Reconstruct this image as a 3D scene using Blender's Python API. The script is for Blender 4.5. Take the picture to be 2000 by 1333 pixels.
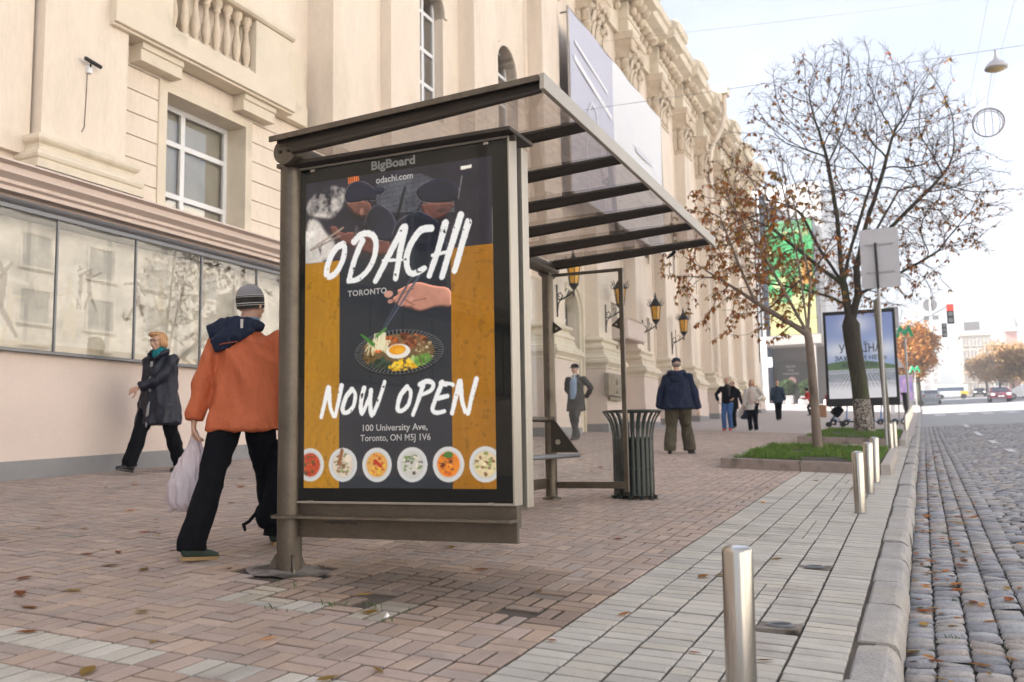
import bpy, bmesh, math, random
import numpy as np
from mathutils import Vector, Matrix, noise
R = math.radians
random.seed(7); rng = np.random.default_rng(11)
for o in list(bpy.data.objects): bpy.data.objects.remove(o)
SC = bpy.context.scene
COL = SC.collection
# ------------------------------------------------------------ camera
cam_d = bpy.data.cameras.new('camera'); cam = bpy.data.objects.new('camera', cam_d); COL.objects.link(cam)
cam_d.sensor_width = 36; cam_d.lens = 32.4; cam_d.clip_start = .05; cam_d.clip_end = 3000
Mr = Matrix(((0.91591159, 0.05832132, 0.39712037), (0.40103419, -0.09190367, -0.91144133), (-0.01665965, 0.99405852, -0.10756448)))
cam.matrix_world = Matrix.Translation((0, 0, 1.08)) @ Mr.to_4x4()
cam_d.dof.use_dof = True; cam_d.dof.focus_distance = 5.6; cam_d.dof.aperture_fstop = 3.2
SC.camera = cam
# ------------------------------------------------------------ sky and sun
SUN_EL = R(36); SUN_DIR = Vector((-1, -.42, 0)).normalized()      # direction towards the sun
SUN_DIR = Vector((SUN_DIR.x * math.cos(SUN_EL), SUN_DIR.y * math.cos(SUN_EL), math.sin(SUN_EL)))
W = bpy.data.worlds.new('World'); SC.world = W; W.use_nodes = True
nt = W.node_tree; nt.nodes.clear()
out = nt.nodes.new('ShaderNodeOutputWorld'); bg = nt.nodes.new('ShaderNodeBackground'); bg.inputs[1].default_value = .06
sky = nt.nodes.new('ShaderNodeTexSky'); sky.sky_type = 'NISHITA'; sky.sun_disc = False
sky.sun_elevation = SUN_EL; sky.sun_rotation = math.atan2(SUN_DIR.x, SUN_DIR.y); sky.dust_density = 1.3; sky.air_density = 1.0; sky.ozone_density = 1.0
tc = nt.nodes.new('ShaderNodeTexCoord'); mp = nt.nodes.new('ShaderNodeMapping'); mp.inputs['Scale'].default_value = (1.6, 1.6, 4.5)
nz = nt.nodes.new('ShaderNodeTexNoise'); nz.inputs['Scale'].default_value = 1.7; nz.inputs['Detail'].default_value = 7; nz.inputs['Roughness'].default_value = .58
rp = nt.nodes.new('ShaderNodeValToRGB'); rp.color_ramp.elements[0].position = .36; rp.color_ramp.elements[1].position = .66
mx = nt.nodes.new('ShaderNodeMixRGB'); mx.inputs[2].default_value = (3.5, 3.6, 3.9, 1)
mm = nt.nodes.new('ShaderNodeMath'); mm.operation = 'MULTIPLY_ADD'; mm.inputs[1].default_value = .45; mm.inputs[2].default_value = .45
for a, b in ((tc.outputs['Generated'], mp.inputs[0]), (mp.outputs[0], nz.inputs[0]), (nz.outputs[0], rp.inputs[0]), (rp.outputs[0], mm.inputs[0]),
             (mm.outputs[0], mx.inputs[0]), (sky.outputs[0], mx.inputs[1]), (mx.outputs[0], bg.inputs[0]), (bg.outputs[0], out.inputs[0])): nt.links.new(a, b)
sd = bpy.data.lights.new('sun', 'SUN'); sd.energy = 5.0; sd.angle = R(.55); sd.color = (1, .95, .88)
sun = bpy.data.objects.new('sun', sd); COL.objects.link(sun); sun.rotation_euler = SUN_DIR.to_track_quat('Z', 'Y').to_euler(); sun.location = (-30, -20, 60)
vs = SC.view_settings; SC.display_settings.display_device = 'sRGB'; vs.view_transform = 'Standard'; vs.look = 'None'; vs.gamma = 1; vs.exposure = 2.24
SC.render.engine = 'CYCLES'; cy = SC.cycles
cy.use_denoising = True; cy.max_bounces = 7; cy.diffuse_bounces = 3; cy.glossy_bounces = 3; cy.transmission_bounces = 4; cy.transparent_max_bounces = 12; cy.volume_bounces = 0
cy.caustics_reflective = False; cy.caustics_refractive = False; cy.sample_clamp_indirect = 6
try: cy.denoiser = 'OPENIMAGEDENOISE'; cy.denoising_input_passes = 'RGB_ALBEDO_NORMAL'
except Exception: pass

# ------------------------------------------------------------ materials
def srgb(r, g, b):
    f = lambda c: (c / 255 / 12.92) if c <= 10 else ((c / 255 + .055) / 1.055) ** 2.4
    return (f(r), f(g), f(b))
def new_mat(name):
    m = bpy.data.materials.new(name); m.use_nodes = True
    return m, m.node_tree, m.node_tree.nodes['Principled BSDF']
def nnode(nt, typ, **kw):
    n = nt.nodes.new(typ)
    for k, v in kw.items(): setattr(n, k, v)
    return n
def pmat(name, col, rough=.6, metal=0, var=.12, vscale=6, fine=.0, fscale=60, bump=.15, bscale=40, bdist=.01, stretch=(1, 1, 1), attr=None, col2=None, spec=.5, coat=0, sheen=0, c2pos=(.45, .62), c2scale=2.0, alpha=None, spots=0):
    """Principled with world-position noise: two-scale mottling of the colour, optional second colour in patches, bump."""
    m, nt, bs = new_mat(name); L = nt.links
    geo = nnode(nt, 'ShaderNodeNewGeometry'); mp = nnode(nt, 'ShaderNodeMapping'); mp.inputs['Scale'].default_value = stretch
    tcn = nnode(nt, 'ShaderNodeTexCoord'); L.new(tcn.outputs['Object'], mp.inputs[0])
    n1 = nnode(nt, 'ShaderNodeTexNoise'); n1.inputs['Scale'].default_value = vscale; n1.inputs['Detail'].default_value = 6; n1.inputs['Roughness'].default_value = .65
    L.new(mp.outputs[0], n1.inputs[0])
    if attr:
        a = nnode(nt, 'ShaderNodeVertexColor', layer_name=attr); base = a.outputs[0]
    else:
        rgb = nnode(nt, 'ShaderNodeRGB'); rgb.outputs[0].default_value = (*col, 1); base = rgb.outputs[0]
    if col2 is not None:
        n2 = nnode(nt, 'ShaderNodeTexNoise'); n2.inputs['Scale'].default_value = c2scale; n2.inputs['Detail'].default_value = 5; L.new(mp.outputs[0], n2.inputs[0])
        cr = nnode(nt, 'ShaderNodeValToRGB'); cr.color_ramp.elements[0].position, cr.color_ramp.elements[1].position = c2pos; L.new(n2.outputs[0], cr.inputs[0])
        mc = nnode(nt, 'ShaderNodeMixRGB'); mc.inputs[2].default_value = (*col2, 1); L.new(cr.outputs[0], mc.inputs[0]); L.new(base, mc.inputs[1]); base = mc.outputs[0]
    mr = nnode(nt, 'ShaderNodeMapRange'); mr.inputs[1].default_value = .3; mr.inputs[2].default_value = .7; mr.inputs[3].default_value = 1 - var; mr.inputs[4].default_value = 1 + var
    L.new(n1.outputs[0], mr.inputs[0]); fac = mr.outputs[0]
    if fine:
        n3 = nnode(nt, 'ShaderNodeTexNoise'); n3.inputs['Scale'].default_value = fscale; n3.inputs['Detail'].default_value = 3; L.new(mp.outputs[0], n3.inputs[0])
        m3 = nnode(nt, 'ShaderNodeMapRange'); m3.inputs[1].default_value = .3; m3.inputs[2].default_value = .7; m3.inputs[3].default_value = 1 - fine; m3.inputs[4].default_value = 1 + fine
        L.new(n3.outputs[0], m3.inputs[0]); mu = nnode(nt, 'ShaderNodeMath', operation='MULTIPLY'); L.new(fac, mu.inputs[0]); L.new(m3.outputs[0], mu.inputs[1]); fac = mu.outputs[0]
    sc_ = nnode(nt, 'ShaderNodeVectorMath', operation='SCALE'); L.new(base, sc_.inputs[0]); L.new(fac, sc_.inputs['Scale']); L.new(sc_.outputs[0], bs.inputs['Base Color'])
    bs.inputs['Roughness'].default_value = rough; bs.inputs['Metallic'].default_value = metal; bs.inputs['Specular IOR Level'].default_value = spec
    if coat: bs.inputs['Coat Weight'].default_value = coat; bs.inputs['Coat Roughness'].default_value = .06
    if sheen: bs.inputs['Sheen Weight'].default_value = sheen
    if rough > .1:
        rr = nnode(nt, 'ShaderNodeMapRange'); rr.inputs[3].default_value = rough - .1; rr.inputs[4].default_value = min(1, rough + .12); L.new(n1.outputs[0], rr.inputs[0]); L.new(rr.outputs[0], bs.inputs['Roughness'])
    if bump:
        nb = nnode(nt, 'ShaderNodeTexNoise'); nb.inputs['Scale'].default_value = bscale; nb.inputs['Detail'].default_value = 5; L.new(mp.outputs[0], nb.inputs[0])
        bp = nnode(nt, 'ShaderNodeBump'); bp.inputs['Strength'].default_value = bump; bp.inputs['Distance'].default_value = bdist; L.new(nb.outputs[0], bp.inputs['Height']); L.new(bp.outputs[0], bs.inputs['Normal'])
    if spots:
        vo = nnode(nt, 'ShaderNodeTexVoronoi'); vo.inputs['Scale'].default_value = 2.3; L.new(tcn.outputs['Object'], vo.inputs[0]); lt = nnode(nt, 'ShaderNodeMapRange'); lt.inputs[1].default_value = .03; lt.inputs[2].default_value = .055; lt.inputs[3].default_value = 1 - spots; lt.inputs[4].default_value = 1; L.new(vo.outputs['Distance'], lt.inputs[0])
        s2 = nnode(nt, 'ShaderNodeVectorMath', operation='SCALE'); L.new(sc_.outputs[0], s2.inputs[0]); L.new(lt.outputs[0], s2.inputs['Scale']); L.new(s2.outputs[0], bs.inputs['Base Color'])
    if alpha is not None: bs.inputs['Alpha'].default_value = alpha
    return m
def glass_mat(name, tint=(.93, .96, .95), ior=1.5, rough=0., boost=1.0, dirt=0.0, scratch=False):
    m, nt, bs = new_mat(name); L = nt.links; nt.nodes.remove(bs); o = nt.nodes['Material Output']
    tr = nnode(nt, 'ShaderNodeBsdfTransparent'); tr.inputs[0].default_value = (*tint, 1)
    gl = nnode(nt, 'ShaderNodeBsdfGlossy'); gl.inputs['Roughness'].default_value = rough; gl.inputs[0].default_value = (1, 1, 1, 1)
    fr = nnode(nt, 'ShaderNodeFresnel'); fr.inputs[0].default_value = ior
    mu = nnode(nt, 'ShaderNodeMath', operation='MULTIPLY'); mu.inputs[1].default_value = boost; mu.use_clamp = True
    mix = nnode(nt, 'ShaderNodeMixShader'); L.new(fr.outputs[0], mu.inputs[0]); L.new(mu.outputs[0], mix.inputs[0]); L.new(tr.outputs[0], mix.inputs[1]); L.new(gl.outputs[0], mix.inputs[2])
    res = mix.outputs[0]
    if dirt:
        df = nnode(nt, 'ShaderNodeBsdfDiffuse'); df.inputs[0].default_value = (.6, .58, .55, 1)
        n = nnode(nt, 'ShaderNodeTexNoise'); n.inputs['Scale'].default_value = 3; n.inputs['Detail'].default_value = 8; tcn = nnode(nt, 'ShaderNodeTexCoord'); L.new(tcn.outputs['Object'], n.inputs[0])
        mr = nnode(nt, 'ShaderNodeMapRange'); mr.inputs[1].default_value = .35; mr.inputs[2].default_value = .75; mr.inputs[3].default_value = dirt * .3; mr.inputs[4].default_value = dirt * 1.6; L.new(n.outputs[0], mr.inputs[0])
        m2 = nnode(nt, 'ShaderNodeMixShader'); L.new(mr.outputs[0], m2.inputs[0]); L.new(res, m2.inputs[1]); L.new(df.outputs[0], m2.inputs[2]); res = m2.outputs[0]
    L.new(res, o.inputs[0])
    return m
def emis_mat(name, col, s):
    m, nt, bs = new_mat(name); bs.inputs['Base Color'].default_value = (*col, 1); bs.inputs['Emission Color'].default_value = (*col, 1); bs.inputs['Emission Strength'].default_value = s; return m
def attr_mat(name, attr='Col', rough=.5, emit=0, transl=0, coat=0, bump=0, bscale=80):
    m, nt, bs = new_mat(name); L = nt.links
    a = nnode(nt, 'ShaderNodeVertexColor', layer_name=attr); L.new(a.outputs[0], bs.inputs['Base Color']); bs.inputs['Roughness'].default_value = rough
    if emit: L.new(a.outputs[0], bs.inputs['Emission Color']); bs.inputs['Emission Strength'].default_value = emit
    if coat: bs.inputs['Coat Weight'].default_value = coat
    if transl:
        t = nnode(nt, 'ShaderNodeBsdfTranslucent'); L.new(a.outputs[0], t.inputs[0]); mix = nnode(nt, 'ShaderNodeMixShader'); mix.inputs[0].default_value = transl
        L.new(bs.outputs[0], mix.inputs[1]); L.new(t.outputs[0], mix.inputs[2]); L.new(mix.outputs[0], nt.nodes['Material Output'].inputs[0])
    return m
TMPS = bpy.data.scenes.new('tmp')
def bake(o):
    TMPS.collection.objects.link(o); vl = TMPS.view_layers[0]; vl.update(); dg = vl.depsgraph; m = bpy.data.meshes.new_from_object(o.evaluated_get(dg), depsgraph=dg); bpy.data.objects.remove(o); return m
MT = {}
MT['plaster'] = pmat('cream plaster', (.80, .69, .575), .8, var=.075, vscale=1.6, stretch=(1, 1, .28), fine=.04, fscale=26, bump=.12, bscale=70, col2=(.64, .545, .44), c2pos=(.52, .82), c2scale=1.1)
MT['trim'] = pmat('pale stone trim', (.74, .65, .515), .75, var=.06, vscale=2, bump=.12, bscale=50, col2=(.50, .43, .33), c2pos=(.54, .8), c2scale=1.6)
MT['pink'] = pmat('pinkish base paint', (.72, .60, .53), .72, var=.05, vscale=1.4, fine=.03, fscale=30, bump=.1, bscale=60)
MT['plinth'] = pmat('grey plinth paint', (.27, .265, .27), .7, var=.1, vscale=3, bump=.15)
MT['carved'] = pmat('carved stone', (.66, .55, .42), .8, var=.12, vscale=5, bump=.4, bscale=18, bdist=.04)
MT['bronze'] = pmat('bronze painted metal', (.125, .103, .078), .36, metal=.5, var=.16, vscale=5, fine=.08, fscale=40, bump=.08, bscale=60, col2=(.075, .06, .045), c2pos=(.55, .75), c2scale=4)
MT['bronze_dark'] = pmat('dark bronze metal', (.045, .035, .026), .42, metal=.3, var=.12, vscale=5, bump=.05)
MT['bronze_light'] = pmat('pale bronze metal', (.42, .385, .33), .36, metal=.6, var=.07, vscale=4, bump=.03)
MT['steel'] = pmat('brushed stainless steel', (.44, .415, .38), .24, metal=1, var=.06, vscale=3, fine=.06, fscale=12, bump=.05, bscale=160, stretch=(1, 1, .06))
MT['steel_top'] = pmat('steel cap', (.7, .7, .72), .12, metal=1, var=.03, bump=.01)
MT['frame_white'] = pmat('white window frame', (.82, .82, .82), .35, var=.03, bump=0)
MT['frame_grey'] = pmat('grey aluminium frame', (.20, .205, .22), .4, metal=.5, var=.05, bump=.02)
MT['black'] = pmat('black', (.012, .012, .012), .5, var=.1, bump=0)
MT['black_glass'] = pmat('black border behind glass', (.012, .013, .010), .8, var=.05, bump=0, spec=.1)
MT['iron'] = pmat('black iron', (.02, .02, .02), .5, metal=.4, var=.15, bump=.1)
MT['bin'] = pmat('dark green bin paint', (.035, .045, .040), .35, metal=.3, var=.12, bump=.05)
MT['amber'] = pmat('amber lantern glass', (.72, .36, .04), .25, var=.14, vscale=8, bump=.05)
MT['grey_sign'] = pmat('grey back of sign', (.48, .47, .49), .45, metal=.2, var=.05, vscale=5, bump=.02)
MT['pole'] = pmat('galvanised pole', (.34, .34, .345), .45, metal=.5, var=.08, bump=.03)
MT['wood_pole'] = pmat('weathered olive pole', (.13, .12, .085), .8, var=.2, bump=.3)
MT['granite'] = pmat('brown granite', (.27, .215, .19), .75, var=.22, vscale=5, fine=.2, fscale=120, bump=.35, bscale=60, col2=(.09, .075, .06), c2pos=(.5, .72), c2scale=5)
MT['granite_light'] = pmat('light granite', (.40, .36, .33), .75, var=.15, vscale=5, fine=.2, fscale=120, bump=.3, bscale=60)
MT['glass'] = glass_mat('clear glass', dirt=.05)
MT['glass_ad'] = glass_mat('ad glass', (.97, .98, .97), 1.5, boost=.75)
MT['glass_win'] = glass_mat('window glass', (.85, .88, .9), 1.55, boost=2.8)
MT['glass_case'] = glass_mat('display glass', (.97, .98, .97), 1.55, boost=1.5)
MT['interior'] = pmat('dim interior', (.26, .25, .24), .9, var=.4, vscale=1.5, bump=0)
MT['soil'] = pmat('dark soil', (.045, .036, .028), .95, var=.4, vscale=20, bump=.6, bscale=60, col2=(.05, .06, .02), c2pos=(.55, .66), c2scale=3)

# ------------------------------------------------------------ mesh helpers
def tag(o, label=None, cat=None, group=None, kind=None):
    if label: o['label'] = label
    if cat: o['category'] = cat
    if group: o['group'] = group
    if kind: o['kind'] = kind
    return o
def thing(name, loc, label, cat, group=None, rotz=0):
    o = bpy.data.objects.new(name, None); COL.objects.link(o); o.location = loc; o.rotation_euler = (0, 0, rotz); o.empty_display_size = .2
    return tag(o, label, cat, group)
def link(name, me, mats, parent=None, world=True):
    o = bpy.data.objects.new(name, me); COL.objects.link(o)
    if not isinstance(mats, (list, tuple)): mats = [mats]
    for m in mats: me.materials.append(MT[m] if isinstance(m, str) else m)
    if parent is not None:
        o.parent = parent
        if world:
            q = parent; off = Vector((0, 0, 0))
            while q is not None: off += q.location; q = q.parent
            o.location = -off
    return o
class MB:
    def __init__(s): s.v = []; s.f = []; s.m = []; s.sm = []
    def add(s, vs, fs, mi=0, smooth=False):
        b = len(s.v); s.v += [tuple(v) for v in vs]
        for f in fs: s.f.append(tuple(b + i for i in f)); s.m.append(mi); s.sm.append(smooth)
        return b
    def box(s, x0, x1, y0, y1, z0, z1, mi=0):
        if x0 > x1: x0, x1 = x1, x0
        if y0 > y1: y0, y1 = y1, y0
        s.add([(x0, y0, z0), (x1, y0, z0), (x1, y1, z0), (x0, y1, z0), (x0, y0, z1), (x1, y0, z1), (x1, y1, z1), (x0, y1, z1)],
              [(0, 3, 2, 1), (4, 5, 6, 7), (0, 1, 5, 4), (1, 2, 6, 5), (2, 3, 7, 6), (3, 0, 4, 7)], mi); return s
    def prism_y(s, prof, y0, y1, mi=0, smooth=False):          # prof: (x,z) outline
        n = len(prof); vs = [(x, y0, z) for x, z in prof] + [(x, y1, z) for x, z in prof]
        s.add(vs, [(i, (i + 1) % n, n + (i + 1) % n, n + i) for i in range(n)], mi, smooth)
        s.add(vs, [tuple(range(n - 1, -1, -1)), tuple(range(n, 2 * n))], mi); return s
    def prism_x(s, prof, x0, x1, mi=0, smooth=False):          # prof: (y,z)
        n = len(prof); vs = [(x0, y, z) for y, z in prof] + [(x1, y, z) for y, z in prof]
        s.add(vs, [(i, (i + 1) % n, n + (i + 1) % n, n + i) for i in range(n)], mi, smooth)
        s.add(vs, [tuple(range(n - 1, -1, -1)), tuple(range(n, 2 * n))], mi); return s
    def prism_z(s, prof, z0, z1, mi=0, smooth=False):
        n = len(prof); vs = [(x, y, z0) for x, y in prof] + [(x, y, z1) for x, y in prof]
        s.add(vs, [(i, (i + 1) % n, n + (i + 1) % n, n + i) for i in range(n)], mi, smooth)
        s.add(vs, [tuple(range(n - 1, -1, -1)), tuple(range(n, 2 * n))], mi); return s
    def tube(s, pts, rad, n=10, mi=0, cap=True, sx=1.0, up=None, smooth=True):
        """tapered tube; rad: number, list, or list of (a,b)"""
        pts = [Vector(p) for p in pts]; k = len(pts)
        if not isinstance(rad, (list, tuple)): rad = [rad] * k
        vs = []; ref = Vector(up) if up else None
        prev = None
        for i, p in enumerate(pts):
            d = (pts[min(i + 1, k - 1)] - pts[max(i - 1, 0)]).normalized()
            if prev is None:
                a = ref if ref else (Vector((1, 0, 0)) if abs(d.x) < .8 else Vector((0, 1, 0)))
            else: a = prev
            a = (a - d * a.dot(d))
            if a.length < 1e-5: a = d.orthogonal()
            a.normalize(); b = d.cross(a); prev = a
            r = rad[i]; ra, rb = (r if isinstance(r, (list, tuple)) else (r, r))
            for j in range(n):
                t = 2 * math.pi * j / n; vs.append(p + a * math.cos(t) * ra + b * math.sin(t) * rb)
        fs = [(i * n + j, i * n + (j + 1) % n, (i + 1) * n + (j + 1) % n, (i + 1) * n + j) for i in range(k - 1) for j in range(n)]
        s.add(vs, fs, mi, smooth)
        if cap:
            s.add(vs[:n], [tuple(range(n - 1, -1, -1))], mi); s.add(vs[-n:], [tuple(range(n))], mi)
        return s
    def lathe(s, c, prof, n=16, mi=0, smooth=True, sq=None):     # prof (r,z) bottom->top; sq: square-ish
        vs = []
        for r, z in prof:
            for j in range(n):
                t = 2 * math.pi * (j + .5) / n; vs.append((c[0] + r * math.cos(t), c[1] + r * math.sin(t), c[2] + z))
        k = len(prof)
        s.add(vs, [(i * n + j, i * n + (j + 1) % n, (i + 1) * n + (j + 1) % n, (i + 1) * n + j) for i in range(k - 1) for j in range(n)], mi, smooth)
        s.add(vs[:n], [tuple(range(n - 1, -1, -1))], mi); s.add(vs[-n:], [tuple(range(n))], mi); return s
    def ell(s, c, r, n=12, m=8, mi=0, rot=None):
        vs = []
        for i in range(m + 1):
            a = math.pi * i / m
            for j in range(n):
                t = 2 * math.pi * j / n; v = Vector((r[0] * math.sin(a) * math.cos(t), r[1] * math.sin(a) * math.sin(t), -r[2] * math.cos(a)))
                if i in (0, m): v = Vector((v.x + 1e-4 * math.cos(t), v.y + 1e-4 * math.sin(t), v.z))
                if rot: v = rot @ v
                vs.append(Vector(c) + v)
        s.add(vs, [(i * n + j, i * n + (j + 1) % n, (i + 1) * n + (j + 1) % n, (i + 1) * n + j) for i in range(m) for j in range(n)], mi, True)
        s.add(vs[:n], [tuple(range(n - 1, -1, -1))], mi); s.add(vs[-n:], [tuple(range(n))], mi)
        return s
    def mesh(s, name):
        me = bpy.data.meshes.new(name); me.from_pydata(s.v, [], s.f)
        me.polygons.foreach_set('material_index', s.m); me.polygons.foreach_set('use_smooth', s.sm); me.update(); return me
    def build(s, name, mats, parent=None, world=True, bevel=0, merge=False):
        me = s.mesh(name)
        if merge or bevel:
            bm = bmesh.new(); bm.from_mesh(me); bmesh.ops.remove_doubles(bm, verts=bm.verts, dist=1e-5); bm.to_mesh(me); bm.free()
        o = link(name, me, mats, parent, world)
        if bevel:
            b = o.modifiers.new('bevel', 'BEVEL'); b.width = bevel; b.segments = 2; b.limit_method = 'ANGLE'; b.angle_limit = R(40)
        return o
def fast_mesh(name, V, F, mats, cols=None, smooth=False, parent=None, world=True, mi=None):
    """V (n,3) array, F (m,4) array of quads; cols (n,3) point colours"""
    V = np.asarray(V, np.float32); F = np.asarray(F, np.int32); me = bpy.data.meshes.new(name)
    k = F.shape[1]
    me.vertices.add(len(V)); me.vertices.foreach_set('co', V.ravel()); me.loops.add(F.size); me.loops.foreach_set('vertex_index', F.ravel())
    me.polygons.add(len(F)); me.polygons.foreach_set('loop_start', np.arange(0, F.size, k, dtype=np.int32)); me.polygons.foreach_set('loop_total', np.full(len(F), k, np.int32))
    me.polygons.foreach_set('use_smooth', np.full(len(F), smooth))
    if mi is not None: me.polygons.foreach_set('material_index', np.asarray(mi, np.int32))
    me.update(); me.validate()
    if cols is not None:
        a = me.color_attributes.new('Col', 'FLOAT_COLOR', 'POINT'); c = np.ones((len(V), 4), np.float32); c[:, :3] = cols; a.data.foreach_set('color', c.ravel())
    return link(name, me, mats, parent, world)
def copy_tree(o, parent=None, **kw):
    c = o.copy(); COL.objects.link(c)
    if parent is not None: c.parent = parent
    for ch in list(o.children): copy_tree(ch, c)
    return c
# ------------------------------------------------------------ ground height
OY = [-60, 12, 20, 26, 32, 42, 60, 80, 110, 170, 260, 700]; OZ = [0, 0, -.05, -.09, -.14, -.08, 0, .1, .3, .6, .6, -2]
def gz(x, y):
    b = .0373 * y + np.interp(y, OY, OZ)
    side = b - .0484 * np.maximum(x, -40); road = b + .0048 - .13 + .02 * np.clip(np.asarray(x) - xk(y), 0, 10)
    return np.where(np.asarray(x) <= xk(y), side, road)
def xk(y): return np.clip(-.125 + .0065 * (np.asarray(y) - 4), -.2, .35)      # right edge of the kerb
def g(x, y): return float(gz(x, y))
# ============================================================ GROUND
def sheet(name, x0, x1, y0, y1, nx, ny, dz, mats, xfun=None, kind='structure'):
    ys = np.linspace(y0, y1, ny + 1) if not hasattr(y0, '__len__') else np.asarray(y0, float); ny = len(ys) - 1
    V = []
    for y in ys:
        a = x0 if not callable(x0) else float(x0(y)); b = x1 if not callable(x1) else float(x1(y))
        xs = np.linspace(a, b, nx + 1); V.append(np.stack([xs, np.full(nx + 1, y), gz(xs - (1e-3 if callable(x1) and not callable(x0) else 0), y) + dz], 1))
    V = np.concatenate(V); i = np.arange(ny * (nx + 1)).reshape(ny, nx + 1)[:, :-1].ravel()
    F = np.stack([i, i + 1, i + nx + 2, i + nx + 1], 1)
    return tag(fast_mesh(name, V, F, mats, smooth=True), kind=kind)
YS = list(np.concatenate([np.arange(-60, 60, 2.0), np.arange(60, 200, 5), np.arange(200, 701, 25)]))
MT['earth'] = pmat('far ground', (.30, .28, .27), .9, var=.1, vscale=.5, bump=.1)
sheet('ground', -90, 110, YS, None, 100, 0, -.12, 'earth')
MT['pave_far'] = pmat('worn pavement', (.40, .35, .33), .75, var=.08, vscale=1.5, fine=.08, fscale=14, bump=.25, bscale=9, stretch=(.35, 1.6, 1))
sheet('pavement', -40, lambda y: xk(y) - .17, [y for y in YS if y >= 30], None, 40, 0, 0, 'pave_far')
sheet('pavement_behind', -9.6, lambda y: xk(y) - .17, [y for y in YS if y <= 2], None, 10, 0, 0, 'pave_far')
MT['bedding'] = pmat('joint sand', (.075, .06, .05), .95, var=.35, vscale=9, bump=.5, bscale=80, col2=(.055, .065, .02), c2pos=(.6, .7), c2scale=1.3)
sheet('paving_bed', -12, lambda y: xk(y) - .10, [2, 3, 4, 5, 6, 8, 10, 12, 14, 16, 18, 20, 22, 24, 26, 28, 30], None, 20, 0, -.014, 'bedding')
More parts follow.
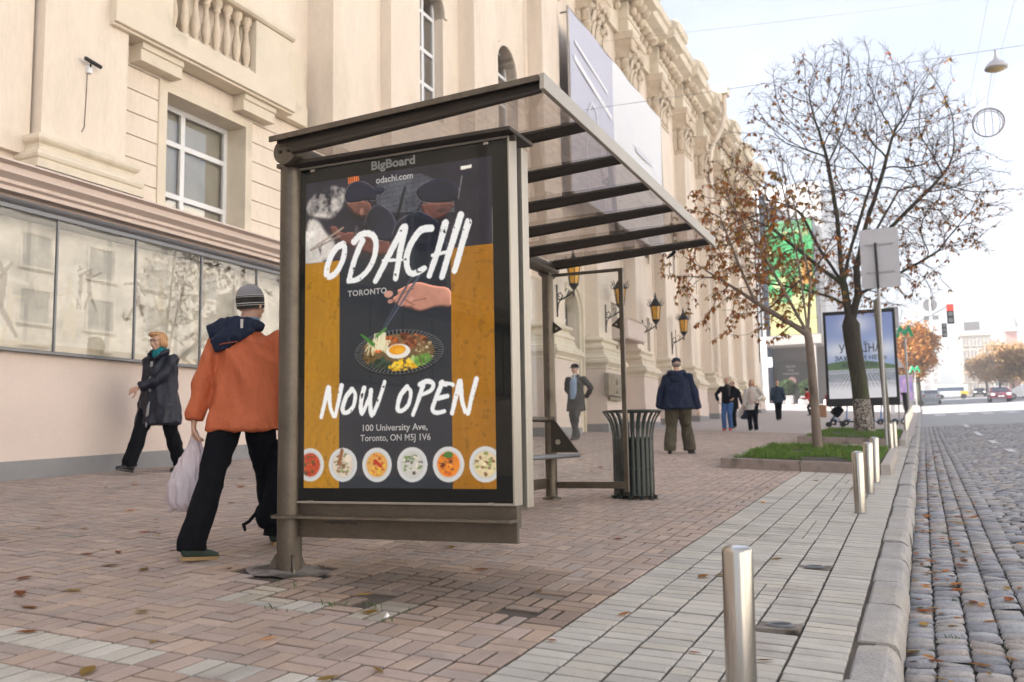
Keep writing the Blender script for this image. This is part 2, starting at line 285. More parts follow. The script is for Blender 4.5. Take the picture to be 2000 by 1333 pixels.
# --- pavers: real blocks with open joints
def pavers():
    recs = []      # cx, cy, hx, hy, r,g,b, dz
    pinks = [np.array(c) * 1.0 for c in ((.385, .300, .262), (.355, .275, .24), (.42, .325, .275), (.35, .285, .255), (.39, .295, .242))]
    greys = [np.array(c) * 1.06 for c in ((.41, .385, .35), (.435, .41, .375), (.38, .36, .33), (.43, .40, .355))]
    for ix in range(0, 40):
        for iy in range(-5, 136):
            x1 = -1.545 - ix * .2; x0 = x1 - .2; y0 = 2.98 + iy * .2; y1 = y0 + .2
            if y1 < 2.0 or y0 > 30 or x1 < -9.45 or x1 < -1.35 * y0 - .5: continue
            xm = (x0 + x1) / 2; ym = (y0 + y1) / 2
            band = iy == -1 or iy == -3
            grey = band or (abs(xm + 2.75) < .5 and abs(ym - 3.93) < .16 and noise.noise((xm * 3, ym * 3, 0)) > -.1)
            along = (ix + iy) % 2 == 0
            if band: along = True
            for k in (0, 1):
                if along: c = (x0 + .05 + .1 * k, ym, .05, .1)
                else: c = (xm, y0 + .05 + .1 * k, .1, .05)
                if math.hypot(c[0] + 3.455, c[1] - 4.57) < .25: continue
                d = math.hypot((c[0] + 2.2) / .55, (c[1] - 4.15) / .22)
                if d < 1 and random.random() < .16: continue
                col = random.choice(greys if grey and random.random() < .85 else pinks) * random.uniform(.91, 1.07)
                t = min(1, max(0, (c[0] + 3) / 1.2)); col = col * (1 + .05 * t * np.array([0, .01, .05]))
                if noise.noise((c[0] * .6, c[1] * .6, 9)) > .28: col = col * .93
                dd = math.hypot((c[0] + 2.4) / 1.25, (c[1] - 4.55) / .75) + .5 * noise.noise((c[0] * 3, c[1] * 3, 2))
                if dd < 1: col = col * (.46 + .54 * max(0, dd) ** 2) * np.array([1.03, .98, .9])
                gap = .0038 + (.011 if math.hypot((c[0] + 2.6) / .95, (c[1] - 4.35) / .55) < 1 else 0) * random.random() + .002 * random.random()
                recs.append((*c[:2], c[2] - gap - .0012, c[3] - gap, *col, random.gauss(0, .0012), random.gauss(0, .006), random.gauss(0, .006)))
    # grey strips near the kerb
    for k in range(6):
        x0 = -1.54 + .2 * k
        for iy in range(0, 290):
            y0 = 1.9 + iy * .1; ym = y0 + .05
            if 29.9 < y0: continue
            if k < 5: xa, xb = x0, x0 + .2
            else: xa, xb = -.54, float(xk(ym)) - .185
            if xa > -2.7 and 13.8 < ym < 19.6 and xb < -.3: pass
            if any(abs(ym - h) < .09 and k == 4 for h in (4.54, 6.15)): continue
            if k == 3 and noise.noise((0, ym * .7, 5)) > .1:      # some cut stones: two narrow halves
                for a, b in ((xa, xa + .1), (xa + .1, xb)):
                    recs.append(((a + b) / 2, ym, (b - a) / 2 - .003, .05 - .0045, *(random.choice(greys) * random.uniform(.90, 1.07)), random.gauss(0, .001), random.gauss(0, .006), random.gauss(0, .006)))
                continue
            gap = .003 + .002 * random.random()
            recs.append(((xa + xb) / 2, ym, (xb - xa) / 2 - gap - (.003 if k in (1, 3, 5) else 0), (.05 - .0042 - .002 * random.random()), *(random.choice(greys) * random.uniform(.90, 1.07)), random.gauss(0, .001), random.gauss(0, .006), random.gauss(0, .006)))
    A = np.array(recs); n = len(A)
    cx, cy, hx, hy = A[:, 0], A[:, 1], A[:, 2], A[:, 3]
    sx = np.array([-1, 1, 1, -1]); sy = np.array([-1, -1, 1, 1]); b = .0045
    V = np.zeros((n, 12, 3))
    for ring, (ins, dz) in enumerate(((b, 0), (0, -.0045), (0, -.03))):
        for q in range(4):
            x = cx + sx[q] * (hx - ins) + rng.normal(0, .0008, n); y = cy + sy[q] * (hy - ins) + rng.normal(0, .0008, n)
            V[:, ring * 4 + q, 0] = x; V[:, ring * 4 + q, 1] = y
            V[:, ring * 4 + q, 2] = gz(cx, cy) + .0373 * (y - cy) - .0484 * (x - cx) + dz + A[:, 7] + A[:, 8] * (x - cx) + A[:, 9] * (y - cy)
    F0 = [(0, 1, 2, 3)] + [(a, 4 + a, 4 + (a + 1) % 4, (a + 1) % 4)[::1] for a in range(4)] + [(4 + a, 8 + a, 8 + (a + 1) % 4, 4 + (a + 1) % 4) for a in range(4)]
    F = (np.array(F0)[None] + 12 * np.arange(n)[:, None, None]).reshape(-1, 4)
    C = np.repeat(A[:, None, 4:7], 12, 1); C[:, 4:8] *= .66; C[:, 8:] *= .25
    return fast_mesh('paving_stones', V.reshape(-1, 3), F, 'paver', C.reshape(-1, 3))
MT['paver'] = pmat('concrete pavers', None, .78, var=.09, vscale=3, fine=.13, fscale=160, bump=.35, bscale=170, bdist=.003, attr='Col', col2=(.20, .165, .15), c2pos=(.60, .84), c2scale=2.4, spots=.4)
tag(pavers(), kind='structure')
# --- granite kerb in separate stones
def kerb():
    mb = MB(); y = 1.2
    while y < 120:
        ln = random.uniform(.62, .98) if y < 40 else 3; nseg = 6 if y < 25 else 2
        xo = random.gauss(0, .006); zo = random.gauss(0, .006); wob = random.random() * 50; w = .185
        prof = [(-w, -.1), (-w + .004, -.008), (-w + .016, 0), (-.055, .002), (-.03, -.006), (-.012, -.03), (0, -.075), (.004, -.2)]
        P = len(prof); vs = []
        for i in range(nseg + 1):
            yy = y + .006 + (ln - .012) * i / nseg; e = .006 if i in (0, nseg) else 0
            for px, pz in prof:
                nn = noise.noise((yy * 4 + wob, px * 20, pz * 9)) * .016
                xx = float(xk(yy)) + px + xo + (nn if px > -.1 else nn * .3); zz = float(gz(xk(yy) - .1, yy)) - .0484 * (px + .1) + pz + zo + nn * .35 - (e if pz > -.03 else 0)
                vs.append((xx, yy, zz))
        mb.add(vs, [(i * P + j, i * P + j + 1, (i + 1) * P + j + 1, (i + 1) * P + j)[::-1] for i in range(nseg) for j in range(P - 1)], 0, y < 25 and False)
        mb.add(vs[:P], [tuple(range(P))]); mb.add(vs[-P:], [tuple(range(P - 1, -1, -1))])
        y += ln
    return mb.build('kerb', 'kerbstone')
MT['kerbstone'] = pmat('granite kerb', (.33, .315, .305), .8, var=.2, vscale=4, fine=.22, fscale=140, bump=.6, bscale=45, bdist=.012, col2=(.38, .34, .295), c2pos=(.5, .75), c2scale=2.2)
tag(kerb(), kind='structure')
# --- cobbled road: real setts near, sheet far
MT['road_bed'] = pmat('sett joints', (.05, .042, .036), .95, var=.4, vscale=8, bump=.5, bscale=50, col2=(.04, .05, .02), c2pos=(.58, .68), c2scale=1.5)
sheet('road_bed', lambda y: xk(y) + .001, lambda y: 12, [0, 2, 4, 6, 8, 10, 12, 14, 16, 18, 20, 22, 24, 26, 28, 30, 32, 34, 36, 38, 40, 42, 44], None, 60, 0, -.026, 'road_bed')
def road_sheet(name, y0, y1, mat):
    V = []; ys = [y for y in YS if y0 <= y <= y1]; xs = np.concatenate([[0.0], np.linspace(.4, 30, 30)])
    for y in ys:
        x = xs + xk(y) + .002; V.append(np.stack([x, np.full(len(xs), y), gz(x, y)], 1))
    k = len(xs); i = np.arange((len(ys) - 1) * k).reshape(-1, k)[:, :-1].ravel()
    return tag(fast_mesh(name, np.concatenate(V), np.stack([i, i + 1, i + k + 1, i + k], 1), mat, smooth=True), kind='structure')
MT['road_far'] = pmat('far cobbles', (.29, .285, .295), .6, var=.16, vscale=2.5, fine=.15, fscale=7, bump=.5, bscale=8, bdist=.03, stretch=(.7, 2.0, 1))
road_sheet('road', 42, 700, 'road_far'); road_sheet('road_behind', -60, 2, 'road_far')
def setts():
    recs = []
    iy0 = 2.2
    cols = [(.26, .255, .27), (.29, .28, .28), (.33, .305, .29), (.215, .22, .245), (.30, .305, .325), (.35, .31, .285)]
    x = .004; widths = [.135, .15, .15, .148, .15]
    for w in widths:
        y = 2.2 + random.random() * .1
        while y < 43.5:
            d = random.uniform(.085, .125); recs.append((x + w / 2, y + d / 2, w / 2 - .0035, d / 2 - .0075, 1)); y += d
        x += w
    y = 2.2
    while y < 43.5:
        d = random.uniform(.095, .125); xx = x + random.uniform(-.07, .03); xmax = .15 * y + 1.2
        while xx < xmax:
            w = random.uniform(.12, .19); recs.append((xx + w / 2, y + d / 2 + random.gauss(0, .006), w / 2 - .005, d / 2 - .0075, 0)); xx += w
        y += d
    A = np.array(recs); n = len(A)
    u = np.array([-1, -.84, 0, .84, 1.]); U, Vv = np.meshgrid(u, u, indexing='ij'); U = U.ravel(); Vv = Vv.ravel()
    edge = np.maximum(np.abs(U), np.abs(Vv)); cor = np.abs(U * Vv)
    h = np.where(edge > .9, -.018, np.where(edge > .5, -.003, 0)) - .002 * cor - .001 * (np.abs(Vv) > .5)
    sk = 1 - .07 * (cor > .9)
    cx = A[:, 0] + np.asarray(xk(A[:, 1])); cy = A[:, 1]
    X = cx[:, None] + A[:, 2:3] * U * sk * (1 + rng.normal(0, .035, (n, 25))); Y = cy[:, None] + A[:, 3:4] * Vv * sk * (1 + rng.normal(0, .045, (n, 25)))
    tilt = rng.normal(0, .045, (n, 2))
    Z = gz(np.maximum(X, xk(Y) + 1e-3), Y) + h + rng.normal(0, .0022, (n, 25)) + rng.normal(0, .0045, (n, 1)) + tilt[:, :1] * (X - cx[:, None]) + tilt[:, 1:] * (Y - cy[:, None])
    Z += .006 * np.sin(cy * 1.3)[:, None]
    V = np.stack([X, Y, Z], 2); F0 = [(i * 5 + j, (i + 1) * 5 + j, (i + 1) * 5 + j + 1, i * 5 + j + 1) for i in range(4) for j in range(4)]
    F = (np.array(F0)[None] + 25 * np.arange(n)[:, None, None]).reshape(-1, 4)
    c = np.array(cols)[rng.integers(0, len(cols), n)] * rng.uniform(.82, 1.15, (n, 1)); C = np.repeat(c[:, None], 25, 1); C[:, h < -.02] *= .6
    return fast_mesh('road_setts', V.reshape(-1, 3), F, 'sett', C.reshape(-1, 3), smooth=True)
MT['sett'] = pmat('granite setts', None, .55, var=.14, vscale=6, fine=.2, fscale=90, bump=.55, bscale=70, bdist=.008, attr='Col')
tag(setts(), kind='structure')
# --- broken patch of concrete at the shelter post and empty bollard sockets
mb = MB()
for (cx, cy, rx, ry, n) in ((-3.46, 4.56, .27, .20, 22),):
    ring = [(cx + rx * (1 + .25 * noise.noise((i * .9, 2, 0))) * math.cos(2 * math.pi * i / n), cy + ry * (1 + .3 * noise.noise((i * .9, 7, 0))) * math.sin(2 * math.pi * i / n)) for i in range(n)]
    vs = [(x, y, g(x, y) + .001) for x, y in ring] + [(cx + (x - cx) * .6, cy + (y - cy) * .6, g(x, y) + .012) for x, y in ring]
    mb.add(vs, [(i, (i + 1) % n, n + (i + 1) % n, n + i) for i in range(n)] + [tuple(range(n, 2 * n))], 0, True)
MT['concrete'] = pmat('broken concrete', (.25, .22, .20), .9, var=.3, vscale=12, bump=.7, bscale=50, bdist=.02, col2=(.06, .05, .04), c2pos=(.45, .6), c2scale=6)
tag(mb.build('concrete_patch', 'concrete'), kind='structure')
for i, (hx, hy) in enumerate(((-.64, 4.55), (-.64, 6.15))):
    mb = MB(); z = g(hx, hy); n = 18
    mb.box(hx - .10, hx + .095, hy - .095, hy + .095, z - .02, z + .001)
    ro = [(hx + .066 * math.cos(2 * math.pi * k / n), hy + .05 * math.sin(2 * math.pi * k / n)) for k in range(n)]
    vs = [(x, y, z + .004) for x, y in ro] + [(hx + (x - hx) * .8, hy + (y - hy) * .8, z + .012) for x, y in ro] + [(hx + (x - hx) * .72, hy + (y - hy) * .72, z + .004) for x, y in ro]
    mb.add(vs, [(a + k, a + (k + 1) % n, a + n + (k + 1) % n, a + n + k) for a in (0, n) for k in range(n)], 1, True)
    mb.add([(hx + (x - hx) * .72, hy + (y - hy) * .72, z + .0045) for x, y in ro], [tuple(range(n))], 2)
    tag(mb.build('bollard_socket', ['concrete', 'frame_grey', 'black']), ['round metal socket of a missing bollard, the nearer of the two', 'round metal socket of a missing bollard, the farther of the two'][i], 'bollard socket', 'empty bollard sockets')
# --- bollards
def bollard():
    t = thing('bollard', (0, 0, 0), 'x', 'bollard', 'stainless steel bollards along the kerb')
    r = .052
    MB().lathe((0, 0, 0), [(r, -.05), (r, .545), (r - .004, .556), (r - .012, .562)], 28).build('post', 'steel', t, False)
    MB().lathe((0, 0, 0), [(r - .012, .560), (r - .02, .5655), (.004, .568)], 28).build('cap', 'steel_top', t, False)
    MB().lathe((0, 0, 0), [(r + .006, -.03), (r + .005, .006), (r + .001, .008)], 24).build('collar', 'frame_grey', t, False)
    return t
B0 = bollard(); first = True
BL = [(-.59, 3.23, 'nearest steel bollard, cut off by the bottom edge of the picture'), (-.52, 9.14, 'steel bollard, frontmost of the three in front of the grass bed'), (-.52, 10.97, 'steel bollard, middle one of the three in front of the grass bed'),
      (-.51, 12.46, 'steel bollard, rearmost of the three, touching the corner of the near grass bed'), (-.52, 20.9, 'steel bollard just right of the grey sign pole'), (-.47, 22.3, 'steel bollard beside the foot of the olive leaning pole')]
for i, y in enumerate(np.arange(33.6, 57, 1.9)):
    BL.append((float(xk(y)) - .42, float(y), None))
for i, (x, y, lab) in enumerate(BL):
    b = B0 if first else copy_tree(B0); first = False; b.location = (x, y, g(x, y)); b.rotation_euler = (R(random.gauss(0, .7)), R(random.gauss(0, .7)), random.random() * 6)
    b['label'] = lab or 'steel bollard in the far row between the second tree bed and the crossing'
    if lab is None: b['group'] = 'far row of steel bollards'; 
# ============================================================ BUILDING (left)
PX = -9.4
bl = thing('theatre_building', (PX, 20, 1.2), 'long cream classical building with giant pilasters, balcony and display windows on the left', 'building')
# --- near block: plinth, pink base wall, display case, cornice
def follow_wall(x0, x1, y0, y1, dzlow, top, mats, name, n=40, follow_top=False):
    mb = MB(); ys = np.linspace(y0, y1, n)
    vs = []
    for y in ys:
        zl = g(x1, y) + dzlow; zt = (g(x1, y) + top) if follow_top else top
        vs += [(x1, y, zl), (x1, y, zt), (x0, y, zt), (x0, y, zl)]
    fs = [(4 * i + j, 4 * (i + 1) + j, 4 * (i + 1) + (j + 1) % 4, 4 * i + (j + 1) % 4)[::-1] for i in range(n - 1) for j in range(4)]
    mb.add(vs, fs + [(3, 2, 1, 0), tuple(4 * (n - 1) + j for j in range(4))]); return mb.build(name, mats, bl)
follow_wall(-9.75, -9.378, -30, 12.9, -.12, .215, 'plinth', 'plinth', follow_top=True)
follow_wall(-9.8, PX, -30, 12.88, .18, 2.185, 'pink', 'base_wall')
mb = MB(); mb.box(-9.8, -9.415, -30, 12.88, 3.86, 4.0); mb.prism_y([(-9.8, 4.0), (-9.27, 4.0), (-9.27, 4.05), (-9.22, 4.07), (-9.22, 4.11), (-9.12, 4.16), (-9.12, 4.24), (-9.03, 4.262), (-9.03, 4.285), (-9.8, 4.31)], -30, 12.9)
mb.build('string_course', 'pink', bl)
# display case
mb = MB()
mb.box(-9.8, -9.26, -30, 12.88, 3.80, 3.852); mb.prism_y([(-9.8, 3.854), (-9.24, 3.854), (-9.22, 3.88), (-9.24, 3.915), (-9.8, 3.925)], -30, 12.9, 0)
mb.box(-9.8, -9.31, -30, 12.88, 2.187, 2.222)
dc = mb.build('display_case', 'frame_grey', bl)
ys = [-6 + 1.215 * i for i in range(-14, 17)]
yl = [7.766 - .0 + 1.215 * k for k in range(-20, 5)]
for y in yl: MB().box(-9.315, -9.285, y - .012, y + .012, 2.222, 3.80).build('mullion', 'frame_grey', dc)
mb = MB(); mb.add([(-9.3, -30, 2.222), (-9.3, 12.87, 2.222), (-9.3, 12.87, 3.8), (-9.3, -30, 3.8)], [(0, 1, 2, 3)])
mb.build('pane', 'glass_case', dc)
# backing board printed with pale stage figures
def pale_board():
    ny, nz = 620, 110; y = np.linspace(4.2, 12.86, ny); z = np.linspace(2.23, 3.79, nz); Yg, Zg = np.meshgrid(y, z, indexing='ij')
    C = np.ones((ny, nz, 3)) * np.array([.80, .75, .67])
    n1 = np.array([[noise.fractal((a * 1.8, b * 2.2, 4), 1, 2, 5) for b in z] for a in y]); C *= (1 + .5 * n1)[..., None]
    r2 = random.Random(5)
    for k in range(7):      # panels of slightly different tone
        a = 4.2 + k * 1.215; m = (Yg > a + .08) & (Yg < a + 1.12) & (Zg > 2.42); C[m] *= r2.uniform(.75, 1.1)
        C[(np.abs(Yg - a - 1.0) < .03)] = (.62, .58, .52)
    def limb(p, q, w, c):
        d = np.array(q) - np.array(p); L = max((d ** 2).sum(), 1e-6); t = np.clip(((Yg - p[0]) * d[0] + (Zg - p[1]) * d[1]) / L, 0, 1)
        m = np.hypot(Yg - p[0] - t * d[0], Zg - p[1] - t * d[1]) < w * (1 - .35 * t); C[m] = C[m] * .25 + np.array(c) * .75
    for k in range(26):
        a = r2.uniform(4.3, 12.8); b = r2.choice([2.62, 2.75, 3.05, 3.25]); s = r2.uniform(.6, 1.25); c = np.array(r2.choice([(.86, .80, .70), (.80, .72, .58), (.88, .84, .78), (.34, .28, .22)]))
        limb((a, b), (a + r2.uniform(-.06, .06), b + .3 * s), .055 * s, c); limb((a, b + .36 * s), (a, b + .40 * s), .04 * s, c)
        for q in (-1, 1):
            limb((a, b + .27 * s), (a + q * r2.uniform(.1, .28) * s, b + r2.uniform(.1, .5) * s), .025 * s, c); limb((a, b), (a + q * r2.uniform(.03, .22) * s, b - .3 * s), .034 * s, c)
        if r2.random() < .4: limb((a, b), (a + .02, b - .22 * s), .13 * s, c)
    V = np.stack([np.full(ny * nz, -9.62), Yg.ravel(), Zg.ravel()], 1); i = (np.arange(ny - 1)[:, None] * nz + np.arange(nz - 1)).ravel()
    F = np.stack([i, i + nz, i + nz + 1, i + 1], 1)
    return fast_mesh('backing_board', V, F, 'board', C.reshape(-1, 3), parent=dc)
MT['board'] = attr_mat('printed board', rough=.7)
pale_board()
mb = MB(); mb.box(-9.8, -9.66, -30, 12.87, 2.19, 3.82); mb.box(-9.79, -9.33, -30, 12.87, 2.224, 2.30); mb.build('case_interior', 'trim', dc)
# --- upper wall of near block, in rusticated courses with real joints
def courses(mb, x, y0, y1, z0, z1, h=.315, gap=.011, depth=.03, holes=(), base=-9.9):
    z = z0
    while z < z1 - .02:
        zt = min(z + h, z1)
        segs = [(y0, y1)]
        for (a, b, c, d) in holes:
            if zt - .02 > c and z + .02 < d:
                ns = []
                for s0, s1 in segs:
                    if b <= s0 or a >= s1: ns.append((s0, s1)); continue
                    if a > s0: ns.append((s0, a))
                    if b < s1: ns.append((b, s1))
                segs = ns
        for s0, s1 in segs: mb.prism_y([(base, z + gap / 2), (x - .008, z + gap / 2), (x, z + gap / 2 + .008), (x, zt - gap / 2 - .008), (x - .008, zt - gap / 2), (base, zt - gap / 2)], s0, s1)
        z += h
mb = MB(); XW = -9.45
courses(mb, XW, 8.70, 12.88, 4.312, 6.49, holes=[(9.45, 11.42, 4.2, 6.20)])
courses(mb, XW, -30, 7.40, 4.312, 9.5, h=.33, holes=[(-1, 0.8, 4.2, 6.2), (-9, -7.2, 4.2, 6.2)])
for (a, b, c, d) in ((8.7, 9.45, 4.31, 6.49), (11.42, 12.86, 4.31, 6.49), (9.45, 11.42, 6.2, 6.49), (-30, -9, 4.3, 9.5), (-7.2, -1, 4.3, 9.5), (.8, 7.4, 4.3, 9.5), (-9, -7.2, 6.2, 9.5), (-1, .8, 6.2, 9.5)): mb.box(-9.92, -9.482, a, b, c, d)
mb.box(-9.95, XW, 8.4, 12.88, 6.9, 16.2); mb.box(-9.96, -9.6, -30, 12.88, 9.5, 16.4)
mb.build('wall', 'plaster', bl)
# interior block that closes the volume
mb = MB(); mb.box(-24, -10.3, -30, 58, -1, 17.2); mb.build('core', 'plaster', bl)
# window surround and window
mb = MB()
for a, b, c, d in ((9.45, 9.60, 4.30, 6.20), (11.27, 11.42, 4.30, 6.20), (9.60, 11.27, 6.07, 6.20)): mb.box(-9.86, -9.425, a, b, c, d)
mb.box(-9.92, -9.9, 9.45, 11.42, 4.2, 6.2)
sr = mb.build('window_surround', 'trim', bl)
def window(y0, y1, z0, z1, x, cols, rows, fr=.075, name='window', parent=bl, glass='glass_win', arch=False):
    mb = MB(); mb.box(x - .05, x, y0, y0 + fr, z0, z1); mb.box(x - .05, x, y1 - fr, y1, z0, z1); mb.box(x - .05, x, y0 + fr, y1 - fr, z0, z0 + fr); mb.box(x - .05, x, y0 + fr, y1 - fr, z1 - fr, z1)
    for c in cols: yy = y0 + (y1 - y0) * c; mb.box(x - .05, x + .004, yy - fr * .55, yy + fr * .55, z0 + fr, z1 - fr)
    for r_ in rows: zz = z0 + (z1 - z0) * r_; mb.box(x - .048, x + .007, y0 + fr, y1 - fr, zz - fr * .5, zz + fr * .5)
    w = mb.build(name, 'frame_white', parent)
    MB().add([(x - .03, y0, z0), (x - .03, y1, z0), (x - .03, y1, z1), (x - .03, y0, z1)], [(0, 1, 2, 3)]) 
    m2 = MB(); m2.add([(x - .03, y0, z0), (x - .03, y1, z0), (x - .03, y1, z1), (x - .03, y0, z1)], [(0, 1, 2, 3)]); m2.build('pane', glass, w)
    m3 = MB(); m3.box(x - .5, x - .45, y0 - .2, y1 + .2, z0 - .2, z1 + .2); m3.box(x-.44, x-.2, y0-.05, y0 + .18, z0, z1, 1); m3.build('room', ['interior', 'trim'], w)
    return w
window(9.60, 11.27, 4.30, 6.07, -9.80, (.42,), (.24, .68))
window(-.9, .7, 4.3, 6.1, -9.8, (.5,), (.24, .68)); window(-8.9, -7.3, 4.3, 6.1, -9.8, (.5,), (.24, .68))
# balcony slab, brackets, parapet, balustrade
mb = MB(); mb.prism_y([(-9.9, 6.49), (-9.15, 6.49), (-9.15, 6.52), (-9.10, 6.53), (-9.10, 6.82), (-9.9, 6.84)], 8.36, 12.1); mb.prism_y([(-9.9, 6.49), (-9.30, 6.49), (-9.30, 6.83), (-9.9, 6.83)], 12.1, 12.7); mb.build('balcony_slab', 'trim', bl, bevel=.006)
for y in (8.92, 10.98): MB().prism_y([(-9.9, 6.24), (-9.24, 6.24), (-9.24, 6.40), (-9.21, 6.41), (-9.21, 6.489), (-9.9, 6.489)], y, y + .76).build('balcony_bracket', 'trim', bl, bevel=.005)
mb = MB()
mb.box(-9.50, -9.16, 8.37, 9.40, 6.84, 7.74); mb.box(-9.50, -9.16, 11.16, 12.08, 6.84, 7.74); mb.box(-9.6, -9.33, 12.09, 12.68, 6.84, 7.74)
mb.box(-9.42, -9.18, 9.41, 11.15, 6.84, 6.89)
mb.prism_y([(-9.53, 7.745), (-9.14, 7.745), (-9.10, 7.78), (-9.10, 7.86), (-9.16, 7.88), (-9.53, 7.88)], 8.36, 12.1)
mb.build('parapet', 'trim', bl, bevel=.006)
for i in range(8):
    yy = 9.52 + i * .222; rr = .075
    MB().lathe((-9.29, yy, 6.89), [(.075, 0), (.075, .05), (.045, .06), (.038, .09), (.05, .12), (.062, .2), (.07, .29), (.062, .38), (.042, .5), (.035, .6), (.038, .66), (.06, .68), (.06, .70), (.045, .72), (.08, .76), (.085, .80), (.085, .855)], 12).build('baluster', 'carved', bl)
window(9.95, 11.0, 6.85, 9.6, -9.5, (.5,), (.3, .7), name='balcony_door')
mb = MB(); mb.box(-9.62, -9.35, 9.75, 9.93, 6.85, 9.8); mb.box(-9.62, -9.35, 11.02, 11.2, 6.85, 9.8); mb.box(-9.62, -9.34, 9.75, 11.2, 9.8, 10.0); mb.build('door_surround', 'trim', bl)
# near pilaster with attic base
mb = MB(); mb.box(-9.9, -9.22, 7.42, 8.68, 4.78, 16.2)
mb.build('pilaster', 'plaster', bl)
def attic_base(mb, x, y0, y1, z, s=1.0, xb=-9.9, mi=0):
    """moulded base: torus, scotia, torus on a plinth, wrapped round a rectangular shaft"""
    prof = [(.20, 0), (.20, .10), (.17, .105), (.165, .13), (.19, .15), (.20, .19), (.185, .235), (.15, .255), (.12, .27), (.095, .32), (.10, .36), (.135, .385), (.15, .40), (.165, .43), (.155, .475), (.12, .50), (.045, .51), (.02, .54), (0, .58)]
    vs = []
    for o, h in prof:
        o *= s; h *= s; vs += [(xb, y0 - o, z + h), (x + o, y0 - o, z + h), (x + o, y1 + o, z + h), (xb, y1 + o, z + h)]
    k = len(prof); mb.add(vs, [(4 * i + j, 4 * i + j + 1, 4 * (i + 1) + j + 1, 4 * (i + 1) + j) for i in range(k - 1) for j in range(3)], mi, False)
mb = MB(); attic_base(mb, -9.22, 7.42, 8.68, 4.305, .85); mb.build('pilaster_base', 'trim', bl)
for yy in (-3.2, -12):
    mb = MB(); mb.box(-9.9, -9.22, yy, yy + 1.26, 4.312, 16.2); attic_base(mb, -9.22, yy, yy + 1.26, 4.305, .85); mb.build('pilaster', 'plaster', bl)
mb = MB(); mb.box(-9.55, -9.36, 6.90, 7.38, 4.5, 16.2); mb.build('pilaster_return', 'plaster', bl)
def arch(mb, ym, hw, zc, x, zt, ring=True):
    n = 14; ra, rb = hw, hw + .14
    for k in range(n):
        t0, t1 = math.pi * k / n, math.pi * (k + 1) / n
        if ring: mb.prism_x([(ym + r_ * math.cos(t), zc + r_ * math.sin(t)) for r_, t in ((ra, t0), (rb, t0), (rb, t1), (ra, t1))][::-1], x - .35, x + .06)
        mb.prism_x([(ym + ra * math.cos(t0), zc + ra * math.sin(t0)), (ym + ra * math.cos(t1), zc + ra * math.sin(t1)), (ym + hw * math.cos(t1), zt), (ym + hw * math.cos(t0), zt)][::-1], x - .35, x - .002)
# --- stepped bays between near block and the portico
mb = MB(); mb.box(-10.5, -8.905, 12.88, 14.44, .8, 16.2); mb.box(-10.5, -8.68, 14.441, 15.55, .8, 16.2); mb.box(-10.4, -9.35, 15.55, 17.9, .8, 7.2); 
mb.box(-10.4, -9.0, 15.55, 16.05, 7.2, 16.2); mb.box(-10.4, -9.0, 17.15, 17.9, .8, 16.2); arch(mb, 16.6, .55, 10.3, -9.0, 11.2); mb.box(-10.4, -9.0, 16.05, 17.15, 11.2, 16.2); mb.box(-10.4, -9.001, 16.05, 17.15, 7.2, 7.9)
mb.build('corner_bay', 'plaster', bl)
window(16.05, 17.13, 7.92, 10.9, -9.2, (.5,), (.25, .5, .78), fr=.08)
# portico: giant pilasters on pedestals
YP = [17.9, 22.1, 26.3, 30.5, 34.7, 38.9, 43.1, 47.3, 51.5, 55.7]
XF = -8.6; PW = 1.28
mb = MB(); z0 = 1.0
for i in range(len(YP)):
    a = YP[i] + PW; b = YP[i + 1] if i + 1 < len(YP) else 58.5
    ym = (a + b) / 2; hw = .62
    mb.box(-10.4, -9.05, a - .01, ym - hw, z0 - 1, 17); mb.box(-10.4, -9.05, ym + hw, b + .01, z0 - 1, 17)
    mb.box(-10.4, -9.05, ym - hw, ym + hw, 11.3, 17); mb.box(-10.4, -9.05, ym - hw, ym + hw, 5.6, 7.9)
    mb.box(-9.2, -8.99, ym - hw - .14, ym - hw - .001, 7.7, 10.42); mb.box(-9.2, -8.99, ym + hw + .001, ym + hw + .14, 7.7, 10.42)
    arch(mb, ym, hw, 10.42, -9.05, 11.3)
mb.build('bay_wall', 'plaster', bl)
for i in range(8):
    a = YP[i] + PW; b = YP[i + 1]; ym = (a + b) / 2
    window(ym - .62, ym + .62, 7.9, 11.05, -9.3, (.5,), (.28, .56, .8), fr=.08)
    if i: window(ym - .62, ym + .62, 2.2, 5.6, -9.3, (.5,), (.35, .7), fr=.08)
    else:
        pass
def ground_arch(ym, hw, zs, x, name):      # moulded arch surround in the base storey
    mb = MB(); n = 12
    for k in range(n):
        t0, t1 = math.pi * k / n, math.pi * (k + 1) / n
        for ra, rb, xx in ((hw, hw + .16, x + .08), (hw + .161, hw + .26, x + .14)):
            q = [(ym + r_ * math.cos(t), zs + r_ * math.sin(t)) for r_, t in ((ra, t0), (rb, t0), (rb, t1), (ra, t1))]; mb.prism_x(q[::-1], x - .3, xx)
    for s_ in (-1, 1):
        for ra, rb, xx in ((hw, hw + .16, x + .08), (hw + .161, hw + .26, x + .14)): mb.box(x - .3, xx, ym + s_ * ra, ym + s_ * rb, 1, zs)
    return mb.build(name, 'trim', bl)
ground_arch(24.85, .62, 4.75, -9.0, 'door_arch'); ground_arch(20.64, .62, 4.75, -9.0, 'door_arch')
mb = MB(); mb.box(-9.35, -9.3, 24.2, 25.5, 1, 5.6); mb.build('dark_doorway', 'interior', bl)
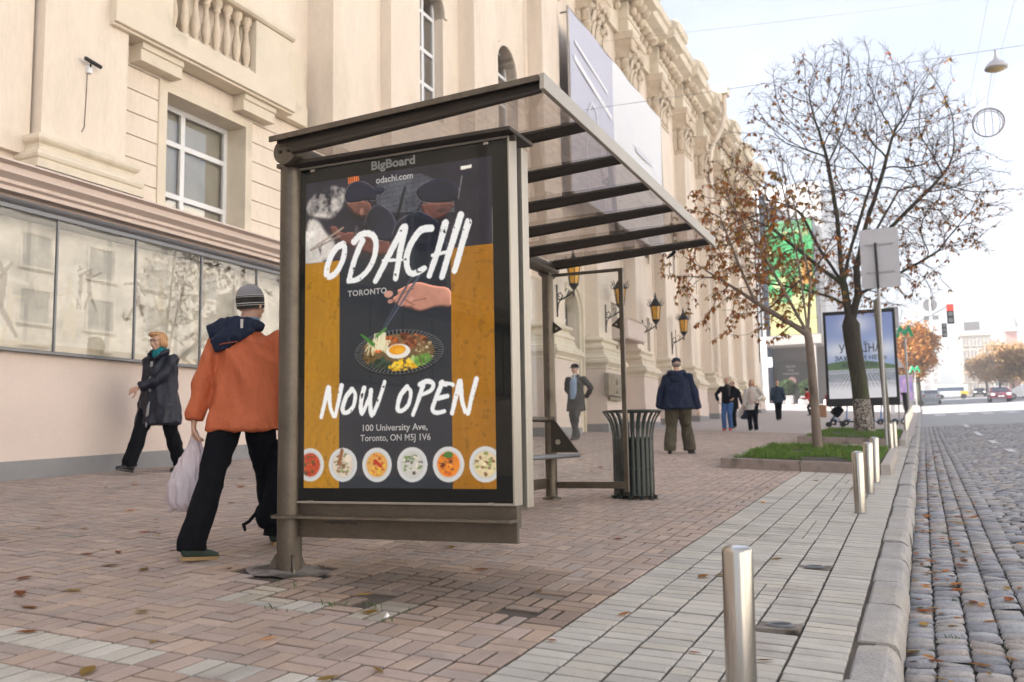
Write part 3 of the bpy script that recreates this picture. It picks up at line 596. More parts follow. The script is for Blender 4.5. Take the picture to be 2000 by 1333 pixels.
for i, y in enumerate(YP):
    m0 = MB(); m0.box(-10.4, XF, y, y + PW, 4.2, 13.4); m0.box(-10.4, XF - .42, y - .22, y - .001, 4.2, 13.4); m0.box(-10.4, XF - .42, y + PW + .001, y + PW + .22, 4.2, 13.4)
    pl = m0.build('giant_pilaster', 'plaster', bl)
    mb = MB(); attic_base(mb, XF, y, y + PW, 3.62, 1.0, -10.3); mb.build('pilaster_base', 'trim', bl)
    # pedestal
    px = XF + .27; y0, y1 = y - .27, y + PW + .27; zg = g(px, y) - .2
    mb = MB(); mb.box(-10.3, px, y0, y1, zg + .1, 3.30); mb.box(-10.3, px + .03, y0 - .03, y1 + .03, zg + .42, zg + 1.05)
    mb.build('pedestal', 'pink', bl)
    mb = MB(); vs = []
    prof = [(0, 3.16), (.03, 3.18), (.03, 3.23), (.08, 3.30), (.12, 3.34), (.12, 3.42), (.08, 3.45), (.08, 3.50), (-.02, 3.55), (-.05, 3.62)]
    for o, h in prof: vs += [(-10.3, y0 - o, h), (px + o, y0 - o, h), (px + o, y1 + o, h), (-10.3, y1 + o, h)]
    k = len(prof); mb.add(vs, [(4 * a + j, 4 * a + j + 1, 4 * (a + 1) + j + 1, 4 * (a + 1) + j) for a in range(k - 1) for j in range(3)]); mb.build('pedestal_cap', 'trim', bl)
    mb = MB(); mb.box(-10.3, px + .045, y0 - .045, y1 + .045, zg, zg + .44); mb.build('pedestal_foot', 'plinth', bl)
# capitals: bell with leaves, volutes and abacus, one shape copied
def capital():
    mb = MB(); h = 2.0; w = PW / 2
    prof = [(0, 0), (.05, .03), (.05, .1), (0, .13), (0, .2), (.02, .9), (.10, 1.5), (.2, 1.72), (.24, 1.74), (.26, 1.9), (.24, 2.0)]
    vs = []
    for o, z in prof: vs += [(-.9, -w - o, z), (o, -w - o, z), (o, w + o, z), (-.9, w + o, z)]
    k = len(prof); mb.add(vs, [(4 * a + j, 4 * a + j + 1, 4 * (a + 1) + j + 1, 4 * (a + 1) + j) for a in range(k - 1) for j in range(3)] + [(4 * k - 4, 4 * k - 3, 4 * k - 2, 4 * k - 1)])
    def leaf(c, out, side, hh, ww):
        out = Vector(out); side = Vector(side); pts = []; rad = []
        for t in np.linspace(0, 1, 7):
            off = .03 + .20 * t ** 3 - (.07 * max(0, t - .85) / .15); zz = hh * (t if t < .9 else .9 - (t - .9) * 1.2)
            pts.append(Vector(c) + out * off + Vector((0, 0, zz))); rad.append((ww * (.55 + .7 * math.sin(math.pi * min(t, .8) * .9)) * (1 - .45 * t), .035))
        mb.tube(pts, rad, 8, 0, True, up=side)
    for r_, (zz, hh, ww, cnt) in enumerate(((.18, .62, .15, 4), (.18, 1.12, .17, 3))):
        for j in range(cnt):
            yy = (-w + .12) + (2 * w - .24) * (j / (cnt - 1)); leaf((0, yy, zz), (1, 0, 0), (0, 1, 0), hh, ww)
        for j in range(2): leaf((-.12 - .3 * j, -w, zz), (0, -1, 0), (1, 0, 0), hh, ww)
    for s_ in (-1, 1):       # volutes at corners
        for ring, rr in enumerate((.19, .11)):
            pts = [(.16 + .02 * ring, s_ * (w + .10) + rr * math.cos(t) * .5 - s_ * .04, 1.50 + rr * math.sin(t)) for t in np.linspace(0, 5.2, 12)]
            mb.tube(pts, .055, 6)
        pts = [(.05 + .13 * t, s_ * (w * .25 + w * .8 * t), 1.1 + .55 * math.sin(t * 1.5)) for t in np.linspace(0, 1, 6)]; mb.tube(pts, .05, 6)
    mb.ell((.22, 0, 1.75), (.1, .13, .13), 8, 6)
    for j in range(12):
        mb.ell((.12 + .08 * random.random(), random.uniform(-w, w), random.uniform(.5, 1.6)), (.08, .09, .1), 6, 4)
    return mb.mesh('capital')
cme = capital()
for i, y in enumerate(YP):
    c = link('capital', cme, 'carved' if i == 0 else [], bl, True); c.location = c.location + Vector((XF, y + PW / 2, 13.4))
# entablature, broken forward over each pilaster, scroll brackets
mb = MB(); mb.box(-10.4, -8.9, 12.9, 58.5, 15.41, 16.6); mb.prism_y([(-10.4, 16.6), (-8.5, 16.6), (-8.45, 16.7), (-8.1, 16.8), (-8.05, 17.05), (-7.95, 17.1), (-7.9, 17.3), (-8.0, 17.34), (-10.4, 17.36)], 12.9, 58.6); mb.box(-10.4, -8.8, 12.95, 58.5, 17.37, 18.0); mb.prism_y([(-10.4, 18.0), (-8.7, 18.0), (-8.65, 18.1), (-8.7, 18.14), (-10.4, 18.2)], 12.95, 58.55)
for y in YP:
    a, b = y - .12, y + PW + .12
    mb.box(-9.9, XF + .06, a, b, 15.405, 15.9); mb.box(-9.9, XF + .1, a - .03, b + .03, 15.9, 15.98); mb.box(-9.9, XF + .06, a, b, 15.981, 16.55)
    mb.prism_y([(-9.9, 16.55), (XF + .35, 16.62), (XF + .4, 16.72), (XF + .75, 16.8), (XF + .8, 17.1), (XF + .9, 17.14), (XF + .95, 17.42), (XF + .85, 17.46), (-9.9, 17.5)], a - .12, b + .12)
mb.build('entablature', 'trim', bl)
sm_ = MB().ell((.22, 0, .0), (.26, .12, .17), 8, 6); sm_.ell((.08, 0, -.27), (.14, .12, .18), 8, 6); sme = sm_.mesh('scroll_bracket'); sfirst = True
for i in range(len(YP) - 1):
    for (a, b) in ((YP[i] - .1, YP[i] + PW + .1), (YP[i] + PW + .3, YP[i + 1] - .3)):
        n = 3 if b - a < 2 else 4
        for k in range(n):
            yy = a + (b - a) * (k + .5) / n; xx = (XF + .1) if n == 3 else -8.88
            c = link('scroll_bracket', sme, 'carved' if sfirst else [], bl, True); sfirst = False; c.location = c.location + Vector((xx, yy, 16.52))
# downpipe
mb = MB(); mb.tube([(-7.62, 43.6, 17.5), (-7.62, 43.6, 16.6), (-7.75, 43.6, 16.0), (-8.35, 43.6, 14.9), (-8.42, 43.6, 14.3), (-8.42, 43.6, 3.9)], .12, 8); mb.box(-8.05, -7.4, 43.2, 44.0, 17.5, 17.9); mb.build('downpipe', 'plaster', bl)
# end of the building
mb = MB(); mb.box(-10.4, -8.75, 57.0, 58.55, 1, 17.4); mb.build('end_wall', 'plaster', bl)
# protruding box above the entrance (front balcony fascia)
mb = MB(); mb.prism_y([(-9.2, 4.25), (-8.25, 4.25), (-8.2, 4.3), (-8.2, 4.85), (-8.15, 4.9), (-9.2, 4.95)], 28.0, 30.0); mb.build('entrance_fascia', 'pink', bl)
# --- banner on the front
def banner():
    t = thing('banner', (-8.3, 28.6, 7.9), 'huge pale lavender and white banner hung across the giant pilasters', 'banner')
    zt, zb, x = 13.25, 7.9, -8.33
    for nm, ya, yb, mat in (('grey_print', 23.5, 27.6, 'ban_grey'), ('white_print', 27.6, 33.7, 'ban_white')):
        vs = []; n = 16
        for i in range(n + 1):
            y = ya + (yb - ya) * i / n
            for j in range(9): vs.append((x + .015 * math.sin(y * 2.3 + j * .7), y, zb + (zt - zb) * j / 8))
        mb = MB(); mb.add(vs, [(i * 9 + j, (i + 1) * 9 + j, (i + 1) * 9 + j + 1, i * 9 + j + 1) for i in range(n) for j in range(8)], 0, True); mb.build(nm, mat, t)
    mb = MB()
    for z in (zb, zt): mb.tube([(x - .02, 23.45, z), (x - .02, 33.75, z)], .03, 6)
    for y in (23.45, 33.75): mb.tube([(x - .02, y, zb), (x - .02, y, zt)], .03, 6)
    for k in range(14):
        mb.box(x - .3, x - .03, 23.6 + k * .77, 23.64 + k * .77, zt - .1, zt - .06)
    mb.build('frame', 'granite_light', t)
    mb = MB()      # white line drawing: bottle outline and slashes
    def ln(pts, w):
        for (a, b), (c, d) in zip(pts[:-1], pts[1:]):
            dv = Vector((0, c - a, d - b)); nn = Vector((0, -dv.z, dv.y)).normalized() * w
            mb.add([(x + .03, a + nn.y, b + nn.z), (x + .03, c + nn.y, d + nn.z), (x + .03, c - nn.y, d - nn.z), (x + .03, a - nn.y, b - nn.z)], [(3, 2, 1, 0)])
    ln([(23.9, 12.4), (26.9, 11.9)], .06); ln([(23.8, 11.9), (27.3, 11.2)], .09); ln([(24.95, 8.0), (24.75, 9.6), (25.0, 10.0), (25.0, 10.7), (25.35, 11.05), (25.75, 10.9), (26.1, 9.9), (26.3, 9.2), (26.35, 8.0)], .035)
    mb.build('white_lines', 'ban_line', t)
    mb = MB()
    for k, (z, w) in enumerate(((11.0, 2.2), (10.4, 3.0), (9.9, 2.6), (9.2, 3.2), (8.9, 2.4))): ln([(30.0, z), (30.0 + w, z)], .07 if k else .1)
    mb.build('faint_lines', 'ban_faint', t)
    return t
MT['ban_grey'] = pmat('lavender print', (.56, .56, .66), .6, var=.02, bump=0); MT['ban_white'] = pmat('white print', (.80, .80, .82), .6, var=.015, bump=0)
MT['ban_line'] = pmat('white line', (.85, .85, .88), .6, var=0, bump=0); MT['ban_faint'] = pmat('faint grey line', (.70, .70, .74), .6, var=0, bump=0)
banner()
# --- wall lanterns
def lantern():
    t = thing('wall_lantern', (0, 0, 0), 'x', 'wall lantern', 'amber lanterns along the facade')
    mb = MB(); n = 6
    for i in range(n):
        a0, a1 = 2 * math.pi * i / n, 2 * math.pi * (i + 1) / n
        q = lambda r_, z, a: (.5 + r_ * math.cos(a), r_ * math.sin(a), z)
        mb.add([q(.115, .0, a0), q(.115, .0, a1), q(.175, .46, a1), q(.175, .46, a0)], [(0, 1, 2, 3)])
    mb.build('amber_glass', 'amber', t, False)
    mb = MB()
    for i in range(n):
        a0 = 2 * math.pi * i / n; q = lambda r_, z: (.5 + r_ * math.cos(a0), r_ * math.sin(a0), z)
        mb.tube([q(.12, -.01), q(.18, .47)], .012, 5)
        mb.tube([q(.19, .48), q(.26, .5), q(.29, .58), q(.25, .62)], .012, 5); mb.tube([q(.2, .5), q(.23, .66), q(.27, .72)], .01, 4)
    mb.lathe((.5, 0, .46), [(.2, 0), (.21, .02), (.2, .04), (.15, .12), (.10, .22), (.05, .28), (.03, .32), (.045, .35), (.03, .38), (.012, .5)], 12)
    mb.lathe((.5, 0, -.22), [(.012, -.12), (.03, -.05), (.012, 0), (.03, .06), (.09, .14), (.135, .2), (.13, .225)], 12)
    mb.build('crown', 'iron', t, False)
    mb = MB(); mb.tube([(0, 0, -.35), (.12, 0, -.40), (.3, 0, -.32), (.42, 0, -.25), (.5, 0, -.2)], .022, 6); mb.tube([(0.02, 0, -.75), (.05, 0, -.5), (.18, 0, -.3), (.12, 0, -.2), (.03, 0, -.25), (.08, 0, -.32)], .018, 6); mb.tube([(.3, 0, -.3), (.36, 0, -.15), (.28, 0, -.1), (.26, 0, -.18)], .014, 5); mb.tube([(.02, 0, -.85), (.02, 0, .02)], .02, 6)
    mb.build('bracket', 'iron', t, False)
    return t
L0 = lantern()
for i, (y, lab) in enumerate(((22.75, 'amber wall lantern half hidden behind the shelter roof beam, leftmost'), (26.95, 'amber wall lantern seen through the shelter end glass'), (31.15, 'amber wall lantern just right of the shelter glass'), (35.35, 'amber wall lantern farthest right on the facade'))):
    t = L0 if i == 0 else copy_tree(L0); t.location = (XF, y, 5.18); t['label'] = lab
# security camera on the near pilaster
t = thing('security_camera', (-9.2, 8.05, 5.85), 'small black security camera with a cable running down the near pilaster', 'security camera')
mb = MB(); mb.box(-9.22, -9.17, 8.02, 8.08, 5.72, 5.82); mb.build('mount', 'frame_white', t)
mb = MB(); mb.tube([(-9.13, 7.93, 5.86), (-9.13, 8.17, 5.83)], .026, 8); mb.tube([(-9.19, 8.05, 5.78), (-9.14, 8.03, 5.84)], .012, 6); mb.build('camera_body', 'black', t)
mb = MB(); mb.tube([(-9.212, 8.04, 5.75), (-9.212, 8.03, 5.3), (-9.212, 8.02, 5.02), (-9.212, 7.98, 4.95)], .006, 5); mb.build('cable', 'granite', t)
MT['plq'] = pmat('plaque bronze', (.30, .25, .19), .55, metal=.3, var=.15, bump=.2)
# plaque on pedestal two
t = thing('relief_plaque', (XF + .3, 26.95, 2.5), 'bronze relief plaque fixed on the second pedestal seen through the glass', 'plaque')
mb = MB(); mb.box(XF + .26, XF + .42, 25.85, 27.35, 2.35, 3.02); mb.box(XF + .26, XF + .38, 26.1, 27.2, 2.22, 2.33); mb.build('slab', 'plq', t, bevel=.01)
mb = MB(); mb.ell((XF + .43, 26.6, 2.8), (.05, .09, .12), 8, 6); mb.ell((XF + .42, 26.6, 2.55), (.05, .13, .14), 8, 6)
for k in range(5): mb.tube([(XF + .42, 25.95 + k * .1, 2.4), (XF + .42, 25.95 + k * .1, 2.98)], .03, 6)
mb.build('relief', 'plq', t)

# ============================================================ BUS SHELTER
sh = thing('bus_shelter', (-3.455, 4.57, g(-3.455, 4.57)), 'bronze bus shelter with ribbed see-through roof and a big restaurant poster on its end', 'bus shelter')
BP = (-3.455, 4.57); RP = (-3.40, 8.74)
mb = MB(); z = g(*BP); mb.lathe((BP[0], BP[1], z), [(.074, -.05), (.074, 2.78 - z)], 28)
for a in (R(200), R(320), R(80)):
    c, s_ = math.cos(a), math.sin(a); nx, ny = -s_ * .006, c * .006
    pts = [(.07, 0), (.13, 0), (.126, .02), (.088, .09), (.07, .10)]
    vs = [(BP[0] + r_ * c + nx, BP[1] + r_ * s_ + ny, z + h) for r_, h in pts] + [(BP[0] + r_ * c - nx, BP[1] + r_ * s_ - ny, z + h) for r_, h in pts]
    mb.add(vs, [(0, 1, 2, 3, 4), (9, 8, 7, 6, 5)] + [(i, 5 + i, 5 + (i + 1) % 5, (i + 1) % 5) for i in range(5)])
mb.build('post', 'bronze', sh)
mb = MB(); z2 = g(*RP); mb.lathe((RP[0], RP[1], z2), [(.06, -.05), (.06, 2.76 - z2)], 24); mb.lathe((RP[0], RP[1], z2), [(.10, 0), (.10, .015), (.065, .03)], 16); mb.build('post', 'bronze', sh)
mb = MB(); TX, TZ = -3.41, 2.845
mb.tube([(TX, 4.44, TZ), (TX, 8.93, TZ)], .074, 26); mb.tube([(TX, 4.425, TZ), (TX, 4.442, TZ)], .080, 26)
for dx in (-.03, .03): mb.tube([(TX + dx, 4.415, TZ), (TX + dx, 4.43, TZ)], .011, 8, 1)
mb.tube([(TX, 4.40, TZ + .0), (TX, 4.41, TZ)], .001, 4)
mb.tube([(RP[0] - .02, 8.68, 2.80), (RP[0] - .02, 8.9, 2.80)], .06, 12)
mb.box(BP[0] - .07, BP[0] + .07, 4.5, 4.64, 2.775, 2.80)
mb.build('roof_tube', ['bronze', 'black'], sh)
# rafters
XR = -1.725; RY = [4.43, 5.165, 5.90, 6.635, 7.37, 8.10, 8.84]
def zr(x): return 2.925 + (x + 3.45) * .043            # top of roof
for i, y in enumerate(RY):
    mb = MB()
    x0 = -3.46 if i == 0 else TX
    pts = [(x0, zr(x0)), (XR, zr(XR)), (XR, zr(XR) - .045), (-2.4, zr(-2.4) - .055), (-3.1, zr(-3.1) - .075), (TX + .06, zr(TX) - .07), (TX, zr(TX) - .045), (x0, zr(x0) - .025)]
    mb.prism_y(pts, y - .016, y + .016)
    mb.prism_y([(x0, zr(x0) + .002), (XR, zr(XR) + .002), (XR, zr(XR) - .014), (x0, zr(x0) - .014)], y - .034, y - .0165); mb.prism_y([(x0, zr(x0) + .002), (XR, zr(XR) + .002), (XR, zr(XR) - .014), (x0, zr(x0) - .014)], y + .0165, y + .034)
    mb.tube([(TX + .06, y, zr(TX) - .075), (-3.0, y, zr(-3.0) - .072), (-2.3, y, zr(-2.3) - .058), (XR - .01, y, zr(XR) - .048)], [.02, .019, .016, .012], 10)
    if i == 0: mb.tube([(TX + .06, y, zr(TX) - .088), (-3.0, y, zr(-3.0) - .088), (-2.3, y, zr(-2.3) - .075), (XR - .01, y, zr(XR) - .06)], [.024, .024, .020, .015], 10)
    mb.build('rafter', 'bronze_dark', sh, bevel=.003)
mb = MB(); mb.box(-3.60, XR, 4.36, 4.379, zr(-2.6) - .0, zr(-2.6) + .001)
mb = MB(); mb.prism_y([(XR + .001, zr(XR) + .012), (XR + .03, zr(XR) + .014), (XR + .03, zr(XR) - .075), (XR + .001, zr(XR) - .075)], 4.375, 8.90)
mb.build('edge_trim', 'bronze_light', sh, bevel=.003)
mb = MB(); mb.prism_y([(-3.48, zr(-3.48) + .004), (XR, zr(XR) + .004), (XR, zr(XR) - .028), (-3.48, zr(-3.48) - .028)], 4.365, 4.379); mb.build('front_fascia', 'bronze', sh)
# ribbed roof panes
def roof_glass():
    m, nt, bs = new_mat('ribbed smoked roof pane'); L = nt.links; nt.nodes.remove(bs); o = nt.nodes['Material Output']
    tcn = nnode(nt, 'ShaderNodeTexCoord'); mp = nnode(nt, 'ShaderNodeMapping'); mp.inputs['Rotation'].default_value = (0, 0, R(20)); L.new(tcn.outputs['Object'], mp.inputs[0])
    w = nnode(nt, 'ShaderNodeTexWave'); w.wave_type = 'BANDS'; w.inputs['Scale'].default_value = 26; w.inputs['Distortion'].default_value = .0; L.new(mp.outputs[0], w.inputs[0])
    mr = nnode(nt, 'ShaderNodeMapRange'); mr.inputs[3].default_value = .05; mr.inputs[4].default_value = .30; L.new(w.outputs[1], mr.inputs[0])
    tr = nnode(nt, 'ShaderNodeBsdfTransparent'); tr.inputs[0].default_value = (.93, .87, .83, 1)
    df = nnode(nt, 'ShaderNodeBsdfDiffuse'); df.inputs[0].default_value = (.30, .22, .18, 1); tl = nnode(nt, 'ShaderNodeBsdfTranslucent'); tl.inputs[0].default_value = (.5, .42, .36, 1)
    gl = nnode(nt, 'ShaderNodeBsdfGlossy'); gl.inputs['Roughness'].default_value = .03; fr0 = nnode(nt, 'ShaderNodeFresnel'); fr0.inputs[0].default_value = 1.5; fr = nnode(nt, 'ShaderNodeMath', operation='MULTIPLY'); fr.inputs[1].default_value = .5; L.new(fr0.outputs[0], fr.inputs[0])
    a = nnode(nt, 'ShaderNodeMixShader'); a.inputs[0].default_value = .5; L.new(df.outputs[0], a.inputs[1]); L.new(tl.outputs[0], a.inputs[2])
    b = nnode(nt, 'ShaderNodeMixShader'); L.new(mr.outputs[0], b.inputs[0]); L.new(tr.outputs[0], b.inputs[1]); L.new(a.outputs[0], b.inputs[2])
    c = nnode(nt, 'ShaderNodeMixShader'); L.new(fr.outputs[0], c.inputs[0]); L.new(b.outputs[0], c.inputs[1]); L.new(gl.outputs[0], c.inputs[2]); L.new(c.outputs[0], o.inputs[0])
    return m
MT['roof_pane'] = roof_glass()
for i in range(6):
    mb = MB(); a, b = RY[i] + .023, RY[i + 1] - .023; mb.add([(TX + .05, a, zr(TX + .05) - .02), (XR, a, zr(XR) - .02), (XR, b, zr(XR) - .02), (TX + .05, b, zr(TX + .05) - .02)], [(0, 1, 2, 3)])
    mb.build('roof_pane', 'roof_pane', sh)
# advertising box
AX0, AX1 = -3.40, -1.978; AZ0, AZ1 = .735, 2.765; YF = 4.55
mb = MB(); mb.box(AX0 + .012, AX1 - .012, YF + .012, YF + .09, AZ0 + .01, AZ1 - .01)
ab = mb.build('advert_box', 'black', sh)
mb = MB()
for a, b, c, d in ((AX0, AX0 + .012, AZ0, AZ1), (AX1 - .011, AX1, AZ0, AZ1), (AX0 + .012, AX1 - .011, AZ0, AZ0 + .012), (AX0 + .012, AX1 - .011, AZ1 - .012, AZ1)): mb.box(a, b, YF - .006, YF + .10, c, d)
mb.build('frame', 'bronze_light', ab, bevel=.002)
mb = MB(); mb.box(AX1 - .05, AX1 + .010, YF + .145, YF + .175, .715, 2.735); mb.box(AX1 - .02, AX1 + .010, YF + .176, YF + .235, .715, 2.735); mb.box(AX0 + .02, AX1 - .06, YF + .15, YF + .22, .60, 2.72, 1); mb.build('rear_door', ['bronze_light', 'bronze'], sh, bevel=.002)
mb = MB(); mb.prism_y([(AX0 - .05, AZ1 + .005), (AX1 + .035, AZ1 + .005), (AX1 + .035, AZ1 + .028), (AX0 - .05, AZ1 + .028)], YF - .075, YF + .26); mb.prism_x([(YF - .0, AZ1 + .004), (YF + .02, AZ1 + .004), (YF + .02, AZ1 - .03), (YF, AZ1 - .03)], AX1 + .001, AX1 + .034); mb.build('top_cover', 'bronze_dark', sh, bevel=.003)
mb = MB(); mb.box(AX0 + .0, AX1 - .001, YF + .02, YF + .05, .535, AZ0 - .002); mb.box(AX0, AX1 - .004, YF + .051, YF + .16, .70, AZ0 - .002); mb.build('skirt', 'bronze', sh, bevel=.002)
mb = MB(); mb.prism_x([(YF - .09, .652), (YF - .075, .648), (YF + .019, .648), (YF + .019, .664), (YF - .085, .666)], -3.50, AX1); mb.lathe((BP[0], BP[1], .648), [(.11, 0), (.11, .018)], 24); mb.build('shelf', 'bronze', sh)
for x in (AX0 + .10, AX1 - .155): 
    MB().box(x, x + .03, YF - .012, YF - .0065, AZ1 - .035, AZ1 - .02).build('clip', 'bronze_light', ab); MB().box(x, x + .03, YF - .012, YF - .0065, AZ0 + .004, AZ0 + .016).build('clip', 'bronze_light', ab)
mb = MB(); rs_ = random.Random(9)
for k in range(7):
    x0_ = AX0 + .20 + k * .035; mb.tube([(x0_, YF + .018, .625 + rs_.uniform(-.012, .012)), (x0_ + .02, YF + .018, .63 + rs_.uniform(-.014, .014)), (x0_ + .045, YF + .018, .625 + rs_.uniform(-.012, .012))], .0022, 4)
mb.build('scribble', 'black', sh)
# ---- poster: flat printed artwork, painted as point colours on a fine grid
BR1={'O':[(0.2149,0.22),(0.1769,0.2293),(0.1389,0.2647),(0.1224,0.3103),(0.1485,0.3208),(0.1888,0.3011),(0.2189,0.261),(0.2226,0.228),(0.2111,0.2188)],'D1':[(0.3239,0.2152),(0.2829,0.2696),(0.2472,0.342)],'D2':[(0.2768,0.2163),(0.3201,0.1938),(0.3757,0.1991),(0.3978,0.2291),(0.3867,0.2763),(0.3499,0.3153),(0.298,0.3384),(0.2472,0.3429)],'A1':[(0.5464,0.1886),(0.4741,0.2647),(0.3954,0.3506)],'A2':[(0.555,0.1884),(0.528,0.264),(0.5039,0.3475)],'A3':[(0.4378,0.2874),(0.535,0.2911)],'C':[(0.6908,0.2019),(0.6384,0.204),(0.5944,0.2342),(0.5635,0.2792),(0.5654,0.32),(0.5949,0.3388),(0.6546,0.3255)],'H1':[(0.7635,0.1912),(0.728,0.269),(0.6786,0.3502)],'H2':[(0.8421,0.1719),(0.7896,0.2689),(0.7439,0.3582)],'H3':[(0.6967,0.288),(0.7894,0.2794)],'I':[(0.8787,0.1966),(0.8507,0.2564),(0.8074,0.3433)]}
BR2={'N1':[(0.1353,0.6817),(0.0971,0.7751)],'N2':[(0.1404,0.6839),(0.146,0.7405),(0.1667,0.7743)],'N3':[(0.2098,0.6774),(0.1941,0.7249),(0.174,0.7744)],'O':[(0.2676,0.6901),(0.2317,0.7174),(0.216,0.7565),(0.2427,0.7624),(0.2749,0.7432),(0.2855,0.7083),(0.2712,0.6902)],'W':[(0.3332,0.6889),(0.3176,0.7276),(0.3219,0.768),(0.3601,0.7204)],'W2':[(0.3707,0.696),(0.3657,0.7328),(0.3755,0.7739),(0.4127,0.7297),(0.4441,0.6713)],'O2':[(0.5622,0.6908),(0.5266,0.7161),(0.5113,0.7561),(0.5345,0.7626),(0.5672,0.7452),(0.581,0.7094),(0.5642,0.6908)],'P1':[(0.6451,0.6869),(0.6178,0.7343),(0.5906,0.7769)],'P2':[(0.6284,0.6845),(0.6653,0.6763),(0.695,0.6843),(0.6849,0.7039),(0.6348,0.7167)],'E1':[(0.7412,0.6816),(0.7144,0.7206),(0.6908,0.7597),(0.7104,0.7727),(0.7498,0.7688)],'E2':[(0.7346,0.6846),(0.7933,0.6901)],'E3':[(0.7143,0.7293),(0.7655,0.7234)],'N4':[(0.8272,0.68),(0.7887,0.7754)],'N5':[(0.8311,0.6801),(0.839,0.7392),(0.8563,0.7766)],'N6':[(0.9105,0.6765),(0.8893,0.7208),(0.8678,0.778)]}
ART={'cap1':[(0.2257,0.0813),(0.2263,0.0477),(0.252,0.0208),(0.2974,0.0158),(0.3498,0.0262),(0.381,0.0476),(0.4091,0.05),(0.4458,0.0479),(0.4516,0.0625),(0.4238,0.0733),(0.4017,0.0693),(0.4017,0.0935),(0.3573,0.0832),(0.2674,0.0878)],'face1':[(0.2295,0.0816),(0.361,0.0835),(0.3795,0.1226),(0.3313,0.143),(0.2826,0.1282),(0.2561,0.1083),(0.2409,0.0982)],'shirt1':[(0.3424,0.1329),(0.4017,0.0957),(0.4747,0.1279),(0.5106,0.1721),(0.4959,0.2316),(0.4161,0.2217),(0.3276,0.1935)],'arm1':[(0.1304,0.1612),(0.1688,0.1507),(0.2072,0.1847),(0.2677,0.1803),(0.4161,0.2173),(0.4743,0.2214),(0.4741,0.269),(0.4014,0.2686),(0.3128,0.2496),(0.1767,0.2004)],'cap2':[(0.6218,0.1009),(0.6113,0.0805),(0.6221,0.0663),(0.654,0.0561),(0.7241,0.0443),(0.793,0.0543),(0.8335,0.0825),(0.8411,0.1149),(0.8158,0.1255),(0.7299,0.1257),(0.6533,0.1164)],'face2':[(0.6393,0.1174),(0.8191,0.1271),(0.7984,0.1474),(0.7638,0.17),(0.7154,0.1791),(0.6598,0.1662),(0.6391,0.1346)],'shirt2':[(0.5034,0.1715),(0.561,0.1499),(0.639,0.141),(0.7429,0.1896),(0.7762,0.2512),(0.7552,0.2876),(0.5172,0.2719),(0.4743,0.2301)],'smoke1':[(0.0047,0.1065),(0.0121,0.0614),(0.0825,0.0309),(0.1756,0.0208),(0.2292,0.03),(0.2143,0.087),(0.1763,0.1288),(0.099,0.1229)],'smoke2':[(0.0049,0.1156),(0.0757,0.1301),(0.115,0.1781),(0.1768,0.2093),(0.1466,0.2652),(0.0068,0.2696)],'tiles':[(0.4018,0.0184),(0.6402,0.0224),(0.813,0.085),(0.8118,0.1611),(0.4016,0.1287)],'fire':[(0.2405,-0.0027),(0.3011,-0.0018),(0.3049,0.0165),(0.2444,0.0223)],'white':[(0.8428,0.0196),(0.8976,0.0184),(0.8988,0.0291),(0.8446,0.0296)],'hand':[(0.538,0.3802),(0.5805,0.3698),(0.6157,0.3655),(0.6436,0.3692),(0.6989,0.3829),(0.7957,0.3938),(0.7947,0.4575),(0.7256,0.4449),(0.6427,0.4596),(0.6009,0.4546),(0.5834,0.442),(0.5658,0.4462),(0.5305,0.4351),(0.4892,0.4244),(0.4828,0.4113),(0.5165,0.4012),(0.508,0.387)],'ch1':[(0.602,0.335),(0.4371,0.5)],'ch2':[(0.6299,0.3451),(0.4458,0.5004)],'ch3':[(0.4588,0.4683),(0.4272,0.5104)],'ch4':[(0.4832,0.4695),(0.4363,0.5108)],'bowl':[(0.5172,0.5798),(0.7478,0.5882),(0.5167,0.649)],'egg':[(0.5151,0.5785),(0.5787,0.5808),(0.515,0.6013)],'yolk':[(0.5103,0.5734),(0.5549,0.575),(0.5102,0.5889)],'blobs':[(0.5477,0.6256),(0.4234,0.6195),(0.5619,0.5468),(0.4166,0.541),(0.353,0.5384),(0.6496,0.5806),(0.6392,0.6105),(0.4025,0.5652),(0.3388,0.5836),(0.4585,0.5427)],'plates':[(0.0357,0.9268),(0.2183,0.9274),(0.4018,0.928),(0.5859,0.9279),(0.7682,0.9277),(0.9479,0.9284),(1.0253,0.9286)],'bands':[(-0.0022,0.2693),(0.9927,0.2729),(0.1981,0.2719),(0.7947,0.2671)]}
PW_, PH_ = 440, 648
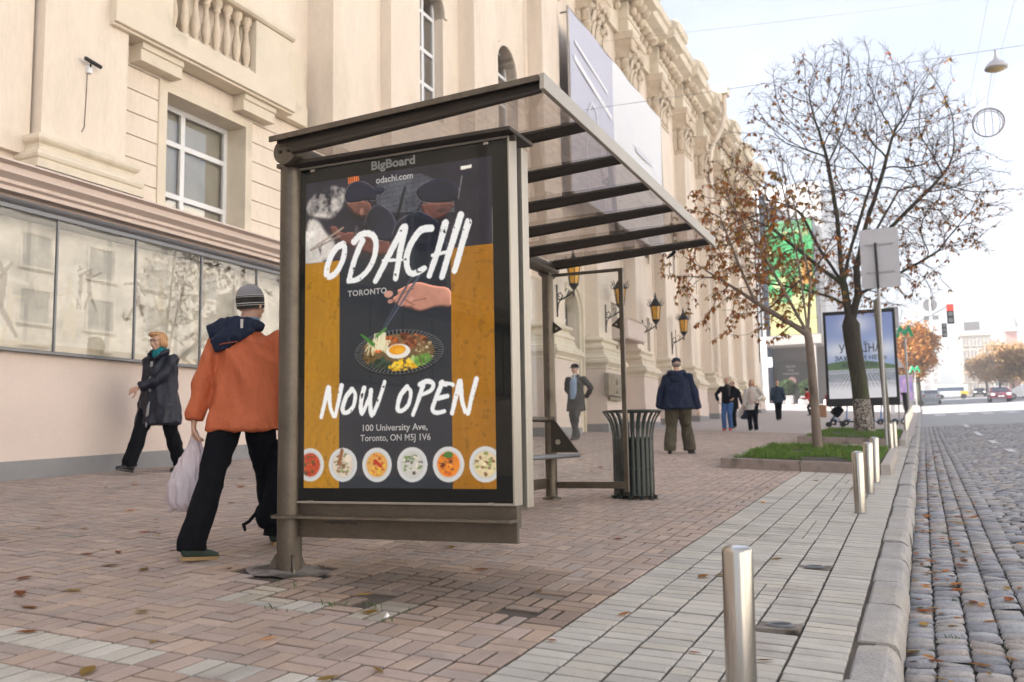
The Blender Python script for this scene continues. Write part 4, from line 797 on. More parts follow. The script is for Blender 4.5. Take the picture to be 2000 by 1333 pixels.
def paint_poster():
    H, Wd = PH_, PW_; ar = Wd / 1.257                       # pixels per metre
    v, u = np.mgrid[0:H, 0:Wd]; u = u / (Wd - 1); v = v / (H - 1); X = u * 1.257; Y = v * 1.845
    S = lambda *c: np.array(srgb(*c))
    r = np.random.default_rng(3)
    def fbm(sx, sy, seed, oct=5):
        rr = np.random.default_rng(seed); o = np.zeros((H, Wd)); amp = 1; tot = 0
        for k in range(oct):
            nx, ny = int(sx * 2 ** k) + 2, int(sy * 2 ** k) + 2; gd = rr.random((ny + 1, nx + 1)); fx = u * nx * .999; fy = v * ny * .999
            i = fx.astype(int); j = fy.astype(int); a = fx - i; b = fy - j; a = a * a * (3 - 2 * a); b = b * b * (3 - 2 * b)
            o += amp * ((gd[j, i] * (1 - a) + gd[j, i + 1] * a) * (1 - b) + (gd[j + 1, i] * (1 - a) + gd[j + 1, i + 1] * a) * b); tot += amp; amp *= .55
        return o / tot
    def poly(P):
        P = np.array(P); m = np.zeros((H, Wd), bool); x, y = P[:, 0], P[:, 1]
        for i in range(len(P)):
            j = i - 1
            c = ((y[i] > v) != (y[j] > v)); 
            if y[i] == y[j]: continue
            m ^= c & (u < (x[j] - x[i]) * (v - y[i]) / (y[j] - y[i]) + x[i])
        return m
    def smooth_poly(P, n=3):
        P = [tuple(p) for p in P]
        for _ in range(n): P = [q for a, b in zip(P, P[1:] + P[:1]) for q in ((.75 * a[0] + .25 * b[0], .75 * a[1] + .25 * b[1]), (.25 * a[0] + .75 * b[0], .25 * a[1] + .75 * b[1]))]
        return poly(P)
    def blur(m, n=1):
        m = m.astype(float)
        for _ in range(n): m = (m + np.roll(m, 1, 0) + np.roll(m, -1, 0) + np.roll(m, 1, 1) + np.roll(m, -1, 1)) / 5
        return m
    def put(C, m, col, k=1.0, b=1):
        a = blur(m, b)[..., None] * k; return C * (1 - a) + np.asarray(col) * a
    def seg(p, q, w0, w1=None):
        w1 = w0 if w1 is None else w1; px, py = p[0] * 1.257, p[1] * 1.845; qx, qy = q[0] * 1.257, q[1] * 1.845; dx, dy = qx - px, qy - py
        t = np.clip(((X - px) * dx + (Y - py) * dy) / max(dx * dx + dy * dy, 1e-9), 0, 1); return np.hypot(X - px - t * dx, Y - py - t * dy) < w0 + (w1 - w0) * t
    def ell(cx, cy, rx, ry): return ((X - cx * 1.257) / rx) ** 2 + ((Y - cy * 1.845) / ry) ** 2 < 1
    n1 = fbm(4, 6, 1); n2 = fbm(14, 20, 2); n3 = fbm(40, 60, 5, 3); n4 = fbm(3, 30, 8)
    C = np.zeros((H, Wd, 3))
    # mustard plaster
    sw = .5 + .5 * np.sin((u * 38 + 7 * n1 + 9 * v + 3 * n2) * 3.2) * (n1 > .45)
    M = S(182, 128, 26) * (.78 + .32 * n1 + .16 * n3)[..., None] * (1 - .10 * sw)[..., None]
    M[n3 > .71] *= .72
    M[:, u[0] > .79] *= np.array([.92, .80, .55]); C[:] = M
    band = (u > .197) & (u < .790); D = S(43, 46, 52) * (.8 + .35 * n1)[..., None]; D = D * (1 + .25 * np.clip(v - .35, 0, 1))[..., None]; C[band] = D[band]
    ph = v < .272; base = S(38, 36, 46) * (.7 + .7 * n1)[..., None]; C[ph] = base[ph]
    # kitchen photograph
    tl = poly(ART['tiles']); tc = S(82, 84, 92) * (.8 + .5 * n1)[..., None]; C = np.where(tl[..., None], tc, C)
    ty = (v * 1.0 - u * -.045); row = np.floor((v + .05 * u) / .0155); gr = (((v + .05 * u) / .0155) % 1 < .12) | (((u + .035 * (row % 2)) / .07) % 1 < .06); C[tl & gr] *= .5
    C = put(C, poly(ART['fire']), S(200, 90, 40), .8 , 2); C[(poly(ART['fire'])) & ((u * 90) % 1 < .3)] = S(255, 150, 70)
    C = put(C, seg((.1, .19), (.33, .28), .05), S(70, 60, 62), .35, 6)
    for k in ('smoke1', 'smoke2'):
        m = blur(smooth_poly(ART[k]), 14) * np.clip((n2 - .36) * 5 * (1.2 if k == 'smoke2' else .8), 0, 1); C = C * (1 - m[..., None]) + S(222, 212, 205) * m[..., None]
    m = blur(poly([(0, .16), (.05, .17), (.10, .272), (0, .272)]), 6) * .8; C = C * (1 - m[..., None]) + S(235, 228, 220) * m[..., None]
    sk = S(150, 104, 88)
    def vol(m, k, n=9):
        h = blur(m, n); gy, gx = np.gradient(h); return np.clip(1 + k * n * (gx * -.5 + gy * .8) + .25 * (n2 - .5), .35, 1.7)[..., None]
    def skin(key, c, b=1):
        nonlocal C
        m = smooth_poly(ART[key], 2); C = np.where(blur(m, b)[..., None] > .5, c * (.65 + .7 * n1)[..., None] * vol(m, 1.2), C)
    skin('arm1', S(112, 70, 62)); skin('face1', S(118, 78, 68)); skin('face2', S(112, 74, 66))
    for k, c in (('shirt1', S(38, 41, 54)), ('shirt2', S(33, 35, 47)), ('cap1', S(30, 34, 52)), ('cap2', S(30, 33, 50))):
        m = smooth_poly(ART[k], 2); e = blur(m, 2); C = np.where(m[..., None], c * (.8 + .4 * n1)[..., None] * vol(m, 1.6, 12), C)
        rim = (e > .30) & (e < .66) & (n2 > .40); C[rim & ph] = C[rim & ph] * .5 + S(170, 170, 180) * .5
    a = ART['face1']; C = put(C, ell(.295, .192, .03, .016), S(60, 45, 45), .8, 3); C = put(C, ell(.32, .12, .014, .02), S(175, 125, 108), .9, 1)   # beard, ear
    C = put(C, ell(.745, .150, .03, .012), S(55, 42, 44), .7, 3); C = put(C, seg((.655, .105), (.62, .14), .006), S(40, 36, 45), .9, 1)
    C = put(C, seg((.03, .225), (.215, .165), .006), S(170, 150, 135), .9, 1); C = put(C, seg((.03, .228), (.2, .19), .005), S(150, 130, 120), .9, 1)
    C = put(C, seg((.29, .17), (.29, .25), .012), S(88, 84, 88), .7, 2); C = put(C, poly(ART['white']), S(250, 240, 230))
    C = put(C, seg((.555, .06), (.51, .16), .009), S(18, 18, 24), .9, 2); C = put(C, seg((.85, .05), (.83, .12), .004), S(150, 150, 155), .5, 1)
    sh_ = (.62 + .75 * fbm(9, 14, 77)) * (.82 + .36 * fbm(90, 130, 78, 2)); C[ph] = (C * np.clip(sh_, .5, 1.25)[..., None])[ph]; C[ph & (n3 > .6) & (C.sum(-1) < .5)] *= 1.15
    lower = ~ph & (v < .29); C[~ph & (u <= .197)] = M[~ph & (u <= .197)]; m_ = ~ph & (u >= .79); C[m_] = M[m_] * .9; m_ = ~ph & band; C[m_] = D[m_]
    # hand with chopsticks
    hm = smooth_poly(ART['hand'], 2) & (u < .79); hc = S(188, 132, 112) * (.45 + .7 * n1 + .35 * n2)[..., None] * (1.12 - 1.6 * np.clip(v - .40, 0, .12) / .12 * .25)[..., None]; hc = hc * vol(hm, 1.0, 8); C = np.where(blur(hm, 1)[..., None] > .5, hc, C)
    for p, q in (((.545, .415), (.60, .438)), ((.59, .425), (.66, .42)), ((.53, .40), (.60, .385)), ((.56, .44), (.62, .455))): C = put(C, seg(p, q, .0035), S(120, 75, 62), .75, 1)
    for cx, cy in ((.475, .42), (.53, .432), (.585, .418)): C = put(C, ell(cx, cy, .018, .012), S(222, 160, 145), .7, 1)
    C = put(C, seg(ART['ch1'][0], ART['ch3'][1], .0075, .003), S(72, 78, 92), 1, 1); C = put(C, seg(ART['ch2'][0], ART['ch4'][1], .0075, .003), S(88, 95, 112), 1, 1)
    C = put(C, ell(.465, .396, .030, .02), S(215, 160, 140), .95, 1)       # thumb over the sticks
    # bowl of noodles
    b0, b1, b2 = ART['bowl']; bx = (b1[0] - b0[0]) * 1.257; by = (b2[1] - b0[1]) * 1.845; cx, cy = b0
    C = put(C, ell(cx, cy + .006, bx * 1.0, by * 1.02), S(22, 23, 27), 1, 1)
    ang = np.arctan2((Y - cy * 1.845) / by, (X - cx * 1.257) / bx); rad = np.hypot((Y - cy * 1.845) / by, (X - cx * 1.257) / bx)
    ray_ = (rad > .80) & (rad < .985) & ((ang * 62 / (2 * np.pi)) % 1 < .22); C[ray_] = S(120, 122, 124); C[(rad > .985) & (rad < 1.01)] = S(85, 88, 92)
    inn = rad < .80; C[inn] = (S(120, 95, 60) * (.5 + n2)[..., None])[inn]
    BL_ = ART['blobs']
    def blob(i, cols, rx, ry, n, sz, seed):
        nonlocal C
        rr = np.random.default_rng(seed)
        for _ in range(n):
            a = rr.random() * 6.28; q = math.sqrt(rr.random()); px = BL_[i][0] + q * rx * math.cos(a); py = BL_[i][1] + q * ry * math.sin(a); s_ = sz * rr.uniform(.6, 1.3)
            C = put(C, ell(px, py, s_, s_ * rr.uniform(.6, 1)) & (rad < .86), np.array(S(*cols[rr.integers(len(cols))])) * rr.uniform(.75, 1.15), 1, 1)
    blob(8, [(120, 90, 45), (90, 65, 35), (150, 115, 60)], .05, .035, 26, .016, 1); blob(2, [(120, 62, 38), (150, 84, 50), (92, 48, 32), (170, 105, 62)], .10, .028, 46, .017, 2)
    blob(5, [(170, 140, 100), (120, 88, 60), (200, 180, 140)], .06, .03, 40, .008, 3); blob(1, [(40, 60, 45), (28, 45, 35), (60, 80, 62)], .06, .025, 46, .011, 4)
    blob(0, [(240, 196, 40), (225, 170, 25), (250, 215, 80)], .08, .024, 55, .0115, 5); blob(6, [(120, 165, 70), (180, 205, 130), (95, 140, 60)], .055, .025, 28, .013, 6)
    blob(7, [(225, 110, 35), (235, 130, 50)], .03, .014, 8, .014, 7); blob(9, [(110, 62, 40), (200, 100, 40)], .04, .016, 12, .012, 9)
    rr = np.random.default_rng(4)
    for _ in range(30):     # noodles
        p = (BL_[3][0] + rr.normal(0, .028), BL_[3][1] - .01 + rr.random() * .03); q = (p[0] + rr.normal(0, .03), p[1] + rr.random() * .04); C = put(C, seg(p, q, .0035), S(232, 222, 180), .95, 1)
    for _ in range(16): p = (BL_[3][0] + rr.normal(0, .014), BL_[3][1] - .022); C = put(C, seg(p, (p[0] - .01, p[1] + .05), .004), S(238, 230, 192), .9, 1)
    C = put(C, seg((BL_[4][0] - .035, BL_[4][1] - .02), (BL_[4][0] + .03, BL_[4][1] + .014), .006, .012), S(70, 130, 48), 1, 1); C = put(C, seg((BL_[4][0] + .10, BL_[4][1] - .035), (BL_[4][0] + .05, BL_[4][1] - .012), .005, .009), S(84, 140, 50), 1, 1)
    e0, e1, e2 = ART['egg']; C = put(C, ell(e0[0], e0[1], (e1[0] - e0[0]) * 1.257, (e2[1] - e0[1]) * 1.845), S(240, 232, 222), 1, 1)
    e0, e1, e2 = ART['yolk']; C = put(C, ell(e0[0], e0[1], (e1[0] - e0[0]) * 1.257, (e2[1] - e0[1]) * 1.845), S(238, 158, 24), 1, 1); C = put(C, ell(e0[0] + .012, e0[1] + .004, .03, .018), S(250, 185, 50), .8, 3)
    # row of dishes
    PL = ART['plates']; pr = (PL[6][0] - PL[5][0]) * 1.257
    pal = [[(190, 70, 35), (215, 95, 40), (60, 90, 40), (150, 40, 30)], [(222, 205, 185), (150, 110, 75), (110, 80, 45), (140, 160, 90)], [(225, 165, 80), (200, 60, 40), (240, 200, 60), (215, 130, 70)],
           [(205, 200, 190), (35, 30, 28), (230, 220, 205), (120, 150, 80)], [(235, 135, 35), (240, 165, 60), (95, 45, 35), (210, 90, 30)], [(225, 205, 160), (130, 75, 55), (235, 220, 180), (150, 160, 90)]]
    for i in range(6):
        px, py = PL[i]; d = np.hypot(X - px * 1.257, Y - py * 1.845) / pr
        C = put(C, d < 1.0, S(214, 212, 210), 1, 1); C = put(C, (d > .72) & (d < .80), S(188, 186, 185), .6, 2); C = put(C, d < .72, S(*pal[i][0]), 1, 1)
        rr = np.random.default_rng(20 + i)
        for _ in range(60):
            a = rr.random() * 6.28; q = math.sqrt(rr.random()) * .62; s_ = pr * rr.uniform(.04, .14)
            C = put(C, ((X - px * 1.257 - pr * q * math.cos(a)) / s_) ** 2 + ((Y - py * 1.845 - pr * q * math.sin(a)) / (s_ * rr.uniform(.4, 1))) ** 2 < 1, np.array(S(*pal[i][rr.integers(4)])) * rr.uniform(.75, 1.15), .9, 1)
        if i == 2: C = put(C, seg((px - .01, py - .012), (px + .02, py + .004), .010), S(190, 40, 30), 1, 1)
        if i == 4: C = put(C, ell(px, py - .028, .03, .018), S(70, 120, 50), 1, 1)
        if i == 1: C = put(C, seg((px - .005, py - .045), (px - .02, py - .005), .012), S(150, 95, 60), 1, 1); C = put(C, ell(px + .03, py - .02, .024, .022), S(235, 218, 200), 1, 1)
    # brush lettering with worn edges
    wear = (fbm(60, 90, 31, 3) * .6 + fbm(25, 30, 33, 3) * .4)
    def stroke(P, w, k0=1.0, k1=.75):
        P = np.array(P); m = np.zeros((H, Wd), bool); n = len(P); Q = []
        for i in range(n - 1):      # Catmull-Rom
            p0, p1, p2, p3 = P[max(i - 1, 0)], P[i], P[i + 1], P[min(i + 2, n - 1)]
            for t in np.linspace(0, 1, 5)[:-1]: Q.append(.5 * ((2 * p1) + (-p0 + p2) * t + (2 * p0 - 5 * p1 + 4 * p2 - p3) * t * t + (-p0 + 3 * p1 - 3 * p2 + p3) * t ** 3))
        Q.append(P[-1]); N = len(Q)
        for i in range(N - 1):
            f = lambda j: w * (k0 + (k1 - k0) * j / N) * (1 + .22 * (wear - .5) * 2)
            px, py = Q[i][0] * 1.257, Q[i][1] * 1.845; qx, qy = Q[i + 1][0] * 1.257, Q[i + 1][1] * 1.845; dx, dy = qx - px, qy - py
            t = np.clip(((X - px) * dx + (Y - py) * dy) / max(dx * dx + dy * dy, 1e-9), 0, 1); m |= np.hypot(X - px - t * dx, Y - py - t * dy) < f(i)
        return m
    hole = wear > .70
    Lm = np.zeros((H, Wd), bool)
    for k, P in BR1.items(): Lm |= stroke(P, .0205 if k[0] not in 'D' else .019, 1.05 if k not in ('A3', 'H3') else .5, .8 if k not in ('A3', 'H3') else .45)
    for k, P in BR2.items(): Lm |= stroke(P, .0150, 1.0, .72)
    C = put(C, Lm & ~hole, S(247, 246, 245), 1, 1)
    return C, Wd, H
MT['poster'] = attr_mat('printed poster', rough=.8, emit=.115)  # faint glow added to the print to lift its brightness
def build_poster():
    C, Wd, H = paint_poster(); xs = np.linspace(-3.347, -2.090, Wd); zs = np.linspace(2.668, .823, H); Xg, Zg = np.meshgrid(xs, zs)
    V = np.stack([Xg.ravel(), np.full(Wd * H, YF + .0085), Zg.ravel()], 1); i = (np.arange(H - 1)[:, None] * Wd + np.arange(Wd - 1)).ravel()
    F = np.stack([i, i + Wd, i + Wd + 1, i + 1], 1); return fast_mesh('poster', V, F, 'poster', np.clip(C, 0, 1).reshape(-1, 3), parent=ab)
build_poster()
mb = MB()
for a, b, c, d in ((AX0 + .012, -3.347, AZ0 + .012, AZ1 - .012), (-2.090, AX1 - .011, AZ0 + .012, AZ1 - .012), (-3.347, -2.090, AZ0 + .012, .823), (-3.347, -2.090, 2.668, AZ1 - .012)): mb.box(a, b, YF + .0065, YF + .0115, c, d)
mb.build('border', 'black_glass', ab)
def text(name, s, x, y, z, size, mat, parent, bold=0, rot=(R(90), 0, 0), align='LEFT', space=1.0, ext=.0004, xs=1.0, shear=0):
    c = bpy.data.curves.new(name, 'FONT'); c.body = s; c.size = size; c.align_x = align; c.offset = bold; c.space_character = space; c.extrude = ext; c.resolution_u = 3; c.shear = shear
    o = bpy.data.objects.new(name, c); me = bake(o); bpy.data.curves.remove(c)
    w = max(v.co.x for v in me.vertices) - min(v.co.x for v in me.vertices); me.materials.clear()
    me.transform(Matrix.Translation((x, y, z)) @ Matrix.Rotation(rot[2], 4, 'Z') @ Matrix.Rotation(rot[0], 4, 'X') @ Matrix.Diagonal((xs, 1, 1, 1))); return link(name, me, mat, parent), w
MT['ink_white'] = pmat('white ink', (.86, .86, .85), .5, var=0, bump=0); MT['ink_grey'] = pmat('grey lettering', (.42, .42, .40), .5, var=0, bump=0)
def fit_text(name, s, x0, x1, y, z, size, mat, parent, bold=0, space=1.0, **k):
    o, w = text('tmp', s, 0, 0, 0, size, mat, None, bold, (0, 0, 0), space=space); mn = min(v.co.x for v in o.data.vertices); bpy.data.objects.remove(o)
    f = (x1 - x0) / w; return text(name, s, x0 - mn * f, y, z, size, mat, parent, bold, space=space, xs=f, **k)[0]
yt = YF + .0078
fit_text('web_address', 'odachi.com', -2.846, -2.596, yt, 2.604, .058, 'ink_white', ab, bold=.0006)
fit_text('city_lettering', 'TORONTO', -3.042, -2.774, yt, 1.945, .047, 'ink_white', ab, bold=.0014, space=1.1)
fit_text('street_address', '100 University Ave,', -2.936, -2.510, yt, 1.150, .052, 'ink_white', ab, bold=.001)
fit_text('postal_address', 'Toronto, ON M5J 1V6', -2.953, -2.491, yt, 1.092, .052, 'ink_white', ab, bold=.001)
fit_text('owner_lettering', 'BigBoard', -2.876, -2.580, YF + .0055, 2.690, .072, 'ink_grey', ab, bold=.0022)
mb = MB(); mb.add([(AX0 + .012, YF - .003, AZ0 + .012), (AX1 - .011, YF - .003, AZ0 + .012), (AX1 - .011, YF - .003, AZ1 - .012), (AX0 + .012, YF - .003, AZ1 - .012)], [(0, 1, 2, 3)]); mb.build('front_glass', 'glass_ad', ab)
# end glass wall
XE = -2.615
mb = MB(); mb.box(XE - .022, XE + .022, 8.72, 8.76, .565, 2.76); mb.box(RP[0] + .05, XE + .022, 8.735, 8.765, 2.745, 2.775); mb.prism_x([(8.72, .60), (8.76, .60), (8.76, .665), (8.72, .665)], RP[0] + .05, XE - .02); mb.build('glass_frame', 'bronze', sh, bevel=.003)
mb = MB(); mb.add([(RP[0] + .065, 8.74, .67), (XE - .03, 8.74, .67), (XE - .03, 8.74, 2.74), (RP[0] + .065, 8.74, 2.74)], [(0, 1, 2, 3)]); mb.build('glass_pane', 'glass', sh)
for x, s_ in ((RP[0] + .06, 1), (XE - .02, -1)):
    mb = MB(); mb.prism_y([(x, 2.28), (x + s_ * .09, 2.20), (x, 2.16)] if s_ > 0 else [(x, 2.28), (x, 2.16), (x + s_ * .09, 2.20)], 8.725, 8.755); mb.tube([(x + s_ * .035, 8.715, 2.208), (x + s_ * .035, 8.724, 2.208)], .012, 8, 1); mb.build('clamp', ['bronze_dark', 'bronze_light'], sh)
# back glass wall and perch seat
mb = MB(); mb.add([(-3.44, 4.68, .72), (-3.44, 8.66, .72), (-3.44, 8.66, 2.72), (-3.44, 4.68, 2.72)], [(0, 1, 2, 3)]); mb.build('glass_pane', 'glass', sh)
mb = MB(); mb.box(-3.46, -3.42, 4.65, 8.68, .60, .70); mb.tube([(-3.42, 5.0, 1.285), (-3.42, 8.72, 1.285)], .028, 12); mb.tube([(-3.42, 8.70, 1.285), (-3.33, 8.70, 1.285)], .028, 12); mb.build('back_rail', 'bronze', sh)
mb = MB(); mb.box(-3.42, -3.10, 5.1, 8.73, .925, .94); mb.tube([(-3.10, 5.1, .925), (-3.10, 8.735, .925)], .02, 8); mb.build('perch_seat', 'frame_grey', sh)
mb = MB(); mb.prism_y([(-3.43, .955), (-3.085, .955), (-3.10, .975), (-3.34, 1.29), (-3.43, 1.29)], 8.685, 8.70); mb.tube([(-3.30, 8.675, 1.06), (-3.30, 8.684, 1.06)], .026, 14, 1); mb.build('seat_side', ['bronze_dark', 'bronze_light'], sh)
# ============================================================ litter bin
def litter_bin():
    x, y = -2.70, 9.28; z = g(x, y); t = thing('litter_bin', (x, y, z), 'dark green slatted litter bin flaring out at the rim behind the glass end wall', 'litter bin')
    n = 24
    mb = MB()
    for i in range(n):
        a = 2 * math.pi * i / n; c, s_ = math.cos(a), math.sin(a); P = [(.205, .03), (.205, .58), (.208, .66), (.225, .75), (.255, .82), (.295, .875)]
        mb.tube([(x + r_ * c, y + r_ * s_, z + h) for r_, h in P], [(.005, .019)] * len(P), 6, 0, True, up=(c, s_, 0), smooth=False)
    mb.build('slats', 'bin', t)
    mb = MB()
    for zz, r_ in ((.035, .197), (.30, .197), (.60, .197)): mb.lathe((x, y, z), [(r_ - .012, zz - .015), (r_, zz - .015), (r_, zz + .015), (r_ - .012, zz + .015)], 32)
    mb.build('hoop', 'bin', t)
    mb = MB(); mb.tube([(x + .300 * math.cos(a), y + .300 * math.sin(a), z + .885) for a in np.linspace(0, 2 * math.pi, 33)], .012, 6, 0, False); mb.build('rim', 'bin', t)
    MB().lathe((x, y, z), [(.17, .02), (.18, .62), (.165, .62), (.16, .1)], 28).build('liner', 'black', t)
    mb = MB()
    for i in range(12): a = 2 * math.pi * i / 12 + .1; mb.box(x + .215 * math.cos(a) - .02, x + .215 * math.cos(a) + .02, y + .215 * math.sin(a) - .02, y + .215 * math.sin(a) + .02, z - .01, z + .028)
    mb.build('foot', 'bin', t)
litter_bin()
# ============================================================ TREE BEDS, GRASS, TREES
MT['grass'] = attr_mat('grass blades', rough=.7, transl=.35)
def tree_bed(name, x0, x1, y0, y1, label, h=.15, seed=1):
    xm, ym = (x0 + x1) / 2, (y0 + y1) / 2; t = thing(name, (xm, y0, g(xm, y0)), label, 'tree bed'); w = .13; rr = random.Random(seed)
    def stone(xa, xb, ya, yb):
        mb = MB(); zs = [g(x, y) for x, y in ((xa, ya), (xb, ya), (xb, yb), (xa, yb))]; e = .008; n = 7 if (xb - xa) > .5 or (yb - ya) > .5 else 3
        vs = [(xa, ya, zs[0] - .05), (xb, ya, zs[1] - .05), (xb, yb, zs[2] - .05), (xa, yb, zs[3] - .05)]; top = [(xa, ya, zs[0] + h), (xb, ya, zs[1] + h), (xb, yb, zs[2] + h), (xa, yb, zs[3] + h)]
        mb.add(vs + top, [(0, 3, 2, 1), (4, 5, 6, 7), (0, 1, 5, 4), (1, 2, 6, 5), (2, 3, 7, 6), (3, 0, 4, 7)]); mb.build('edge_stone', 'granite' if ya < y0 + .2 and xb < x1 - .1 else 'granite_light', t, bevel=.012)
    x = x0
    while x < x1 - .14:
        ln = min(1.12, x1 - .14 - x); stone(x + .003, x + ln - .003, y0, y0 + w); stone(x + .003, x + ln - .003, y1 - w, y1); x += ln
    y = y0 + w
    while y < y1 - w - .05:
        ln = min(1.1, y1 - w - y); stone(x0, x0 + w, y + .003, y + ln - .003); stone(x1 - w, x1, y + .003, y + ln - .003); y += ln
    stone(x1 - .135, x1 + .0, y0 - .001, y0 + w)
    mb = MB(); n = 10; vs = [(x0 + w + (x1 - x0 - 2 * w) * i / n, y0 + w + (y1 - y0 - 2 * w) * j / n, 0) for i in range(n + 1) for j in range(n + 1)]
    vs = [(x, y, g(x, y) + h - .03 + .025 * noise.noise((x * 1.5, y * 1.5, seed)) + .04 * math.sin(math.pi * min(1, max(0, (x - x0) / (x1 - x0))))) for x, y, _ in vs]
    mb.add(vs, [(i * (n + 1) + j, (i + 1) * (n + 1) + j, (i + 1) * (n + 1) + j + 1, i * (n + 1) + j + 1) for i in range(n) for j in range(n)], 0, True); mb.build('soil', 'soil', t)
    return t
def grass(name, x0, x1, y0, y1, n, hh, h0, label, bare, seed):
    r_ = np.random.default_rng(seed); x = r_.uniform(x0, x1, n); y = r_.uniform(y0, y1, n)
    dens = np.array([noise.noise((a * 1.3, b * 1.3, seed)) for a, b in zip(x, y)]); keep = dens > bare; x, y = x[keep], y[keep]; n = len(x)
    z = gz(x, y) + h0; a = r_.uniform(0, 6.28, n); H = hh * r_.uniform(.5, 1.25, n); w = .0035 * r_.uniform(.7, 1.5, n); b = r_.uniform(0, .6, n) * H; ta = r_.uniform(0, 6.28, n)
    V = np.zeros((n, 4, 3)); dx, dy = np.cos(a) * w, np.sin(a) * w
    V[:, 0] = np.stack([x - dx, y - dy, z], 1); V[:, 1] = np.stack([x + dx, y + dy, z], 1); V[:, 2] = np.stack([x + dx * .6 + np.cos(ta) * b * .4, y + dy * .6 + np.sin(ta) * b * .4, z + H * .6], 1); V[:, 3] = np.stack([x + np.cos(ta) * b, y + np.sin(ta) * b, z + H], 1)
    c = np.array([.10, .20, .035]) * r_.uniform(.6, 1.4, (n, 1)) + np.array([.10, .05, .01]) * r_.uniform(0, 1, (n, 1)) * (r_.random((n, 1)) < .4); C = np.repeat(c[:, None], 4, 1).reshape(-1, 3)
    o = fast_mesh(name, V.reshape(-1, 3), np.arange(4 * n).reshape(-1, 4), 'grass', C); return tag(o, label, 'grass', kind='stuff')
tree_bed('tree_bed', -2.68, -.36, 13.75, 18.6, 'near rectangular tree bed of brown granite edging full of bright grass', seed=1)
tree_bed('tree_bed', -2.66, -.26, 23.2, 31.5, 'farther granite-edged tree bed with sparse grass round the dark trunk', seed=2)
grass('grass', -2.53, -.52, 13.9, 18.4, 24000, .11, .11, 'bright green grass filling the near tree bed', -.08, 3)
grass('grass', -2.5, -.42, 23.35, 31.3, 16000, .10, .11, 'thin grass in the farther tree bed', -.1, 4)
def weeds(pts, name, label, hh=.05):
    r_ = np.random.default_rng(8); V = []; F = []; C = []
    for (cx, cy, rad, n) in pts:
        for _ in range(n):
            x, y = cx + r_.normal(0, rad), cy + r_.normal(0, rad * .5); z = g(x, y) - .008; a = r_.random() * 6.28; H = hh * r_.uniform(.3, 1.2); w = .0025; t = r_.random() * 6.28; b = H * r_.uniform(.1, .9); k = len(V)
            V += [(x - w * math.cos(a), y - w * math.sin(a), z), (x + w * math.cos(a), y + w * math.sin(a), z), (x + b * .4 * math.cos(t) + w, y + b * .4 * math.sin(t), z + H * .65), (x + b * math.cos(t), y + b * math.sin(t), z + H)]; F.append((k, k + 1, k + 2, k + 3)); C += [np.array([.07, .13, .03]) * r_.uniform(.6, 1.4)] * 4
    return tag(fast_mesh(name, V, F, 'grass', np.array(C)), label, 'weeds', kind='stuff')
weeds([(-2.72, 3.95, .03, 22), (-2.55, 4.0, .05, 14), (-2.9, 3.75, .04, 10), (-2.3, 3.8, .05, 8), (-3.2, 4.2, .08, 8)], 'weeds', 'small weeds growing in the paving joints before the poster', .035)
weeds([(float(xk(y)) + .16 + .15 * random.random(), y, .02, 14) for y in (5.2, 6.1, 7.4, 9.0, 11.5, 14, 17)], 'moss', 'moss and weeds between the cobbles along the kerb', .02)
# bark
MT['bark_dark'] = pmat('dark mossy bark', (.045, .036, .028), .95, var=.3, vscale=9, bump=.9, bscale=18, bdist=.05, stretch=(1, 1, .25), col2=(.06, .065, .028), c2pos=(.45, .62), c2scale=2.5)
MT['bark_white'] = pmat('flaking whitewash', (.38, .34, .30), .95, var=.25, vscale=6, bump=.9, bscale=18, bdist=.05, col2=(.06, .048, .038), c2pos=(.42, .58), c2scale=20)
MT['bark_young'] = pmat('smooth grey brown bark', (.20, .155, .125), .85, var=.2, vscale=10, bump=.5, bscale=30, bdist=.02, stretch=(1, 1, .5), col2=(.09, .07, .05), c2pos=(.5, .7), c2scale=5)
MT['twig'] = pmat('twigs', (.075, .055, .050), .9, var=.2, bump=0)
MT['leaf'] = attr_mat('withered leaf', rough=.7, transl=.45)
def colonize(seeds, attract, D, kill, infl, iters, rs, grav=0, wob=.15):
    """space colonisation from polylines of seed nodes; returns positions, parents"""
    P = [np.array(p, float) for p, _ in seeds]; par = [q for _, q in seeds]; A = np.array(attract, float); alive = np.ones(len(A), bool)
    pos = np.array(P); near = np.full(len(A), 1e9); idx = np.zeros(len(A), int)
    for k, p in enumerate(pos):
        d = np.linalg.norm(A - p, axis=1); m = d < near; near[m] = d[m]; idx[m] = k
    dirs = {}
    for it in range(iters):
        alive &= near > kill; m = alive & (near < infl)
        if not m.any(): break
        ids = idx[m]; vec = A[m] - np.array(P)[ids]; vec /= np.linalg.norm(vec, axis=1)[:, None] + 1e-9
        new = []
        for n_ in np.unique(ids):
            d = vec[ids == n_].sum(0); L = np.linalg.norm(d)
            if L < .2: continue
            pd = P[n_] - P[par[n_]] if par[n_] >= 0 else np.zeros(3); pl = np.linalg.norm(pd); d = d / L + (.85 * pd / pl if pl > 0 else 0) + rs.normal(0, wob, 3); d[2] += grav; d /= np.linalg.norm(d)
            q = P[n_] + d * D; key = tuple(np.round(q / (D * .35)).astype(int))
            if key in dirs: continue
            dirs[key] = 1; new.append((q, n_))
        if not new: break
        for q, n_ in new:
            k = len(P); P.append(q); par.append(int(n_)); d = np.linalg.norm(A - q, axis=1); m = d < near; near[m] = d[m]; idx[m] = k
    return np.array(P), np.array(par)
